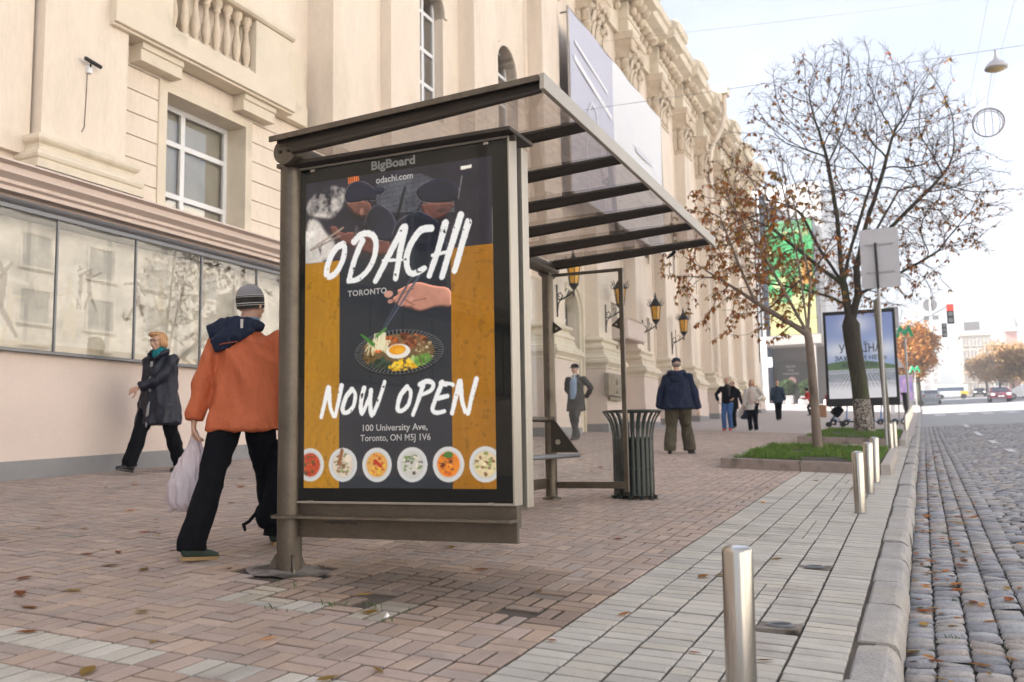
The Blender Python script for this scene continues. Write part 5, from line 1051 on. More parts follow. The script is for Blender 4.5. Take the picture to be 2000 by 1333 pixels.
def tree_mesh(P, par, r_tip, expo, rmax=None, nseg=5):
    n = len(P); rad = np.zeros(n); cnt = np.zeros(n); order = range(n - 1, -1, -1); acc = np.zeros(n); kids = [[] for _ in range(n)]
    for i in range(n):
        if par[i] >= 0: kids[par[i]].append(i)
    for i in order:
        a = acc[i] if acc[i] > 0 else r_tip ** expo
        rad[i] = a ** (1 / expo)
        if par[i] >= 0: acc[par[i]] += a
    if rmax: rad = np.minimum(rad, rmax)
    return rad, kids
def chains(P, par, kids, rad):
    """split into chains following the thickest child"""
    out = []; stack = [(0, None)]
    while stack:
        i, pr = stack.pop(); ch = [i] if pr is None else [pr, i]
        while kids[i]:
            ks = sorted(kids[i], key=lambda k: -rad[k])
            for k in ks[1:]: stack.append((k, i))
            i = ks[0]; ch.append(i)
        out.append(ch)
    return out
def leaf_cluster(V, F, C, p, r_, size, cols, n=4, down=1.0):
    for _ in range(n):
        a = r_.random() * 6.28; d = np.array([math.cos(a) * .75, math.sin(a) * .75, -down * r_.uniform(.3, 1.3)]); d /= np.linalg.norm(d); s = np.cross(d, [0, 0, 1]); s /= np.linalg.norm(s) + 1e-6
        up = np.cross(s, d); L = size * r_.uniform(.6, 1.25); w = L * r_.uniform(.16, .30); f = r_.uniform(.1, .7) * w; k = len(V)
        V += [p, p + d * L * .55 + s * w + up * f, p + d * L * .6 - up * .02 * L, p + d * L * .55 - s * w + up * f, p + d * L + up * r_.uniform(-.3, .1) * L]
        F += [(k, k + 1, k + 4, k + 2), (k, k + 2, k + 4, k + 3)]; c = np.array(cols[r_.integers(len(cols))]) * r_.uniform(.65, 1.3); C += [c] * 5
LEAFC = [(.42, .15, .03), (.32, .10, .022), (.48, .21, .045), (.24, .08, .025), (.38, .23, .05), (.28, .18, .04)]
def emit_tree(t, P, par, rad, kids, rcut, mats, off, white=None):
    th = MB(); tw = MB()
    for ch in chains(P, par, kids, rad):
        pts = [P[i] for i in ch]; rr = [max(rad[i], .002) for i in ch]
        if len(ch) > 1 and ch[0] != 0: rr[0] = min(rr[0], rad[ch[1]] * 1.15)
        if rr[0] > rcut: th.tube(pts, rr, 10 if rr[0] > .08 else 6, 0, True)
        else: tw.tube(pts, rr, 4 if rr[0] > .012 else 3, 0, False)
    a = th.build('trunk', mats[0], t); b = tw.build('twigs', mats[1], t); return a, b
# ---- young tree in the near bed
def young_tree():
    x, y = -1.64, 17.3; z = g(x, y) + .12; t = thing('young_tree', (x, y, z), 'young slim tree with thin forking stems and drooping brown leaves in the near grass bed', 'tree'); rs = np.random.default_rng(5)
    seeds = [((x, y, z - .1), -1)]
    def line(a, pts):
        last = a
        for p in pts: seeds.append((p, last)); last = len(seeds) - 1
        return last
    f = line(0, [(x - .01, y, z + .5), (x - .02, y, z + 1.0), (x - .03, y, z + 1.5), (x - .05, y, z + 1.9), (x - .07, y, z + 2.1)])
    def limb(a, p0, dirv, L, n, curve=0.0):
        p = np.array(p0, float); d = np.array(dirv, float); d /= np.linalg.norm(d); q = []
        for i in range(n): p = p + d * L / n; d = d + np.array([0, 0, curve]) + rs.normal(0, .015, 3); d /= np.linalg.norm(d); q.append(tuple(p))
        return line(a, q)
    p0 = seeds[f][0]
    l1 = limb(f, p0, (-1.0, .15, .72), 2.6, 9, .01)          # long left limb
    l2 = limb(f, p0, (-.06, 0, 1), 3.6, 12)                  # main stem
    l3 = limb(f + 3, seeds[f + 3][0], (1, -.2, .75), 1.9, 7, .02)
    l4 = limb(f, p0, (.10, .1, 1), 1.0, 4); l5 = limb(l4, seeds[l4][0], (.55, .1, 1), 2.0, 7); l6 = limb(l4, seeds[l4][0], (-.18, 0, 1), 2.2, 8)
    l7 = limb(l1 - 5, seeds[l1 - 5][0], (-.35, -.3, 1), 1.7, 6); l8 = limb(f, p0, (-.45, -.2, 1), 2.9, 10)
    l9 = limb(l1 - 2, seeds[l1 - 2][0], (-1, .1, .15), 1.0, 4)
    A = []
    while len(A) < 800:
        q = rs.uniform(-1, 1, 3)
        if (q ** 2).sum() < 1:
            p = np.array([x - .95, y - .1, z + 3.6]) + q * np.array([1.75, 1.4, 1.75])
            if rs.random() < .45 and p[0] > x: continue
            A.append(p)
    P, par = colonize(seeds, A, .13, .19, .95, 90, rs, -.01, .2); rad, kids = tree_mesh(P, par, .0042, 2.0, .105)
    rad[:6] = [.095, .080, .074, .072, .072, .075]
    emit_tree(t, P, par, rad, kids, .02, ('bark_young', 'twig'), None)
    V, F, C = [], [], []; tips = [i for i in range(len(P)) if rad[i] < .0095]
    for i in tips:
        w = .8 if P[i][0] < x - .3 else .25
        if P[i][2] > z + 5.2: w *= .3
        if rs.random() < w: leaf_cluster(V, F, C, P[i], rs, .105, LEAFC, 3 + rs.integers(3))
    fast_mesh('crown', np.array(V), F, 'leaf', np.array(C), parent=t)
young_tree()
# ---- old tree in the far bed
def old_tree():
    x, y = -1.43, 28.3; z = g(x, y) + .1; t = thing('old_tree', (x, y, z), 'big wide tree with dark mossy trunk, whitewashed foot and nearly bare autumn crown', 'tree'); rs = np.random.default_rng(12)
    seeds = [((x + .06, y, z - .15), -1)]
    def line(a, pts):
        last = a
        for p in pts: seeds.append((p, last)); last = len(seeds) - 1
        return last
    f = line(0, [(x + .04, y, z + .4), (x + .01, y, z + .9), (x - .02, y, z + 1.5), (x - .08, y, z + 2.1), (x - .14, y, z + 2.7), (x - .16, y, z + 3.15)])
    def limb(a, dirv, L, n, curve=0.0):
        p = np.array(seeds[a][0], float); d = np.array(dirv, float); d /= np.linalg.norm(d); q = []
        for i in range(n): p = p + d * L / n; d = d + np.array([0, 0, curve]) + rs.normal(0, .04, 3); d /= np.linalg.norm(d); q.append(tuple(p))
        return line(a, q)
    a = limb(f, (-.12, 0, 1), 1.2, 4); b = limb(f, (.30, .05, 1), .9, 3)
    b1 = limb(b, (.02, 0, 1), .8, 3)
    limb(a, (-.55, .2, 1), 2.6, 8, .02); limb(a, (-.10, -.25, 1), 3.6, 11); a2 = limb(a, (.15, .3, 1), 3.6, 11); limb(b1, (.25, -.2, 1), 3.2, 10); limb(b1, (.75, .1, 1), 3.6, 11, -.01); limb(b1, (.45, .6, 1), 3.0, 9)
    limb(b, (1.0, -.1, .45), 2.4, 8, -.02); limb(a - 2, (-1, .1, .55), 2.6, 8, -.01); limb(a, (-1, -.4, .9), 2.6, 8)
    A = []
    while len(A) < 7600:
        q = rs.uniform(-1, 1, 3); r2 = (q ** 2).sum()
        if r2 < 1 and (r2 > .12 or rs.random() < .4):
            p = np.array([x + .05, y, z + 7.1]) + q * np.array([4.45, 3.7, 4.35])
            if p[2] < z + 3.6 and abs(p[0] - x) < 1.0: continue
            if noise.noise(tuple(p * .62)) < -.16 or (r2 > .72 and noise.noise(tuple(p * 1.1 + 7)) < .02): continue
            A.append(p)
    P, par = colonize(seeds, A, .17, .24, 1.5, 120, rs, .01, .11); rad, kids = tree_mesh(P, par, .0048, 2.12, .30)
    rad[:7] = [.31, .255, .235, .225, .225, .235, .25]
    # fine end twigs
    P = list(P); par = list(par); rad = list(rad); nb = len(P)
    for i in range(nb):
        if rad[i] < .0125:
            for _ in range(3 if rs.random() < .6 else 2):
                d = P[i] - P[par[i]]; d /= np.linalg.norm(d) + 1e-9; j = i; L = rs.uniform(.10, .34)
                for s_ in range(2): d = d + rs.normal(0, .33, 3) + np.array([0, 0, .08]); d /= np.linalg.norm(d); P.append(P[j] + d * L / 2); par.append(j); rad.append(.0034); kids.append([]); kids[j].append(len(P) - 1); j = len(P) - 1
    P = np.array(P); par = np.array(par); rad = np.array(rad)
    th, tw = emit_tree(t, P, par, rad, kids, .028, ('bark_dark', 'twig'), None)
    me = th.data; me.materials.append(MT['bark_white'])
    sub = [p for p in me.polygons if p.center.z < z + .98 and abs(p.center.x - x) < .6]
    V, F, C = [], [], []
    for i in range(nb):
        if rad[i] < .012:
            w = .22 + .60 * max(0, (x - P[i][0]) / 4) + .34 * max(0, (z + 6.5 - P[i][2]) / 3)
            if P[i][2] > z + 8.4: w *= .55
            w *= 1.0 + 1.6 * noise.noise(tuple(P[i] * .9))
            if rs.random() < w: leaf_cluster(V, F, C, P[i], rs, .125, LEAFC, 2 + rs.integers(4))
    fast_mesh('crown', np.array(V), F, 'leaf', np.array(C), parent=t)
    mb = MB(); n = 20; rows = np.linspace(-.1, .98, 9); vs = []
    for zz in rows:
        f_ = np.interp(zz, [-.15, .4, .9, 1.5], [.31, .255, .235, .225]); cx = np.interp(zz, [-.15, .4, .9, 1.5], [x + .06, x + .04, x + .01, x - .02])
        for k in range(n): a_ = 2 * math.pi * k / n; rr_ = f_ * (1.035 + .05 * noise.noise((math.cos(a_) * 2, math.sin(a_) * 2, zz * 3))) + (.04 if zz < 0 else 0); vs.append((cx + rr_ * math.cos(a_), y + rr_ * math.sin(a_), z + zz + (.05 * noise.noise((a_ * 3, 1, 1)) if zz > .9 else 0)))
    mb.add(vs, [(i * n + j, i * n + (j + 1) % n, (i + 1) * n + (j + 1) % n, (i + 1) * n + j) for i in range(len(rows) - 1) for j in range(n)], 0, True); mb.build('whitewashed_bark', 'bark_white', t)
old_tree()
# ---- fallen leaves
def litter(name, pts, label, size=.05):
    r_ = np.random.default_rng(6); V, F, C = [], [], []
    for x, y in pts:
        z = g(x, y) + (.006 if not (-2.6 < x < -.4 and 13.8 < y < 18.6) else .20); a = r_.random() * 6.28; L = size * r_.uniform(.5, 1.5); w = L * r_.uniform(.25, .5); k = len(V); c, s = math.cos(a), math.sin(a)
        q = lambda u, v_, h: (x + u * c - v_ * s, y + u * s + v_ * c, z + h)
        cu = r_.uniform(.1, .5) * w; V += [q(-L, 0, .002), q(-.2 * L, w, cu), q(.45 * L, w * .8, cu * 1.2), q(L, 0, cu * .8), q(.4 * L, -w * .8, cu * .9), q(-.25 * L, -w, cu * .6), q(.1 * L, 0, 0)]
        F += [(k, k + 6, k + 1, k + 1), (k + 6, k + 3, k + 2, k + 1), (k, k + 5, k + 6, k + 6), (k + 5, k + 4, k + 3, k + 6)]
        c_ = np.array(LEAFC[r_.integers(6)]) * r_.uniform(.5, 1.5); C += [c_] * 7
    V = np.array(V); me = bpy.data.meshes.new(name); me.from_pydata(V.tolist(), [], [tuple(dict.fromkeys(f)) for f in F]); a = me.color_attributes.new('Col', 'FLOAT_COLOR', 'POINT'); cc = np.ones((len(V), 4), np.float32); cc[:, :3] = C; a.data.foreach_set('color', cc.ravel())
    return tag(link(name, me, 'leaf'), label, 'fallen leaves', kind='stuff')
r_ = np.random.default_rng(77); pts = []
for _ in range(260):
    y = 2.6 + 16 * r_.random() ** 1.5; x = r_.uniform(-8.5, -.5)
    if x < -3.3 or r_.random() < .35: pts.append((x, y))
pts += [(-1.35, 4.4), (-.9, 3.9), (-1.2, 5.5), (-3.35, 3.1), (-3.0, 3.05), (-2.6, 3.3), (-4.1, 3.6), (-4.9, 4.4), (-2.05, 2.95)]
litter('fallen_leaves', pts, 'scattered brown leaves lying on the brick pavement', .046)
pts = [(float(xk(y)) + abs(r_.normal(0, .28)) + .02, y) for y in 3.5 + 20 * r_.random(210) ** 1.4] + [(float(xk(y)) + r_.uniform(.3, 2.2), y) for y in r_.uniform(4, 14, 60)]
pts += [(r_.uniform(-2.4, -.6), r_.uniform(14, 18.3)) for _ in range(36)]
litter('fallen_leaves', pts, 'orange leaves gathered among the cobbles beside the kerb', .044)
r_ = np.random.default_rng(78)
for (x, y, lab) in ((-2.35, 3.85, 'crumpled scrap of white paper on the paving below the poster'),):
    mb = MB(); z = g(x, y); mb.add([(x - .012, y, z + .001), (x + .01, y - .006, z + .002), (x + .014, y + .01, z + .012), (x - .005, y + .014, z + .018), (x + .002, y + .004, z + .025)], [(0, 1, 4), (1, 2, 4), (2, 3, 4), (3, 0, 4), (0, 3, 2, 1)]); tag(mb.build('paper_scrap', 'frame_white'), lab, 'paper scrap')
# ============================================================ PEOPLE
MT['skin'] = pmat('skin', (.55, .33, .24), .5, var=.06, vscale=12, bump=.05); MT['skin_far'] = MT['skin']
def cloth(name, col, rough=.8, bump=.35, bscale=7, var=.08, spec=.3, stretch=(1, 1, .6)): return pmat(name, col, rough, var=var, vscale=3, fine=.04, fscale=90, bump=bump, bscale=bscale, bdist=.05, stretch=stretch, spec=spec)
MT['orange_cloth'] = cloth('orange nylon', (.50, .125, .05), .65, 1.0, 7, spec=.3); MT['navy_cloth'] = cloth('navy nylon', (.009, .016, .040), .6, .7, 9, spec=.25); MT['black_cloth'] = cloth('black cloth', (.0055, .006, .0085), .9, spec=.12); MT['coat_navy'] = cloth('dark navy coat', (.008, .009, .020), .5, .6, 8, spec=.4)
MT['jacket_blue'] = cloth('dark blue jacket', (.007, .013, .038), .7, .6, 6, spec=.25); MT['olive'] = cloth('olive trousers', (.075, .064, .042), .9, .7, 8); MT['jeans'] = cloth('blue jeans', (.05, .12, .30)); MT['white_knit'] = cloth('white knit', (.62, .58, .55)); MT['pale_top'] = cloth('pale top', (.6, .5, .45))
MT['grey_coat'] = cloth('dark grey coat', (.055, .052, .05)); MT['sky_knit'] = cloth('light blue sweater', (.27, .36, .50)); MT['teal'] = cloth('teal scarf', (.01, .20, .24), .8, .8, 25); MT['red_cloth'] = cloth('red cloth', (.5, .04, .03)); MT['suit'] = cloth('dark blue suit', (.03, .045, .07)); MT['denim_collar'] = cloth('pale denim collar', (.16, .24, .34))
MT['hair_blond'] = pmat('red blond hair', (.46, .25, .11), .6, var=.25, vscale=20, bump=.8, bscale=60, stretch=(1, 1, .3)); MT['hair_dark'] = pmat('dark hair', (.04, .028, .02), .6, var=.2, bump=.6); MT['hair_grey'] = pmat('short grey hair', (.20, .17, .15), .8, var=.2, bump=.5)
MT['knit_grey'] = pmat('grey knit', (.26, .245, .26), .9, var=.08, bump=.6, bscale=120, stretch=(1, 1, .3)); MT['knit_dark'] = pmat('dark knit', (.028, .026, .025), .9, var=.1, bump=.6, bscale=120); MT['knit_pale'] = pmat('pale knit', (.5, .48, .46), .9, var=.05, bump=.4)
MT['shoe_green'] = cloth('green suede', (.035, .055, .045), .8, .2, 30); MT['sole_tan'] = cloth('tan rubber', (.30, .20, .10), .7, .1, 30); MT['shoe_black'] = cloth('black leather', (.012, .011, .011), .35, .1, 20, spec=.6); MT['shoe_red'] = cloth('red shoes', (.55, .06, .04), .6, .1); MT['shoe_white'] = cloth('white shoes', (.7, .7, .7), .6, .1); MT['lip'] = pmat('lips', (.42, .16, .13), .5, var=0, bump=0); MT['eye'] = pmat('eyes', (.03, .02, .02), .3, var=0, bump=0)
def remesh(mb, name, vox, sm=4, wr=0, wf=9, seed=0, wst=(1, 1, .55)):
    me = mb.mesh(name + '_raw'); bm = bmesh.new(); bm.from_mesh(me); bmesh.ops.remove_doubles(bm, verts=bm.verts, dist=1e-6); bm.to_mesh(me); bm.free(); o = bpy.data.objects.new('tmp', me)
    r = o.modifiers.new('r', 'REMESH'); r.mode = 'VOXEL'; r.voxel_size = vox; s = o.modifiers.new('s', 'SMOOTH'); s.factor = .5; s.iterations = sm
    m2 = bake(o); bpy.data.meshes.remove(me); m2.name = name
    if wr:
        n_ = len(m2.vertices); co = np.empty(n_ * 3, np.float32); no = np.empty(n_ * 3, np.float32); m2.vertices.foreach_get('co', co); m2.vertex_normals.foreach_get('vector', no); co = co.reshape(-1, 3); no = no.reshape(-1, 3); d = np.empty(n_)
        for i, c in enumerate(co.tolist()):
            p = Vector((c[0] * wst[0] + seed, c[1] * wst[1], c[2] * wst[2])) * wf; d[i] = (1 - abs(noise.noise(p)) * 3.4) * .8 + noise.noise(p * 2.3 + Vector((5, 3, 1))) * .7
        d = np.maximum(d, -.35)
        m2.vertices.foreach_set('co', (co + no * (wr * d)[:, None]).astype(np.float32).ravel()); m2.update()
    for p in m2.polygons: p.use_smooth = True
    m2.materials.clear(); return m2
def ik(a, b, l1, l2, hint):
    a, b = Vector(a), Vector(b); d = b - a; L = min(d.length, (l1 + l2) * .999); u = d.normalized(); x = (l1 * l1 - l2 * l2 + L * L) / (2 * L); h = math.sqrt(max(l1 * l1 - x * x, 0)); k = Vector(hint); k = (k - u * k.dot(u)).normalized(); return a + u * x + k * h
def add_hand(mb, w, d, nrm, curl, sd, s=1.0):
    d = Vector(d).normalized(); nrm = Vector(nrm); nrm = (nrm - d * nrm.dot(d)).normalized(); sid = d.cross(nrm) * sd; w = Vector(w)
    mb.tube([w - d * .03 * s, w, w + d * .035 * s, w + d * .085 * s], [(.024 * s, .019 * s), (.025 * s, .018 * s), (.038 * s, .017 * s), (.040 * s, .014 * s)], 10, up=sid)
    for i, (off, L) in enumerate(((.030, .068), (.010, .078), (-.010, .072), (-.029, .056))):
        p = w + d * .08 * s + sid * off * s; dd = d.copy(); pts = [p]
        for k in range(3):
            ang = curl * (.7 + .25 * k) + .06 * i; dd = (dd * math.cos(ang) + nrm * math.sin(ang)).normalized(); nr2 = nrm; p = p + dd * L * s * (.42, .33, .25)[k]; pts.append(p.copy())
        mb.tube(pts, [.0105 * s, .0100 * s, .0092 * s, .0075 * s], 7)
    p = w + d * .02 * s + sid * .03 * s; mb.tube([p, p + (d * .6 + sid * .65 + nrm * .2) * .035 * s, p + (d * 1.1 + sid * .75 + nrm * .55) * .055 * s, p + (d * 1.6 + sid * .6 + nrm * .9) * .062 * s], [.015 * s, .0135 * s, .0115 * s, .009 * s], 7)
def add_head(mb, c, yaw, pitch=0, s=1.0, female=False):
    Rm = Matrix.Rotation(yaw, 3, 'Z') @ Matrix.Rotation(pitch, 3, 'X'); c = Vector(c)
    def e(p, r, rx=0): mb.ell(c + Rm @ Vector(p) * s, [q * s for q in r], 16, 12, 0, Rm @ Matrix.Rotation(rx, 3, 'X'))
    e((0, -.012, .028), (.076, .096, .088)); e((0, .018, -.03), (.060, .070, .078)); e((0, .042, -.082), (.036, .036, .028)); e((0, .075, .018), (.05, .02, .02)); e((0, .094, -.022), (.011, .020, .024), -.3); e((0, .106, -.036), (.015, .012, .010))
    e((0, .084, -.062), (.023, .010, .008))
    for q in (-1, 1): e((q * .079, -.008, -.012), (.009, .018, .030)); e((q * .040, .066, -.03), (.020, .016, .018))
    return Rm
def person(label, loc, rot, P, wear, vox=.012, group=None):
    """P: joint overrides in the figure's own frame (x right, y ahead, z up from the ground)"""
    k = P.get('h', 1.75) / 1.75; t = thing('person', loc, label, 'person', group, rot); fat = P.get('fat', 1.0)
    J = dict(pel=(0, 0, .95), wai=(0, 0, 1.08), che=(0, .01, 1.30), nck=(0, -.005, 1.50), hd=(0, .02, 1.635), aL=(-.10, .12, .09), aR=(.10, -.12, .09), wL=(-.30, .0, .84), wR=(.30, .0, .84), eL=(0, -1, 0), eR=(0, -1, 0), kL=(0, 1, 0), kR=(0, 1, 0), yaw=0, pitch=0, tL=0, tR=0, fL=(0, 1, 0), fR=(0, 1, 0), curl=.5)
    J.update(P); V = {a: (Vector(b) if isinstance(b, tuple) else b) for a, b in J.items()}
    shw = .180 * (1 + (fat - 1) * .3); lean = V['nck'] - V['pel']
    sL = V['nck'] + Vector((-shw, 0, -.088)); sR = V['nck'] + Vector((shw, 0, -.088)); hL = V['pel'] + Vector((-.095, 0, -.03)); hR = V['pel'] + Vector((.095, 0, -.03))
    V['kneeL'] = ik(hL, V['aL'], .44, .425, V['kL']); V['kneeR'] = ik(hR, V['aR'], .44, .425, V['kR']); V['elbL'] = ik(sL, V['wL'], .30, .27, V['eL']); V['elbR'] = ik(sR, V['wR'], .30, .27, V['eR'])
    body = MB(); b = 1.0
    body.tube([V['pel'] - Vector((0, 0, .08)), V['pel'], V['wai'], V['che'], V['nck'] - Vector((0, 0, .06)), V['nck'] + Vector((0, 0, .0)), V['nck'] + (V['hd'] - V['nck']) * .6], [(.12, .09), (.135, .10), (.115, .085), (.125, .085), (.085, .06), (.056, .056), (.054, .058)], 14, up=(1, 0, 0))
    for s_, e_, w_ in ((sL, V['elbL'], V['wL']), (sR, V['elbR'], V['wR'])): body.tube([s_, (s_ + e_) / 2, e_, (e_ + w_) / 2, w_], [.045, .042, .036, .034, .024], 10)
    for h_, k_, a_ in ((hL, V['kneeL'], V['aL']), (hR, V['kneeR'], V['aR'])): body.tube([h_, (h_ + k_) / 2, k_, (k_ + a_) / 2, a_], [.075, .065, .048, .045, .035], 10)
    Rm = add_head(body, V['hd'], V['yaw'], V['pitch'])
    for nm, sd, e_ in (('L', 1, V['elbL']), ('R', -1, V['elbR'])):
        w_ = V['w' + nm]; d = J.get('hd' + nm); d = Vector(d) if d else (w_ - e_).normalized(); nrm = Vector(J.get('hn' + nm, (1 if nm == 'L' else -1, .2, 0))); add_hand(body, w_ + (w_ - e_).normalized() * .015, d, nrm, J['curl'], sd)
    sc = Matrix.Diagonal((k, k, k))
    def fin(me, mat, name, parent=t): me.transform(Matrix.Scale(k, 4)); return link(name, me, mat, parent, False)
    bo = fin(remesh(body, 'body', min(vox, .009) if vox < .012 else .011, 2), 'skin', 'body')
    # face
    if wear.get('face', True):
        fm = MB(); c = V['hd']
        for q in (-1, 1): fm.ell(c + Rm @ Vector((q * .031, .088, .004)), (.012, .006, .006), 8, 6, 0, Rm); fm.box(0, 0, 0, 0, 0, 0) if False else None
        me = fm.mesh('eyes'); fin(me, 'eye', 'eyes')
        fm = MB(); fm.ell(c + Rm @ Vector((0, .097, -.062)), (.021, .006, .006), 8, 6, 0, Rm); fin(fm.mesh('mouth'), 'lip', 'mouth')
        fm = MB()
        for q in (-1, 1): fm.tube([c + Rm @ Vector((q * .014, .093, .021)), c + Rm @ Vector((q * .033, .090, .026)), c + Rm @ Vector((q * .052, .078, .020))], [.003, .004, .002], 5)
        fin(fm.mesh('eyebrows'), wear.get('haircol', 'hair_grey'), 'eyebrows')
    # trousers
    tr = MB(); lw = wear.get('leg', 1.0) * (1 + (fat - 1) * .6); fl = wear.get('flare', 1.0)
    tr.tube([V['pel'] + Vector((0, 0, .10)), V['pel'], V['pel'] - Vector((0, 0, .10))], [(.155 * fat, .115 * fat), (.17 * fat, .125 * fat), (.14 * fat, .10 * fat)], 14, up=(1, 0, 0))
    for h_, k_, a_ in ((hL, V['kneeL'], V['aL']), (hR, V['kneeR'], V['aR'])):
        d = (a_ - k_).normalized(); tr.tube([h_ + Vector((0, 0, .02)), (h_ * .6 + k_ * .4), k_, (k_ + a_) / 2, a_ + Vector((0, 0, .03)), a_ + Vector((0, 0, -.025)) + d * .0], [.098 * lw, .092 * lw, .072 * lw, .068 * lw * fl, .068 * lw * fl, .071 * lw * fl], 12)
    fin(remesh(tr, 'trousers', vox, 3, .010, 8, 2), wear['trousers'], 'trousers')
    # shoes
    for nm in ('L', 'R'):
        a_ = V['a' + nm]; f = Vector(V['f' + nm]).normalized(); f.z = 0; f.normalize(); tilt = V['t' + nm]; Q = Matrix.Rotation(math.atan2(-f.x, f.y), 3, 'Z') @ Matrix.Rotation(tilt, 3, 'X')
        sh_ = MB(); P_ = lambda x, y, z: a_ + Q @ Vector((x, y, z))
        sh_.tube([P_(0, -.065, -.035), P_(0, -.045, -.03), P_(0, .02, -.03), P_(0, .10, -.048), P_(0, .155, -.056), P_(0, .19, -.06)], [(.026, .030), (.034, .040), (.038, .040), (.044, .028), (.040, .022), (.022, .014)], 12, up=Q @ Vector((1, 0, 0)))
        sh_.tube([P_(0, -.02, .035), P_(0, -.01, -.02)], [.036, .040], 10)
        so = fin(remesh(sh_, 'shoe', .008 if vox < .012 else .012, 2), wear['shoe'], 'shoe')
        sl = MB(); n = 18; out_ = []
        for i in range(n): a = 2 * math.pi * i / n; yy = .062 + .135 * math.cos(a); xx = (.040 + .006 * math.cos(a)) * math.sin(a); out_.append((xx, yy))
        vs = [P_(x, y, -.088) for x, y in out_] + [P_(x, y, -.066) for x, y in out_]; sl.add(vs, [(i, (i + 1) % n, n + (i + 1) % n, n + i) for i in range(n)] + [tuple(range(n - 1, -1, -1)), tuple(range(n, 2 * n))]); me = sl.mesh('sole'); me.transform(Matrix.Scale(k, 4)); link('sole', me, wear.get('sole', wear['shoe']), so, False)
    # jacket
    jk = MB(); hem = wear.get('hem', .80); jf = fat * wear.get('loose', 1.0); hz = V['pel'] + Vector((0, 0, hem - .95)) if hem < .95 else V['pel']
    hz = Vector((V['pel'].x, V['pel'].y, hem)); hemw = wear.get('hemw', 1.0)
    prof = [(hz, (.205 * hemw, .155 * hemw)), ((hz * .5 + V['pel'] * .5), (.20 * (hemw + 1) / 2, .15 * (hemw + 1) / 2)), (V['wai'], (.185, .138)), (V['che'], (.185, .135)), (V['nck'] + Vector((0, 0, -.13)), (.165, .11)), (V['nck'] + Vector((0, 0, -.075)), (.138, .09)), (V['nck'] + Vector((0, 0, -.03)), (.092, .076)), (V['nck'] + Vector((0, .0, .012)), (.066, .066))]
    jk.tube([p for p, _ in prof], [(a * (1 + (jf - 1) * q), bb * (1 + (jf - 1) * q)) for (_, (a, bb)), q in zip(prof, (1, 1, 1, .9, .5, .2, 0, 0))], 18, up=(1, 0, 0))
    sw = wear.get('sleeve', 1.0)
    for s_, e_, w_ in ((sL, V['elbL'], V['wL']), (sR, V['elbR'], V['wR'])):
        jk.ell(s_ + Vector((0, 0, -.016)), (.070 * (1 + (jf - 1) * .5), .072 * (1 + (jf - 1) * .5), .064), 12, 8); jk.tube([s_, (s_ + e_) / 2, e_, (e_ + w_) / 2, w_ + (e_ - w_).normalized() * .01], [.072 * sw, .068 * sw, .060 * sw, .056 * sw, .050 * sw], 12)
    if wear.get('jacket'): fin(remesh(jk, 'jacket', vox, 3, wear.get('wr', .008), wear.get('wf', 7), 4), wear['jacket'], wear.get('jname', 'jacket'))
    return t, V, Rm, k, fin
# ---- man in the orange jacket
loc = (-4.09, 4.92); z0 = g(*loc)
t, V, Rm, k, fin = person('orange-jacketed person in a grey striped beanie from behind, carrying a plastic bag', (*loc, z0), R(24), dict(h=1.75, fat=1.10, pel=(-.01, 0, .95), wai=(.0, .01, 1.08), che=(.0, .03, 1.29), nck=(-.005, .05, 1.50), hd=(.01, .075, 1.645), yaw=R(-22), aL=(-.22, -.34, .085), aR=(.125, .34, .10), fL=(.62, .78, 0), fR=(-.05, 1, 0), kL=(-.1, 1, 0), wL=(-.325, -.03, .86), wR=(.285, .06, .83), eL=(-.7, -.7, 0), eR=(.6, -.7, 0), tL=R(-4), curl=1.0, hdL=(0, .1, -1), hdR=(0, .1, -1)),
    dict(trousers='black_cloth', shoe='shoe_green', sole='sole_tan', jacket='orange_cloth', hem=.80, hemw=1.10, leg=1.06, flare=1.08, sleeve=1.10, wr=.022, wf=5.2, haircol='hair_dark', loose=1.0), .011)
hd = V['hd']; mb = MB()      # beanie in bands
def beanie(hd, Rm, bands, fin, yaw):
    o = None; n = 24; prof = [(-.022, .088), (-.008, .0905), (.0, .0905), (.004, .0915), (.012, .0915), (.018, .0925), (.050, .0925), (.056, .0915), (.060, .0915), (.066, .0905), (.070, .090), (.076, .0885), (.105, .077), (.125, .060), (.140, .035), (.146, .008)]
    cm = ['knit_dark', 'knit_dark', 'knit_pale', 'knit_dark', 'knit_pale', 'knit_dark', 'knit_dark', 'knit_pale', 'knit_dark', 'knit_pale', 'knit_grey', 'knit_grey', 'knit_grey', 'knit_grey', 'knit_grey']; keys = ['knit_dark', 'knit_pale', 'knit_grey']
    mb = MB(); T = Rm @ Matrix.Rotation(R(8), 3, 'X'); ring = lambda z, r_: [hd + T @ Vector((r_ * math.cos(2 * math.pi * j / n) * .94, r_ * 1.14 * math.sin(2 * math.pi * j / n) - .006, z)) for j in range(n)]
    vs = [p for z, r_ in prof for p in ring(z, r_)]
    for i in range(len(prof) - 1): mb.add(vs[i * n:(i + 2) * n], [(j, (j + 1) % n, n + (j + 1) % n, n + j) for j in range(n)], keys.index(cm[i]), True)
    mb.add(vs[-n:], [tuple(range(n))], 2); me = mb.mesh('beanie'); return fin(me, keys, 'beanie')
beanie(hd, Rm, None, fin, 0)
mb = MB(); n = V['nck']     # pale denim collar
mb.tube([n + Vector((0, -.005, -.015)), n + Vector((0, -.005, .03)), n + Vector((0, -.005, .055))], [(.095, .085), (.085, .08), (.083, .078)], 16, up=(1, 0, 0)); fin(remesh(mb, 'collar', .008, 2), 'denim_collar', 'collar')
mb = MB()       # hood hanging to the left on the back
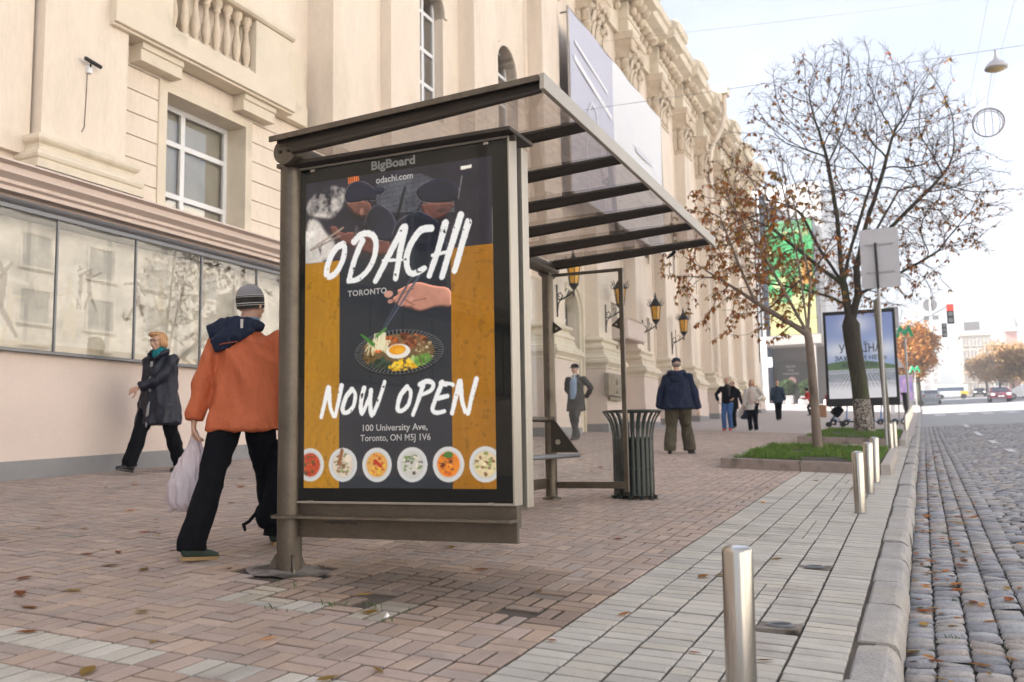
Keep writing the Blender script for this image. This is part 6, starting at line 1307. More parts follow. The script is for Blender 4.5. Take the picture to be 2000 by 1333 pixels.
mb.tube([n + Vector((.11, -.02, -.01)), n + Vector((.05, -.085, .0)), n + Vector((-.05, -.11, -.01)), n + Vector((-.14, -.105, -.04)), n + Vector((-.22, -.085, -.075))], [(.03, .025), (.05, .032), (.07, .036), (.085, .036), (.075, .03)], 12, up=(0, 0, 1))
mb.tube([n + Vector((.06, -.09, -.03)), n + Vector((-.04, -.135, -.07)), n + Vector((-.12, -.145, -.115)), n + Vector((-.19, -.135, -.15))], [(.03, .02), (.055, .022), (.065, .022), (.045, .018)], 12, up=(0, 0, 1))
fin(remesh(mb, 'hood', .008, 3, .007, 18, 3), 'navy_cloth', 'hood')
mb = MB(); mb.box(n.x - .008, n.x + .008, n.y - .142, n.y - .118, n.z - .03, n.z + .03); fin(mb.mesh('loop'), 'white_knit', 'hood_loop')
mb = MB()
for s_ in (-1, 1):
    pts = [V['che'] + Vector((s_ * .02, -.165, .085)), V['che'] + Vector((s_ * .12, -.15, .075)), V['che'] + Vector((s_ * .20, -.10, .06))]; mb.tube(pts, .003, 5)
fin(mb.mesh('yoke_seam'), 'orange_cloth', 'yoke_seam')
M0 = Matrix.Translation((*loc, z0)) @ Matrix.Rotation(R(24), 4, 'Z')
def hworld(v): return M0 @ (Vector(v) * k)
# plastic bag in the left hand
hp = hworld(V['wL'] + Vector((0, .02, -.09))); bt = thing('plastic_bag', hp, 'pale pink-white plastic carrier bag hanging from the left hand of the orange-jacketed person', 'plastic bag')
mb = MB(); D = Vector((-.75, -.33, 0)).normalized(); S2 = Vector((-.33, .75, 0)).normalized(); o = Vector(hp)
pts = [o + Vector((0, 0, -.02)), o + D * .01 + Vector((0, 0, -.10)), o + D * .03 + Vector((0, 0, -.22)), o + D * .05 + Vector((0, 0, -.34)), o + D * .055 + Vector((0, 0, -.44)), o + D * .05 + Vector((0, 0, -.49))]
mb.tube(pts, [(.02, .015), (.05, .03), (.10, .055), (.125, .075), (.115, .08), (.05, .05)], 16, up=D)
mb.tube([o + D * .11 + Vector((0, 0, -.43)), o + D * .16 + Vector((0, 0, -.50))], [.03, .012], 6)
MT['plastic'] = None
def plastic():
    m, nt, bs = new_mat('thin plastic'); bs.inputs['Base Color'].default_value = (.86, .78, .82, 1); bs.inputs['Roughness'].default_value = .35; L = nt.links; tl = nnode(nt, 'ShaderNodeBsdfTranslucent'); tl.inputs[0].default_value = (.9, .82, .86, 1); mix = nnode(nt, 'ShaderNodeMixShader'); mix.inputs[0].default_value = .45
    n = nnode(nt, 'ShaderNodeTexNoise'); n.inputs['Scale'].default_value = 14; tc_ = nnode(nt, 'ShaderNodeTexCoord'); mp_ = nnode(nt, 'ShaderNodeMapping'); mp_.inputs['Scale'].default_value = (3, 3, .4); L.new(tc_.outputs['Object'], mp_.inputs[0]); L.new(mp_.outputs[0], n.inputs[0]); bp = nnode(nt, 'ShaderNodeBump'); bp.inputs['Strength'].default_value = .9; bp.inputs['Distance'].default_value = .03; L.new(n.outputs[0], bp.inputs['Height']); L.new(bp.outputs[0], bs.inputs['Normal'])
    L.new(bs.outputs[0], mix.inputs[1]); L.new(tl.outputs[0], mix.inputs[2]); L.new(mix.outputs[0], nt.nodes['Material Output'].inputs[0]); return m
MT['plastic'] = plastic(); me = remesh(mb, 'bag', .010, 2, .008, 16, 1, (2, 2, .3)); link('bag', me, 'plastic', bt)
mb = MB(); mb.ell(o + D * .045 + Vector((0, 0, -.33)), (.07, .05, .10)); link('contents', remesh(mb, 'contents', .012, 1), 'denim_collar', bt)
mb = MB()
for q in (-.02, .02): mb.tube([o + D * q * 2.5 + Vector((0, 0, -.11)), o + D * q + Vector((0, 0, 0)), o + D * q * .3 + Vector((0, 0, .035))], [(.016, .003), (.01, .003), (.008, .003)], 6)
link('handle', mb.mesh('handle'), 'plastic', bt)
# dark backpack in the right hand
hp = hworld(V['wR'] + Vector((0, .02, -.09))); bk = thing('backpack', hp, 'dark navy backpack dangling from the right hand, half behind the shelter post', 'backpack')
o = Vector(hp) + Vector((-.06, -.03, 0)); mb = MB(); mb.tube([o + Vector((.02, 0, -.02)), o + Vector((.02, -.01, -.10)), o + Vector((.03, -.02, -.28)), o + Vector((.02, -.04, -.42)), o + Vector((.0, -.06, -.55)), o + Vector((-.02, -.06, -.60))], [(.04, .03), (.08, .06), (.10, .08), (.105, .085), (.09, .07), (.04, .03)], 14, up=(.9, .4, 0)); mb.ell(o + Vector((-.05, -.09, -.50)), (.06, .06, .09))
link('pack', remesh(mb, 'pack', .011, 2, .009, 12, 5), 'black_cloth', bk)
mb = MB(); mb.tube([o + Vector((-.06, -.12, -.45)), o + Vector((-.13, -.15, -.54)), o + Vector((-.165, -.16, -.56)), o + Vector((-.15, -.16, -.60))], [(.016, .006), (.014, .006), (.018, .012), (.012, .008)], 6); mb.tube([o + Vector((-.07, -.09, -.16)), o + Vector((-.09, -.10, -.22)), o + Vector((-.075, -.10, -.24)), o + Vector((-.07, -.09, -.16))], .004, 5); link('strap', mb.mesh('strap'), 'black_cloth', bk)
mb = MB(); mb.tube([o + Vector((.0, 0, .03)), o + Vector((-.02, -.01, -.05)), o + Vector((.04, 0, -.12))], [(.012, .005)] * 3, 6); link('handle', mb.mesh('handle'), 'black_cloth', bk)
# ---- woman in navy coat
loc = (-8.76, 8.90); z0 = g(*loc)
t, V, Rm, k, fin = person('person with red-blond hair, dark navy coat and teal scarf walking along the wall', (*loc, z0), R(184), dict(h=1.77, fat=1.28, aL=(-.06, -.34, .10), aR=(.10, .36, .11), fR=(.1, 1, 0), fL=(-.1, 1, 0), tR=R(10), tL=R(-3), yaw=R(-4), wL=(.05, .30, 1.04), eL=(-1, -.5, -.3), wR=(.30, -.16, .86), curl=.35, hdL=(.85, .2, -.3), hnL=(.2, -1, -.3), hd=(0, .045, 1.63)),
    dict(trousers='black_cloth', shoe='shoe_black', jacket='coat_navy', jname='coat', hem=.60, hemw=1.16, leg=1.0, flare=1.1, sleeve=1.08, wr=.022, wf=6, haircol='hair_blond'), .011)
hd = V['hd']; mb = MB()
for p, r_ in (((0, -.03, .035), (.090, .100, .092)), ((-.070, -.02, -.02), (.028, .06, .06)), ((.070, -.02, -.02), (.028, .06, .06)), ((.02, .05, .085), (.075, .055, .035)), ((0, -.08, -.03), (.075, .045, .07))): mb.ell(hd + Rm @ Vector(p), r_, 12, 8, 0, Rm)
fin(remesh(mb, 'hair', .009, 1, .008, 26, 7), 'hair_blond', 'hair')
mb = MB()
for q in (-1, 1):
    cc = hd + Rm @ Vector((q * .032, .102, .0)); mb.tube([cc + Rm @ Vector((.024 * math.cos(a), 0, .016 * math.sin(a))) for a in np.linspace(0, 2 * math.pi, 13)], .0022, 4, 0, False); mb.tube([hd + Rm @ Vector((q * .056, .10, .004)), hd + Rm @ Vector((q * .080, .01, .004))], .0022, 4)
mb.tube([hd + Rm @ Vector((-.008, .106, .003)), hd + Rm @ Vector((.008, .106, .003))], .002, 4); fin(mb.mesh('glasses'), 'frame_grey', 'glasses')
mb = MB(); n = V['nck']; mb.tube([n + Vector((0, .01, -.01)), n + Vector((0, .015, .03)), n + Vector((0, .02, .07))], [(.085, .085), (.080, .082), (.070, .074)], 16, up=(1, 0, 0)); mb.ell(n + Vector((0, .075, -.03)), (.06, .035, .06)); fin(remesh(mb, 'scarf', .008, 2, .006, 30, 2), 'teal', 'scarf')
mb = MB(); mb.tube([n + Vector((-.06, -.06, .0)), n + Vector((-.12, .0, -.0)), n + Vector((-.09, .09, -.05)), n + Vector((-.03, .135, -.10))], [(.02, .05), (.02, .05), (.018, .045), (.014, .03)], 8, up=(1, 0, 0)); mb.tube([n + Vector((.06, -.06, .0)), n + Vector((.12, .0, -.0)), n + Vector((.09, .09, -.05)), n + Vector((.03, .135, -.10))], [(.02, .05), (.02, .05), (.018, .045), (.014, .03)], 8, up=(1, 0, 0)); mb.tube([n + Vector((-.07, -.07, .0)), n + Vector((0, -.10, .01)), n + Vector((.07, -.07, .0))], [(.02, .05)] * 3, 8, up=(0, 1, 0)); fin(remesh(mb, 'coat_collar', .009, 2), 'coat_navy', 'coat_collar')
mb = MB(); mb.tube([Vector((-.01, .158, 1.37)), Vector((-.012, .178, 1.22)), Vector((-.012, .182, 1.05)), Vector((-.012, .198, .85)), Vector((-.012, .228, .62)), Vector((-.015, .232, .56))], [(.020, .005)] * 5 + [(.008, .004)], 8, up=(1, 0, 0)); fin(mb.mesh('zip_strip'), 'pole', 'zip_strip')
mb = MB(); mb.tube([Vector((-.235, .06, .99)), Vector((-.245, .09, .83))], [(.008, .012)] * 2, 6); fin(mb.mesh('pocket_zip'), 'pole', 'pocket_zip')
wv = V['wL']; ev = V['elbL']; mb = MB(); mb.tube([wv + (ev - wv).normalized() * .035, wv + (ev - wv).normalized() * .008], [.059, .057], 12); fin(mb.mesh('cuff'), 'grey_coat', 'cuff')
def cap(hd, Rm, fin, mat, brim=True, back=False):
    mb = MB(); mb.lathe((0, 0, 0), [(.088, .0), (.091, .02), (.088, .055), (.070, .085), (.035, .102), (.004, .106)], 20)
    if brim: mb.ell((0, -.105, .008), (.058, .055, .008), 12, 6)
    me = mb.mesh('cap'); me.transform(Matrix.Translation(hd + Rm @ Vector((0, -.004, .018))) @ Rm.to_4x4() @ Matrix.Diagonal((.95, -1.13, 1, 1))); me.flip_normals(); return fin(me, mat, 'cap')
# ---- stout man in blue jacket, from behind
loc = (-4.0, 16.75); z0 = g(*loc)
t, V, Rm, k, fin = person('stout person seen from behind in a dark blue hooded jacket, olive trousers and navy cap', (*loc, z0), R(14), dict(h=1.76, fat=1.24, aL=(-.17, -.08, .09), aR=(.19, .14, .09), fR=(.5, 1, 0), wL=(-.35, .02, .84), wR=(.36, .04, .82), eL=(-1, -.6, 0), eR=(1, -.6, 0), pitch=R(-8), yaw=R(8), curl=.6),
    dict(trousers='olive', shoe='shoe_black', jacket='jacket_blue', hem=.82, hemw=1.12, leg=1.22, flare=1.15, sleeve=1.16, wr=.028, wf=4.6, loose=1.08), .013)
cap(V['hd'], Rm, fin, 'navy_cloth'); n = V['nck']
mb = MB(); mb.tube([n + Vector((-.14, .03, -.03)), n + Vector((-.10, -.09, -.03)), n + Vector((0, -.135, -.06)), n + Vector((.10, -.09, -.03)), n + Vector((.14, .03, -.03))], [(.045, .05), (.055, .05), (.06, .055), (.055, .05), (.045, .05)], 12); mb.ell(n + Vector((0, -.13, -.13)), (.13, .05, .10)); fin(remesh(mb, 'hood', .012, 2, .008, 12, 3), 'jacket_blue', 'hood')
mb = MB(); mb.ell(V['hd'] + Vector((0, -.03, -.01)), (.080, .085, .05)); fin(mb.mesh('hair'), 'hair_grey', 'hair')
# ---- man with cap, seen through the glass
loc = (-7.35, 20.6); z0 = g(*loc)
t, V, Rm, k, fin = person('person in dark cap, open grey coat and light blue sweater, seen through the glass', (*loc, z0), R(172), dict(h=1.80, fat=1.05, aL=(-.06, .20, .09), aR=(.07, -.16, .10), wL=(-.16, -.20, .98), wR=(.16, -.22, .98), eL=(-1, -.2, 0), eR=(1, -.2, 0), yaw=R(-12), curl=.8, hdL=(1, 0, -.3), hdR=(-1, 0, -.3)),
    dict(trousers='grey_coat', shoe='shoe_black', jacket='grey_coat', jname='coat', hem=.66, hemw=1.1, leg=1.0, sleeve=1.1), .014)
cap(V['hd'], Rm, fin, 'black_cloth')
mb = MB(); mb.tube([Vector((0, .075, .93)), Vector((0, .085, 1.1)), Vector((0, .082, 1.3)), Vector((0, .06, 1.43))], [(.115, .085), (.11, .082), (.11, .085), (.07, .055)], 14, up=(1, 0, 0)); fin(remesh(mb, 'sweater', .013, 2, .004, 10, 1), 'sky_knit', 'sweater')
mb = MB(); mb.tube([Vector((-.05, .118, 1.46)), Vector((0, .125, 1.40)), Vector((.05, .118, 1.46))], [(.02, .012)] * 3, 6); mb.ell(V['nck'] + Vector((0, .05, -.01)), (.06, .045, .03)); fin(mb.mesh('shirt_collar'), 'shoe_white', 'shirt_collar')
# ---- far walkers
loc = (-5.65, 30.6); z0 = g(*loc)
t, V, Rm, k, fin = person('person in a black jacket, blue jeans and red shoes walking towards the camera', (*loc, z0), R(176), dict(h=1.76, aL=(-.10, .10, .10), aR=(.13, .02, .09), wL=(-.25, .16, 1.05), wR=(.27, .12, .98), eL=(-1, -.5, 0), eR=(1, -.5, 0)), dict(trousers='jeans', shoe='shoe_red', jacket='black_cloth', hem=.88, leg=1.05), .018)
mb = MB(); mb.ell(V['hd'] + Rm @ Vector((0, -.025, .03)), (.08, .09, .085)); fin(mb.mesh('hair'), 'hair_grey', 'hair')
mb = MB(); mb.tube([V['nck'] + Vector((-.03, .10, 0)), V['nck'] + Vector((-.10, .14, -.15)), V['nck'] + Vector((-.11, .16, -.38))], [(.05, .03), (.05, .03), (.03, .02)], 8); fin(mb.mesh('scarf'), 'grey_coat', 'scarf')
loc = (-5.9, 33.0); z0 = g(*loc)
t, V, Rm, k, fin = person('person in dark clothes carrying a big dark bag, just behind the one in jeans', (*loc, z0), R(170), dict(h=1.68, aL=(-.08, .14, .1), aR=(.10, -.1, .1), wL=(-.36, .05, .86)), dict(trousers='black_cloth', shoe='shoe_black', jacket='black_cloth', hem=.72), .02)
mb = MB(); mb.ell(V['hd'] + Rm @ Vector((0, -.02, .02)), (.088, .095, .10)); fin(mb.mesh('hair'), 'hair_dark', 'hair')
p = Vector((*loc, z0)) + Matrix.Rotation(R(170), 3, 'Z') @ (Vector((-.42, .05, .56)) * k); tt = thing('shoulder_bag', p, 'big dark bag carried low by the person behind the one in jeans', 'bag'); mb = MB(); mb.tube([p + Vector((0, 0, -.22)), p + Vector((0, 0, -.1)), p + Vector((0, 0, .12)), p + Vector((0, 0, .18))], [(.10, .07), (.20, .10), (.17, .08), (.06, .05)], 12, up=(1, 0, 0)); link('bag', remesh(mb, 'bag', .02, 2, .01, 8), 'navy_cloth', tt); mb = MB(); mb.tube([p + Vector((-.1, 0, .12)), p + Vector((0, 0, .33)), p + Vector((.1, 0, .12))], .012, 6); link('handle', mb.mesh('h'), 'black_cloth', tt)
loc = (-4.85, 30.6); z0 = g(*loc)
t, V, Rm, k, fin = person('person with long hair in a long white open cardigan and black trousers', (*loc, z0), R(178), dict(h=1.70, aL=(-.11, .16, .09), aR=(.10, -.02, .09), wL=(-.22, .20, 1.02), wR=(.28, .05, .84), eL=(-1, -.5, 0)), dict(trousers='black_cloth', shoe='shoe_black', sole='shoe_white', jacket='white_knit', jname='cardigan', hem=.72, hemw=1.35, leg=1.25, flare=.85, sleeve=1.2), .018)
mb = MB(); mb.ell(V['hd'] + Rm @ Vector((0, -.02, .03)), (.086, .095, .092)); mb.ell(V['hd'] + Rm @ Vector((-.07, -.01, -.09)), (.03, .045, .12)); mb.ell(V['hd'] + Rm @ Vector((.07, -.01, -.09)), (.03, .045, .12)); fin(remesh(mb, 'hair', .016, 1), 'hair_blond', 'hair')
mb = MB(); mb.tube([Vector((0, .09, .88)), Vector((0, .10, 1.1)), Vector((0, .085, 1.35))], [(.11, .08), (.10, .08), (.09, .07)], 12, up=(1, 0, 0)); fin(remesh(mb, 'top', .018, 2), 'pale_top', 'top')
mb = MB(); mb.tube([Vector((.30, .02, .86)), Vector((.42, -.05, .62)), Vector((.46, -.08, .50))], [(.06, .05), (.09, .05), (.03, .03)], 8, up=(1, 0, 0)); fin(remesh(mb, 'cardigan_flap', .02, 2, .01, 8), 'white_knit', 'cardigan_flap')
loc = (-5.6, 42.4); z0 = g(*loc)
t, V, Rm, k, fin = person('bald person in a dark blue suit walking away towards the sunlit crossing', (*loc, z0), R(8), dict(h=1.78, fat=1.08, aL=(-.05, .18, .09), aR=(.04, -.12, .10), wL=(-.30, .05, .9), wR=(.30, .0, .88)), dict(trousers='black_cloth', shoe='shoe_black', jacket='suit', hem=.78, sleeve=1.1), .022)
loc = (-5.2, 52.5); z0 = g(*loc)
t, V, Rm, k, fin = person('crouching person in dark and red clothes left of the young tree trunk, far away', (*loc, z0), R(120), dict(h=1.62, fat=1.15, pel=(0, -.1, .80), wai=(0, 0, .95), che=(0, .12, 1.16), nck=(0, .2, 1.36), hd=(0, .28, 1.48), aL=(-.1, .15, .1), aR=(.1, -.1, .1), wL=(-.2, .5, 1.0), wR=(.2, .5, 1.0)), dict(trousers='black_cloth', shoe='shoe_black', jacket='red_cloth', hem=.72), .025)
mb = MB(); mb.ell(V['hd'] + Vector((0, -.02, .03)), (.1, .11, .11)); mb.tube([V['nck'] + Vector((0, -.12, .0)), V['wai'] + Vector((0, -.16, .1))], [(.15, .07), (.17, .09)], 10, up=(1, 0, 0)); fin(remesh(mb, 'dark_hood', .025, 2), 'black_cloth', 'dark_hood')
# ============================================================ STREET THINGS
def pole(mb, x, y, z0, z1, r, n=10, dx=0, dy=0, mi=0): mb.tube([(x, y, z0 - .05), (x + dx, y + dy, z1)], r, n, mi)
# big grey sign seen from the back
x, y = -.60, 20.84; z = g(x, y); t = thing('road_sign', (x, y, z), 'big blank grey back of a rectangular sign on a thin galvanised pole', 'road sign')
mb = MB(); pole(mb, x, y, z, 4.15, .032, dx=.02); mb.build('pole', 'pole', t); mb = MB(); mb.tube([(x + .02, y, 4.15), (x + .01, y, 5.15)], .026, 10); mb.build('pole_top', 'black', t)
def rounded(x0, x1, z0, z1, r, n=5):
    q = []
    for cx, cz, a0 in ((x1 - r, z0 + r, -90), (x1 - r, z1 - r, 0), (x0 + r, z1 - r, 90), (x0 + r, z0 + r, 180)):
        for k in range(n): a = R(a0 + 90 * k / (n - 1)); q.append((cx + r * math.cos(a), cz + r * math.sin(a)))
    return q
mb = MB(); mb.prism_y(rounded(-.90, -.135, 4.18, 5.46, .05), y + .04, y + .05); mb.build('plate', 'grey_sign', t)
mb = MB(); mb.box(-.80, -.24, y + .02, y + .039, 4.5, 4.53); mb.box(-.80, -.24, y + .02, y + .039, 5.1, 5.13); mb.build('bracket', 'pole', t)
# olive leaning pole with a small sign
x, y = -.60, 23.39; z = g(x, y); t = thing('wooden_pole', (x, y, z), 'olive weathered pole leaning slightly left, behind the grey sign pole', 'pole'); mb = MB(); mb.tube([(x, y, z - .1), (x - .07, y, 2.6), (x - .13, y + .05, 4.25)], [.075, .065, .055], 10); mb.build('shaft', 'wood_pole', t)
x, y = -.62, 40; z = g(x, y); t = thing('road_sign', (x, y, z), 'small pale grey square sign right of the olive pole', 'road sign'); mb = MB(); pole(mb, x, y, z, 6.1, .03); mb.build('pole', 'pole', t); mb = MB(); mb.prism_y(rounded(-.86, -.42, 5.32, 6.2, .04), y - .05, y - .04); mb.build('plate', 'grey_sign', t)
# advertising lightbox with the landscape poster
def bigad():
    x0, x1, y, zb, zt = -3.0, -.50, 36.0, 2.36, 5.66; t = thing('billboard', ((x0 + x1) / 2, y, g(-1.7, y)), 'black-framed street billboard with a blue sky and solar field poster behind the old tree', 'billboard')
    mb = MB(); mb.box(x0, x1, y, y + .3, zb - .22, zt); 
    mb.build('case', 'black', t, bevel=.02)
    mb = MB(); mb.box(-2.1, -1.4, y + .05, y + .25, 1.2, zb - .225); mb.build('leg', 'black', t)
    H, Wd = 130, 100; v, u = np.mgrid[0:H, 0:Wd]; u = u / (Wd - 1); v = v / (H - 1); r = np.random.default_rng(1); C = np.zeros((H, Wd, 3)); S = lambda *c: np.array(srgb(*c))
    sky_ = S(70, 105, 185) * (1 - v[..., None]) + S(150, 185, 225) * v[..., None]; C[:] = sky_
    cl = np.exp(-(((u - .45) / .22) ** 2 + ((v - .12) / .10) ** 2)) + np.exp(-(((v - .43) / .10) ** 2)) * (.6 + .4 * np.sin(u * 9)); C += (S(225, 232, 242) - C) * np.clip(cl, 0, 1)[..., None] * .8; C = C * .75 + .16
    hill = v > .60 - .05 * np.sin(u * 3.2 + .4); C[hill] = S(95, 120, 90); f = v > .66; gr = S(120, 128, 142) * np.ones((H, Wd, 1)); C[f] = gr[f]
    ln = ((((u - .5) / (v - .50 + 1e-3)) * 5.5) % 1 < .30) | (((1 / (v - .52 + 1e-3)) * .9) % 1 < .12); C[f & ln] = S(200, 206, 214); w = np.clip((v - .78) / .12, 0, 1)[..., None]; C += (S(226, 228, 234) - C) * w
    xs = np.linspace(x0 + .10, x1 - .10, Wd); zs = np.linspace(zt - .14, zb + .06, H); Xg, Zg = np.meshgrid(xs, zs); V = np.stack([Xg.ravel(), np.full(Wd * H, y - .012), Zg.ravel()], 1); i = (np.arange(H - 1)[:, None] * Wd + np.arange(Wd - 1)).ravel()
    fast_mesh('landscape_poster', V, np.stack([i, i + Wd, i + Wd + 1, i + 1], 1), 'adprint', C.reshape(-1, 3), parent=t)
    MT['ink_dark'] = pmat('dark blue lettering', (.05, .06, .10), .5, var=0, bump=0); MT['ink_red'] = pmat('red lettering', (.5, .12, .08), .5, var=0, bump=0)
    fit_text('headline', 'УКРАЇНА', x0 + .52, x1 - .52, y - .018, 4.10, .42, 'ink_dark', t, bold=.006); fit_text('second_line', 'ЗАХИСТИ НЕНЬ', x0 + .36, x1 - .36, y - .018, 3.82, .22, 'ink_dark', t, bold=.004); fit_text('third_line', 'ВІД ШПИГУН', x0 + .62, x1 - .72, y - .018, 3.56, .20, 'ink_dark', t, bold=.004)
MT['adprint'] = attr_mat('landscape print', rough=.4, emit=.05)
bigad()
# metro signs
def metro(x, y, zb, zt, w, label, tilt=0):
    z = g(x, y); t = thing('metro_sign', (x, y, z), label, 'metro sign', 'metro signs'); h = zt - zb; pts = [(-.5, 0), (-.34, 0), (-.22, .55), (0, .12), (.22, .55), (.34, 0), (.5, 0), (.28, 1), (.2, 1), (0, .5), (-.2, 1), (-.28, 1)]
    mb = MB(); mb.prism_y([(x + a * w, zb + b * h) for a, b in pts], y - .06, y + .02); mb.build('letter', 'metro_green', t); mb = MB(); mb.prism_y([(x + a * w * 1.02 + .05 - .09, zb + b * h) for a, b in pts], y + .025, y + .07); mb.build('letter_back', 'frame_white', t)
    mb = MB(); pole(mb, x, y + .1, z, zb - .02, .06); mb.box(x - .2, x + .2, y - .02, y + .06, zb - .05, zb - .005); mb.build('pole', 'pole', t)
MT['metro_green'] = emis_mat('green letter', (.0, .26, .10), .05)
metro(-.30, 50, 5.92, 6.50, .84, 'green M metro sign on a pole, the larger nearer one'); metro(.12, 90, 6.55, 7.15, .95, 'green M metro sign, the smaller one farther down the street')
x, y = -.46, 53.3; z = g(x, y); t = thing('black_bin', (x, y, z), 'black waste bin at the kerb under the metro sign', 'bin'); MB().lathe((x, y, z), [(.10, 0), (.12, .45), (.16, .7), (.17, 1.1), (.26, 1.28), (.2, 1.3)], 14).build('body', 'black', t)
x, y = -1.27, 60; z = g(x, y); t = thing('white_post', (x, y, z), 'tall thin white post right of the billboard', 'post'); mb = MB(); mb.box(x - .12, x + .12, y, y + .2, z, 6.05); mb.build('post', 'frame_white', t, bevel=.01)
x, y = -.95, 62; z = g(x, y); t = thing('warning_sign', (x, y, z), 'pale triangular sign seen from the back right of the white post', 'road sign'); mb = MB(); pole(mb, x, y, z, 5.6, .03); mb.build('pole', 'pole', t); mb = MB(); mb.prism_y([(x - .45, 5.2), (x + .45, 5.2), (x + .04, 5.98), (x - .04, 5.98)], y - .05, y - .04); mb.build('plate', 'grey_sign', t)
x, y = -.57, 75; z = g(x, y); t = thing('small_billboard', (x, y, z), 'small purple street billboard under the farther metro sign', 'billboard'); mb = MB(); mb.box(-1.10, -.04, y, y + .25, 3.5, 5.5); mb.box(-.9, -.2, y + .05, y + .2, z, 3.5); mb.build('case', 'frame_grey', t)
mb = MB(); mb.add([(-1.0, y - .01, 3.62), (-.14, y - .01, 3.62), (-.14, y - .01, 5.38), (-1.0, y - .01, 5.38)], [(0, 1, 2, 3)]); mb.build('print', pmat('purple print', (.10, .07, .20), .5, var=.3, vscale=3, bump=0, col2=(.25, .15, .22), c2scale=1.2), t)
# things parked under the billboard
def scooter():
    t = thing('electric_scooter', (0, 0, 0), 'x', 'scooter', 'shared electric scooters'); mb = MB(); mb.box(-.08, .08, -.30, .30, .12, .17); mb.build('deck', 'black', t, False, bevel=.02)
    mb = MB(); mb.tube([(0, .30, .16), (0, .44, .28), (0, .36, 1.08)], .026, 8); mb.build('stem', 'scoot', t, False); mb = MB(); mb.tube([(-.24, .34, 1.06), (0, .36, 1.09), (.24, .34, 1.06)], .018, 6); mb.build('handlebar', 'black', t, False)
    for yy in (-.42, .47):
        mb = MB(); mb.tube([(-.03, yy, .12), (.03, yy, .12)], .12, 16); w = mb.build('wheel', 'black', t, False); mb = MB(); mb.tube([(-.035, yy, .12), (.035, yy, .12)], .05, 10); mb.build('hub', 'frame_white', w, False)
    mb = MB(); mb.tube([(0, .30, .22), (0, .52, .30), (0, .60, .2)], [(.04, .01)] * 3, 6); mb.tube([(0, -.28, .2), (0, -.45, .29), (0, -.56, .2)], [(.04, .01)] * 3, 6); mb.build('mudguard', 'scoot', t, False); return t
MT['scoot'] = pmat('blue scooter paint', (.03, .20, .55), .35, var=.05, bump=0)
S0 = scooter()
for i, (x, y, a, lab) in enumerate(((-2.55, 38.5, 80, 'blue electric scooter next to the folded stroller, left of the old tree trunk'), (-2.1, 38.9, 95, 'blue electric scooter directly left of the old tree trunk'), (-1.2, 39.6, 85, 'blue electric scooter just right of the old tree trunk'), (-.9, 40.6, 100, 'blue electric scooter nearest to the olive pole'))):
    o = S0 if i == 0 else copy_tree(S0); o.location = (x, y, g(x, y)); o.rotation_euler = (0, 0, R(a)); o['label'] = lab
x, y = -2.75, 36.6; z = g(x, y); t = thing('stroller', (x, y, z), 'black stroller with a red hood under the left end of the billboard', 'stroller')
mb = MB(); mb.tube([(x - .1, y, z + .45), (x, y, z + .55), (x + .22, y, z + .72)], [(.15, .2), (.2, .22), (.12, .2)], 10); mb.build('seat', 'black_cloth', t); mb = MB(); mb.tube([(x - .35, y, z + 1.0), (x - .05, y, z + 1.02), (x + .25, y, z + 1.0)], [(.05, .2), (.09, .24), (.05, .2)], 10); mb.build('hood', 'red_cloth', t)
for dx in (-.28, .22): mb = MB(); mb.tube([(x + dx, y - .2, z + .1), (x + dx, y - .16, z + .1)], .10, 12); mb.tube([(x + dx, y + .16, z + .1), (x + dx, y + .2, z + .1)], .10, 12); mb.build('wheels', 'black', t)
mb = MB(); mb.tube([(x - .28, y - .18, z + .1), (x + .3, y - .18, z + .95)], .015, 5); mb.tube([(x + .22, y - .18, z + .1), (x - .3, y - .18, z + .95)], .015, 5); mb.tube([(x - .28, y + .18, z + .1), (x + .3, y + .18, z + .95)], .015, 5); mb.build('frame', 'black', t)
x, y = -4.5, 49.5; z = g(x, y); mb = MB(); mb.box(x - .3, x + .3, y, y + .5, z, z + .62); mb.box(x - .31, x + .31, y - .01, y + .51, z + .55, z + .60); tag(mb.build('cardboard_box', pmat('cardboard', (.32, .17, .10), .9, bump=.1), bevel=.01), 'brown cardboard box on the pavement left of the young tree trunk', 'box')
# bird on the wing
t = thing('bird', (-4.31, 18.0, 4.74), 'small dark bird in the air just under the far corner of the shelter roof', 'bird'); mb = MB(); x, y, z = -4.31, 18, 4.74; mb.tube([(x - .11, y, z - .07), (x - .04, y, z - .02), (x + .03, y, z + .02), (x + .07, y, z + .05), (x + .10, y, z + .05)], [.012, .035, .04, .025, .006], 8); mb.build('body', 'black_cloth', t)
mb = MB(); mb.add([(x - .03, y, z), (x + .04, y, z + .03), (x + .13, y - .05, z + .13), (x + .05, y - .03, z + .12)], [(0, 1, 2, 3)]); mb.add([(x - .03, y, z), (x + .03, y, z + .03), (x + .02, y + .12, z + .09), (x - .06, y + .1, z + .05)], [(0, 1, 2, 3)]); mb.build('wings', 'black_cloth', t)
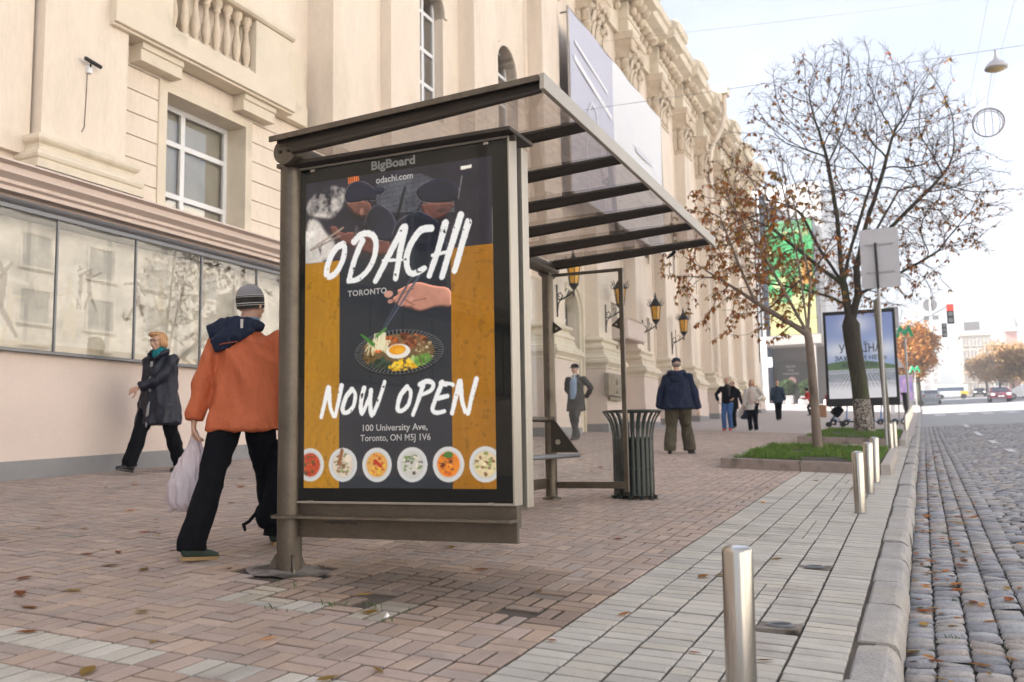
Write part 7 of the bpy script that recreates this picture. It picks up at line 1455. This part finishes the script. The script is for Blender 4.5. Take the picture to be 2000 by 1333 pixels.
# ============================================================ OVERHEAD
def wire(name, pts, r, label, sag=0):
    a, b = Vector(pts[0]), Vector(pts[-1]); P = [a.lerp(b, i / 16) + Vector((0, 0, -sag * 4 * (i / 16) * (1 - i / 16))) for i in range(17)]; mb = MB(); mb.tube(P, r, 5); return tag(mb.build(name, 'wiremat'), label, 'wire', 'overhead wires')
MT['wiremat'] = pmat('wire', (.30, .30, .33), .6, var=0, bump=0)
wire('overhead_wire', [(-8.2, 26, 13.2), (30, 26, 11.7)], .004, 'thin wire crossing the sky above the trees, the upper one', .5)
wire('overhead_wire', [(-8.2, 22, 9.6), (30, 22, 9.3)], .006, 'span wire that carries the hanging street lamp', .15)
wire('overhead_wire', [(2.45, -10, 11.2), (2.0, 120, 15.5)], .005, 'overhead wire running along the street, left of the two', .2); wire('overhead_wire', [(3.1, -10, 11.2), (2.6, 120, 15.5)], .005, 'overhead wire running along the street, right of the two', .2)
wire('overhead_wire', [(2.05, 22, 9.4), (2.45, 30, 10.75)], .006, 'short stay wire from the lamp span to the round decoration')
wire('overhead_wire', [(-.62, 48, 5.9), (1.70, 48, 7.1)], .02, 'arm wire that holds the traffic lights')
t = thing('hanging_lamp', (2.04, 22, 9.0), 'grey street lamp hanging from the span wire at the right edge', 'street lamp'); MB().lathe((2.04, 22, 8.95), [(.18, 0), (.235, .02), (.23, .06), (.15, .16), (.06, .22), (.02, .3), (.02, .45)], 18).build('hood', 'grey_sign', t); MB().lathe((2.04, 22, 8.93), [(.04, -.02), (.16, .0), (.17, .018)], 16).build('lens', pmat('lamp lens', (.6, .48, .25), .3, bump=0), t)
t = thing('round_decoration', (2.46, 30, 10.22), 'wire circle street decoration hanging over the road at the right', 'street decoration'); mb = MB()
for r_, k in ((.42, 0), (.39, .08), (.43, -.07)): mb.tube([(2.46 + r_ * math.cos(a), 30 + k, 10.22 + r_ * math.sin(a)) for a in np.linspace(0, 2 * math.pi, 37)], .012, 5, 0, False)
for q in (-.25, -.08, .1, .26): h = math.sqrt(.41 ** 2 - q * q); mb.tube([(2.46 + q, 30, 10.22 - h), (2.46 + q * 1.25, 30.03, 10.22), (2.46 + q, 30, 10.22 + h)], .008, 4)
for k in range(22): a = k * .2856; mb.ell((2.46 + .42 * math.cos(a), 30, 10.22 + .42 * math.sin(a)), (.022, .022, .022), 6, 4)
mb.build('hoop', 'twig', t)
wire('overhead_wire', [(2.46, 30, 10.64), (2.6, 30, 12.4)], .008, 'wire from which the round decoration hangs')
# traffic lights
def tlight(x, y, z0, z1, w, label, lit):
    t = thing('traffic_light', (x, y, z0), label, 'traffic light', 'hanging traffic lights'); mb = MB(); mb.box(x - w / 2, x + w / 2, y, y + .2, z0, z1); mb.build('housing', 'tl_grey', t, bevel=.02); n = 3; h = (z1 - z0) / n
    for k in range(n): mb = MB(); mb.tube([(x, y - .03, z0 + h * (k + .5)), (x, y - .002, z0 + h * (k + .5))], w * .36, 14); mb.build('lens', 'red_lamp' if (lit and k == 2) else 'pole', t)
    if lit: mb = MB(); mb.box(x - w / 2, x + w / 2, y - .025, y - .001, z1 - h, z1); mb.build('red_glow', 'red_lamp', t)
MT['red_lamp'] = emis_mat('red lamp', (.9, .08, .06), .3); MT['tl_grey'] = pmat('grey signal housing', (.10, .10, .10), .5, bump=0)
tlight(1.76, 48, 6.25, 7.17, .30, 'hanging traffic light showing red', True); tlight(1.46, 48, 5.63, 6.28, .22, 'unlit narrow traffic light below and left of the red one', False)
x, y = 1.32, 70; t = thing('round_sign', (x, y, 9.2), 'pale grey round no-entry style sign with two small plates hanging over the street', 'road sign'); mb = MB(); mb.tube([(x, y, 10.0), (x, y + .03, 10.0)], .46, 24); mb.build('disc', 'grey_sign', t); mb = MB(); mb.box(x - .05, x + .05, y - .02, y - .001, 9.3, 10.46); mb.build('bar', 'frame_white', t); mb = MB(); mb.box(x - .45, x - .1, y, y + .03, 8.95, 9.25); mb.box(x + .1, x + .5, y, y + .03, 8.95, 9.25); mb.build('plates', 'grey_sign', t)
t = thing('direction_sign', (4.4, 80, 9.1), 'pale grey rectangular sign hung high over the road', 'road sign'); mb = MB(); mb.box(3.82, 4.93, 80, 80.04, 9.05, 9.73); mb.build('plate', 'grey_sign', t); 
wire('overhead_wire', [(-8.3, 70, 10.6), (30, 80, 10.0)], .012, 'span wire that carries the far hanging signs')
MT['far_sign'] = pmat('darkened grey sign', (.16, .16, .17), .6, bump=0)  # grey darkened in the colour itself, so the sunlit plates don't burn out
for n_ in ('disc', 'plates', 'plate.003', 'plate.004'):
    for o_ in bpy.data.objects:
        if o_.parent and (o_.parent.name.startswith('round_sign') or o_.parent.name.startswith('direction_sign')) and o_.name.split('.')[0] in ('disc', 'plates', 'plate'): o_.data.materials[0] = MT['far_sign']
# lane marks on the cobbles
mb = MB()
MT['lane_paint'] = pmat('worn white road paint', (.55, .54, .55), .7, var=.2, vscale=8, bump=.2)
def decal(mb, x0, x1, y0, y1, dz):
    n = 6; vs = [(x0 + (x1 - x0) * i / 2, y0 + (y1 - y0) * j / n, g(x0 + (x1 - x0) * i / 2, y0 + (y1 - y0) * j / n) + dz) for i in range(3) for j in range(n + 1)]; mb.add(vs, [(i * (n + 1) + j, (i + 1) * (n + 1) + j, (i + 1) * (n + 1) + j + 1, i * (n + 1) + j + 1) for i in range(2) for j in range(n)])
for y0, y1 in ((22.0, 23.4), (26.6, 28.6), (32.5, 35.5), (40, 43)): decal(mb, 1.74, 1.9, y0, y1, .010)
tag(mb.build('lane_marking', 'lane_paint'), kind='structure')
mb = MB()
for k in range(11): decal(mb, 1.0 + k * 1.25, 1.6 + k * 1.25, 58.5, 62.5, .012)
for y0 in (78, 88, 100, 115, 135): decal(mb, 3.3, 3.45, y0, y0 + 4, .012)
tag(mb.build('crossing_marking', 'lane_paint'), kind='structure')
# ============================================================ CARS
def car(body_mat, lights=True):
    t = thing('car', (0, 0, 0), 'x', 'car', 'cars on the far road'); mb = MB()      # front faces -y
    prof = [(-2.15, .32), (-2.2, .55), (-2.1, .78), (-1.3, .95), (-.62, 1.42), (.7, 1.46), (1.45, 1.08), (2.1, 1.0), (2.18, .6), (2.1, .30)]
    n = len(prof); vs = []
    for xx, sc_ in ((-.88, .94), (-.90, 1), (-.72, 1.0), (.72, 1.0), (.90, 1), (.88, .94)):
        for (yy, zz) in prof:
            xq = xx * (.80 if zz > 1.2 else 1.0); vs.append((xq, yy * (1 if abs(xx) < .9 else .985), zz if abs(xx) < .85 or zz < .9 else zz * .985))
    mb.add(vs, [(i * n + j, i * n + (j + 1) % n, (i + 1) * n + (j + 1) % n, (i + 1) * n + j) for i in range(5) for j in range(n)] + [tuple(range(n - 1, -1, -1)), tuple(5 * n + j for j in range(n))]); mb.build('body', body_mat, t, False, bevel=.04)
    mb = MB(); mb.add([(-.66, -1.27, .985), (.66, -1.27, .985), (.58, -.68, 1.39), (-.58, -.68, 1.39)], [(0, 1, 2, 3)]); mb.build('windscreen', 'car_glass', t, False)
    mb = MB(); mb.add([(-.60, .78, 1.45), (.60, .78, 1.45), (.66, 1.42, 1.12), (-.66, 1.42, 1.12)], [(0, 1, 2, 3)]); mb.build('rear_window', 'car_glass', t, False)
    for s_ in (-1, 1):
        for yy in (-1.35, 1.35):
            mb = MB(); mb.tube([(s_ * .72, yy, .32), (s_ * .91, yy, .32)], .32, 18); w = mb.build('wheel', 'black', t, False); mb = MB(); mb.tube([(s_ * .9, yy, .32), (s_ * .925, yy, .32)], .19, 12); mb.build('rim', 'pole', w, False)
        mb = MB(); mb.ell((s_ * .66, -2.13, .70), (.17, .07, .09), 10, 6); mb.build('headlight', 'headlamp' if lights else 'pole', t, False); mb = MB(); mb.ell((s_ * .68, 2.13, .82), (.15, .05, .09), 8, 6); mb.build('tail_light', 'red_lamp2', t, False); mb = MB(); mb.ell((s_ * .95, -.75, 1.0), (.10, .06, .07), 8, 6); mb.build('mirror', body_mat, t, False)
    mb = MB(); mb.box(-.45, .45, -2.22, -2.19, .42, .62); mb.build('grille', 'black', t, False); mb = MB(); mb.box(-.26, .26, -2.235, -2.222, .46, .57); mb.build('number_plate', 'frame_white', t, False); return t
MT['car_glass'] = pmat('car glass', (.05, .07, .11), .08, var=0, bump=0, spec=.8); MT['headlamp'] = emis_mat('headlamp', (1, .93, .8), 1.2); MT['red_lamp2'] = pmat('tail lamp', (.35, .02, .02), .3, var=0, bump=0)
def paint(nm, c): MT[nm] = pmat(nm, c, .25, metal=.2, var=.03, bump=0, coat=.8); return nm
cars = [(7.4, 100, 0, paint('plum red car paint', (.28, .03, .07)), True, 'plum red car with headlights on, coming down the far road'), (1.5, 106, 180, paint('silver blue car paint', (.42, .46, .52)), False, 'silver blue car parked at the far left kerb, seen from behind'), (1.25, 132, 180, paint('dark grey car paint', (.07, .07, .08)), False, 'dark grey car behind the silver blue parked one'),
        (9.8, 172, 0, paint('graphite car paint', (.05, .05, .06)), True, 'small graphite car far up the middle of the road'), (7.2, 176, 0, paint('white car paint', (.7, .7, .7)), False, 'small white car far up the road left of the graphite one'), (10.9, 112, 90, 'white car paint', False, 'white car at the right edge behind the plum red one'), (13.6, 128, 90, 'white car paint', False, 'second white car farther behind at the right edge')]
for (x, y, a, m_, li, lab) in cars: c = car(m_, li); c.location = (x, y, g(x, y)); c.rotation_euler = (0, 0, R(a)); c['label'] = lab
x, y = 5.0, 150; z = g(x, y); t = thing('bus', (x, y, z), 'low white and yellow bus crossing the far end of the road', 'bus'); mb = MB(); mb.box(x - 2.2, x + 2.2, y, y + 2.2, z + .35, z + 2.1); mb.build('body', 'white car paint', t, bevel=.15); mb = MB(); mb.box(x - 2.0, x + 1.6, y - .02, y - .005, z + 1.2, z + 1.75); mb.build('windows', 'car_glass', t); mb = MB(); mb.box(x + 1.1, x + 2.15, y - .03, y - .021, z + .6, z + 1.15); mb.build('yellow_panel', pmat('yellow paint', (.6, .35, .05), .4, bump=0), t)
for dx in (-1.5, 1.5): mb = MB(); mb.tube([(x + dx, y - .05, z + .4), (x + dx, y + .2, z + .4)], .4, 16); mb.build('wheel', 'black', t)
# ============================================================ FAR TREES
def leafy(name, x, y, h, rx, rz, label, cols, n, th=.25, sparse=0, lean=0, size=.4, seed=3):
    z = g(x, y); t = thing('autumn_tree', (x, y, z), label, 'tree', 'orange autumn trees farther down the street'); rs = np.random.default_rng(seed); mb = MB(); mb.tube([(x, y, z - .2), (x, y, z + h * .25), (x + lean * .3, y, z + h * .4)], [th, th * .8, th * .7], 8)
    cen = np.array([x + lean, y, z + h - rz])
    for k in range(9): a = rs.uniform(0, 6.28); e = cen + np.array([math.cos(a) * rx * .75, math.sin(a) * rx * .6, rs.uniform(-.3, .8) * rz]); m = (np.array([x, y, z + h * .35]) + e) / 2 + rs.normal(0, .3, 3); mb.tube([(x, y, z + h * .3), tuple(m), tuple(e)], [th * .5, th * .3, .03], 5)
    mb.build('trunk', 'bark_dark', t); cl = [cen + v * np.array([rx, rx, rz]) * .8 for v in rs.normal(0, .5, (26, 3)) if np.linalg.norm(v) < 1.15]; V = np.zeros((n, 4, 3)); c = np.array(cl)[rs.integers(0, len(cl), n)] + rs.normal(0, 1, (n, 3)) * np.array([rx, rx, rz]) * .17
    a = rs.normal(0, 1, (n, 3)); a /= np.linalg.norm(a, axis=1)[:, None]; b = np.cross(a, rs.normal(0, 1, (n, 3))); b /= np.linalg.norm(b, axis=1)[:, None]; s_ = size * rs.uniform(.5, 1.2, (n, 1)); V[:, 0] = c - a * s_ / 2; V[:, 1] = c + b * s_ / 3; V[:, 2] = c + a * s_ / 2; V[:, 3] = c - b * s_ / 3
    C = np.repeat(np.array(cols)[rs.integers(0, len(cols), n)] * rs.uniform(.75, 1.25, (n, 1)), 4, 0); fast_mesh('crown', V.reshape(-1, 3), np.arange(4 * n).reshape(-1, 4), 'leaf', C, parent=t)
OC = [(.48, .21, .04), (.40, .16, .03), (.52, .28, .07), (.34, .14, .03)]
leafy('a', .35, 97, 8.2, 2.3, 2.9, 'bright orange tree on the far left kerb behind the metro signs', OC, 9000, size=.34, seed=3); leafy('b', -.6, 116, 8.0, 2.6, 3.0, 'orange tree behind the first bright orange one at the far left kerb', OC, 6000, size=.36, seed=4)
RC = [(.46, .29, .12), (.50, .33, .15), (.42, .24, .10)]
for i, (x, y, h, r_) in enumerate(((12.5, 128, 6.8, 3.4), (14.5, 150, 8.0, 4.2), (13.2, 175, 8.0, 4.0), (16.5, 190, 10, 5.0), (13.8, 215, 9, 4.5))):
    leafy('c%d' % i, x, y, h, r_, r_ * .75, ['orange-brown tree right of the plum red car, nearest of its row', 'pale orange tree, second in the row on the right of the road', 'pale orange tree, third in the row on the right of the road', 'tall pale orange tree, fourth in the row on the right of the road', 'pale orange tree, farthest of the row on the right of the road'][i], RC, 4500, size=.5, seed=10 + i)
# ============================================================ FAR BUILDINGS
FB = {}
def fmat(nm, c): FB[nm] = pmat(nm, c, .8, var=.06, vscale=.6, bump=0); return FB[nm]
winm = pmat('dark window glass', (.30, .30, .30), .12, var=.2, bump=0, spec=.8)
def block(name, x0, x1, y0, y1, z1, mat, label, face='+x', nx=8, nz=5, zb=None, ww=.42, hh=.58):
    zb = zb if zb is not None else min(g(x, y) for x in (x0, x1) for y in (y0, y1)) - .5; t = thing(name, ((x0 + x1) / 2, (y0 + y1) / 2, zb), label, 'building'); H = z1 - zb
    mb = MB(); mb.box(x0, x1, y0, y1, zb, z1); mb.build('wall', mat, t); mb = MB(); mb.box(x0 - .5, x1 + .5, y0 - .5, y1 + .5, z1 + .002, z1 + .7); mb.build('cornice', mat, t); mb = MB(); mb.box(x0 - .25, x1 + .25, y0 - .25, y1 + .25, zb + H * .24, zb + H * .24 + .35); mb.build('string_course', mat, t)
    faces = []
    if '+x' in face: faces.append(('x', x1, y0, y1, 1))
    if '-x' in face: faces.append(('x', x0, y0, y1, -1))
    if '-y' in face: faces.append(('y', y0, x0, x1, -1))
    for ax, c, a, b, sg in faces:
        n = nx if ax == 'x' else max(2, int((b - a) / (y1 - y0 + 1e-6) * nx)) if False else nx
        cw = (b - a) / n; ch = (H - 1.5) / nz; me = None; w2, h2 = cw * ww / 2, ch * hh / 2; mb = MB()
        # one window: projecting surround, sill and recessed-looking pane set proud of the wall
        if ax == 'x': mb.box(0, sg * .18, -w2 - .2, -w2, -h2, h2 + .2); mb.box(0, sg * .18, w2, w2 + .2, -h2, h2 + .2); mb.box(0, sg * .18, -w2, w2, h2, h2 + .2); mb.box(0, sg * .3, -w2 - .3, w2 + .3, -h2 - .18, -h2 - .002); mb.box(0, sg * .05, -w2, w2, -h2, h2, 1); mb.box(sg * .05, sg * .09, -.04, .04, -h2, h2)
        else: mb.box(-w2 - .2, -w2, 0, sg * .18, -h2, h2 + .2); mb.box(w2, w2 + .2, 0, sg * .18, -h2, h2 + .2); mb.box(-w2, w2, 0, sg * .18, h2, h2 + .2); mb.box(-w2 - .3, w2 + .3, 0, sg * .3, -h2 - .18, -h2 - .002); mb.box(-w2, w2, 0, sg * .05, -h2, h2, 1); mb.box(-.04, .04, sg * .05, sg * .09, -h2, h2)
        me = mb.mesh('window'); me.materials.append(mat); me.materials.append(winm)
        for i in range(n):
            for j in range(nz):
                o = bpy.data.objects.new('window', me); COL.objects.link(o); o.parent = t; p = a + cw * (i + .5); zz = zb + 1.2 + ch * (j + .5); w_ = Vector((c, p, zz)) if ax == 'x' else Vector((p, c, zz)); o.location = w_ - t.location
    return t
block('opposite_building', 42, 60, -72, -22, 25, fmat('warm stone far', (.76, .71, .64)), 'cream stone block across the street behind the viewer, seen mirrored in the display glass', '-x', 9, 6, zb=-4)
block('opposite_building', 42, 60, -18, 30, 27, fmat('pale stone far', (.78, .74, .67)), 'pale stone block across the street, seen mirrored in the display glass', '-x', 9, 6, zb=-2)
block('opposite_building', 43, 60, 34, 90, 23, fmat('grey stone far', (.72, .67, .60)), 'grey stone block across the street farther along', '-x', 9, 5, zb=0)
# glass corner building with the bright screen
mod = thing('modern_building', (-15, 104, 4), 'modern glass-fronted building with a tall green and yellow screen over a grey canopy', 'building')
mb = MB(); mb.box(-32, -7.7, 97.0, 132, 2.5, 27); mb.build('wall', fmat('white cladding', (.72, .72, .72)), mod)
mb = MB()
for k in range(9): mb.box(-16.2 + k * .33, -16.05 + k * .33, 93.8, 94.4, 3.5, 26)
mb.box(-14.9, -14.4, 93.0, 94.0, 3.6, 24); mb.box(-13.55, -13.2, 92.0, 92.4, 3.6, 10.6); mb.build('white_fins', 'frame_white', mod)
mb = MB(); mb.box(-16.3, -12.9, 94.5, 96.9, 3.5, 25.5); mb.build('glass_tower', 'car_glass', mod)
mb = MB(); mb.box(-13.6, -7.9, 92.2, 96.9, 9.9, 10.8); mb.box(-13.0, -8.0, 96.0, 96.95, 4.0, 9.9, 1); mb.box(-8.9, -8.45, 92.3, 92.7, 3.6, 9.9); mb.build('canopy', [fmat('grey canopy', (.33, .31, .30)), fmat('dark recess', (.12, .11, .105))], mod)
mb = MB(); mb.prism_y([(-12.6, 5.9), (-9.35, 5.9), (-9.35, 8.4), (-12.6, 8.4)], 95.0, 95.2); sg_ = mb.build('dark_sign', fmat('dark sign', (.035, .033, .03)), mod)
fit_text('sign_lettering', 'MUST', -11.6, -10.7, 94.98, 7.85, .3, 'ink_grey', sg_); fit_text('sign_lettering', 'THE', -11.5, -10.9, 94.98, 7.5, .25, 'ink_grey', sg_); fit_text('sign_lettering', 'PARADISE', -11.9, -10.4, 94.98, 7.15, .25, 'ink_grey', sg_)
mb = MB(); mb.tube([(-11.1, 94.97, 6.55), (-11.1, 94.99, 6.55)], .38, 16); mb.build('emblem', pmat('pale pink emblem', (.5, .3, .28), .6, bump=0), sg_)
Hs, Ws = 90, 36; v, u = np.mgrid[0:Hs, 0:Ws]; u = u / (Ws - 1); v = v / (Hs - 1); nn = np.array([[noise.fractal((a * 3.2, b * 6.5, 2), 1, 2, 5) for a in np.linspace(0, 1, Ws)] for b in np.linspace(0, 1, Hs)])
Cs = np.ones((Hs, Ws, 3)) * np.array(srgb(70, 205, 115)); Cs[nn > .15] = srgb(40, 165, 85); Cs[(v > .70 + .08 * nn * 3) | (nn > .42)] = srgb(240, 236, 165); Cs[(v < .1)] = srgb(120, 200, 140); Cs[(nn < -.3) & (v > .3)] = srgb(225, 240, 170); Cs[(abs(u - .85) < .12) & (abs(v - .45) < .12)] = srgb(235, 170, 70)
Xs, Zs = np.meshgrid(np.linspace(-12.75, -8.35, Ws), np.linspace(22.4, 11.0, Hs)); V = np.stack([Xs.ravel(), np.full(Hs * Ws, 93.6), Zs.ravel()], 1); i = (np.arange(Hs - 1)[:, None] * Ws + np.arange(Ws - 1)).ravel(); MT['screen'] = attr_mat('led screen', rough=.5, emit=.03)
mb = MB(); mb.box(-12.85, -8.25, 93.7, 96.9, 10.9, 22.6); mb.build('screen_case', 'frame_grey', mod); fast_mesh('led_screen', V, np.stack([i, i + Ws, i + Ws + 1, i + 1], 1), 'screen', Cs.reshape(-1, 3) * .42, parent=mod)
for i, (x, y, s_, lab) in enumerate(((-11.0, 90, .75, 'round green shrub left of the dark sign, by the canopy'), (-9.2, 90, .7, 'round green shrub under the right end of the dark sign'))):
    z = g(x, y); t = thing('shrub', (x, y, z), lab, 'shrub', 'round shrubs by the canopy'); rs = np.random.default_rng(40 + i); n = 1600; c = rs.normal(0, 1, (n, 3)); c /= np.linalg.norm(c, axis=1)[:, None]; c = c * np.array([s_, s_, s_ * 1.0]) * rs.uniform(.7, 1.05, (n, 1)) + np.array([x, y, z + 1.55]); a = rs.normal(0, .10, (n, 3)); b = rs.normal(0, .06, (n, 3)); V = np.stack([c - a, c + b, c + a, c - b], 1); fast_mesh('foliage', V.reshape(-1, 3), np.arange(4 * n).reshape(-1, 4), 'leaf', np.repeat(np.array([.06, .10, .03]) * rs.uniform(.6, 1.5, (n, 1)), 4, 0), parent=t); mb = MB(); mb.box(x - .6, x + .6, y - .6, y + .6, z, z + .8); mb.build('planter', 'plinth', t, bevel=.03)
for i in range(5):
    x, y = -10.2 + i * .95, 76.0; z = g(x, y); tag(MB().lathe((x, y, z), [(.16, 0), (.17, .5), (.15, .62), (.05, .68)], 12).build('stone_post', 'frame_white'), 'short white stone post in the sunlit row before the canopy', 'post', 'white stone posts')
t = thing('blue_sign', (-9.85, 70, g(-9.85, 70)), 'small white and blue sign on a white pole at the corner of the theatre', 'road sign'); mb = MB(); pole(mb, -9.95, 70, g(-9.95, 70), 9.0, .09); mb.build('pole', 'frame_white', t); mb = MB(); mb.prism_y(rounded(-9.92, -9.50, 6.15, 6.9, .1), 69.85, 69.88); mb.build('plate', pmat('white blue plate', (.6, .63, .75), .4, bump=0), t)
x, y = -8.87, 60; t = thing('white_post', (x, y, g(x, y)), 'white post close to the end of the theatre facade', 'post'); mb = MB(); pole(mb, x, y, g(x, y), 5.75, .10); mb.build('post', 'frame_white', t)
# hazy distance
cr = fmat('far cream', (.62, .58, .52)); block('far_building', -40, -13, 150, 205, 33, cr, 'hazy cream block on the left beyond the billboard', '+x-y', 8, 7); block('far_building', -44, -14, 215, 300, 32, fmat('far white', (.66, .64, .62)), 'hazy whitish block behind the first one on the left', '+x-y', 9, 7)
block('far_building', 36, 60, 200, 290, 40, fmat('far pink', (.6, .5, .45)), 'hazy pinkish block far off on the right', '-x-y', 8, 7); block('far_building', 12.6, 19.9, 285, 297, 28, fmat('far grey arch', (.40, .37, .33)), 'hazy grey building closing the street, with many small windows', '-y', 4, 5); block('far_building', -8, 10, 420, 450, 30, fmat('far hill block', (.6, .58, .56)), 'very faint pale block at the very end of the street', '-y', 5, 5)
t = thing('clock_tower', (26.4, 300, 11), 'thin hazy red and white tower with a grey cap far up the street', 'tower'); mb = MB(); mb.box(25.0, 27.8, 299, 302, 8, 30); mb.build('shaft', fmat('red tower', (.5, .18, .14)), t); mb = MB(); mb.box(24.0, 28.8, 298, 303, 30.0, 31.0); mb.lathe((26.4, 300.5, 31), [(2.2, 0), (1.8, 2), (.6, 3.6), (.1, 6)], 8); mb.build('cap', 'grey_sign', t)
# ============================================================ HAZE
hz = MB(); hz.box(-88, 108, -58, 690, -12, 60); ho = hz.build('haze', []); hm = bpy.data.materials.new('haze air'); hm.use_nodes = True; n_ = hm.node_tree; n_.nodes.clear(); om = n_.nodes.new('ShaderNodeOutputMaterial'); pv = n_.nodes.new('ShaderNodeVolumePrincipled'); pv.inputs['Color'].default_value = (.97, .97, .99, 1); pv.inputs['Density'].default_value = .0020; pv.inputs['Anisotropy'].default_value = .2; n_.links.new(pv.outputs[0], om.inputs['Volume']); ho.data.materials.append(hm); tag(ho, 'pale bright haze in the air along the street', 'haze', kind='stuff')
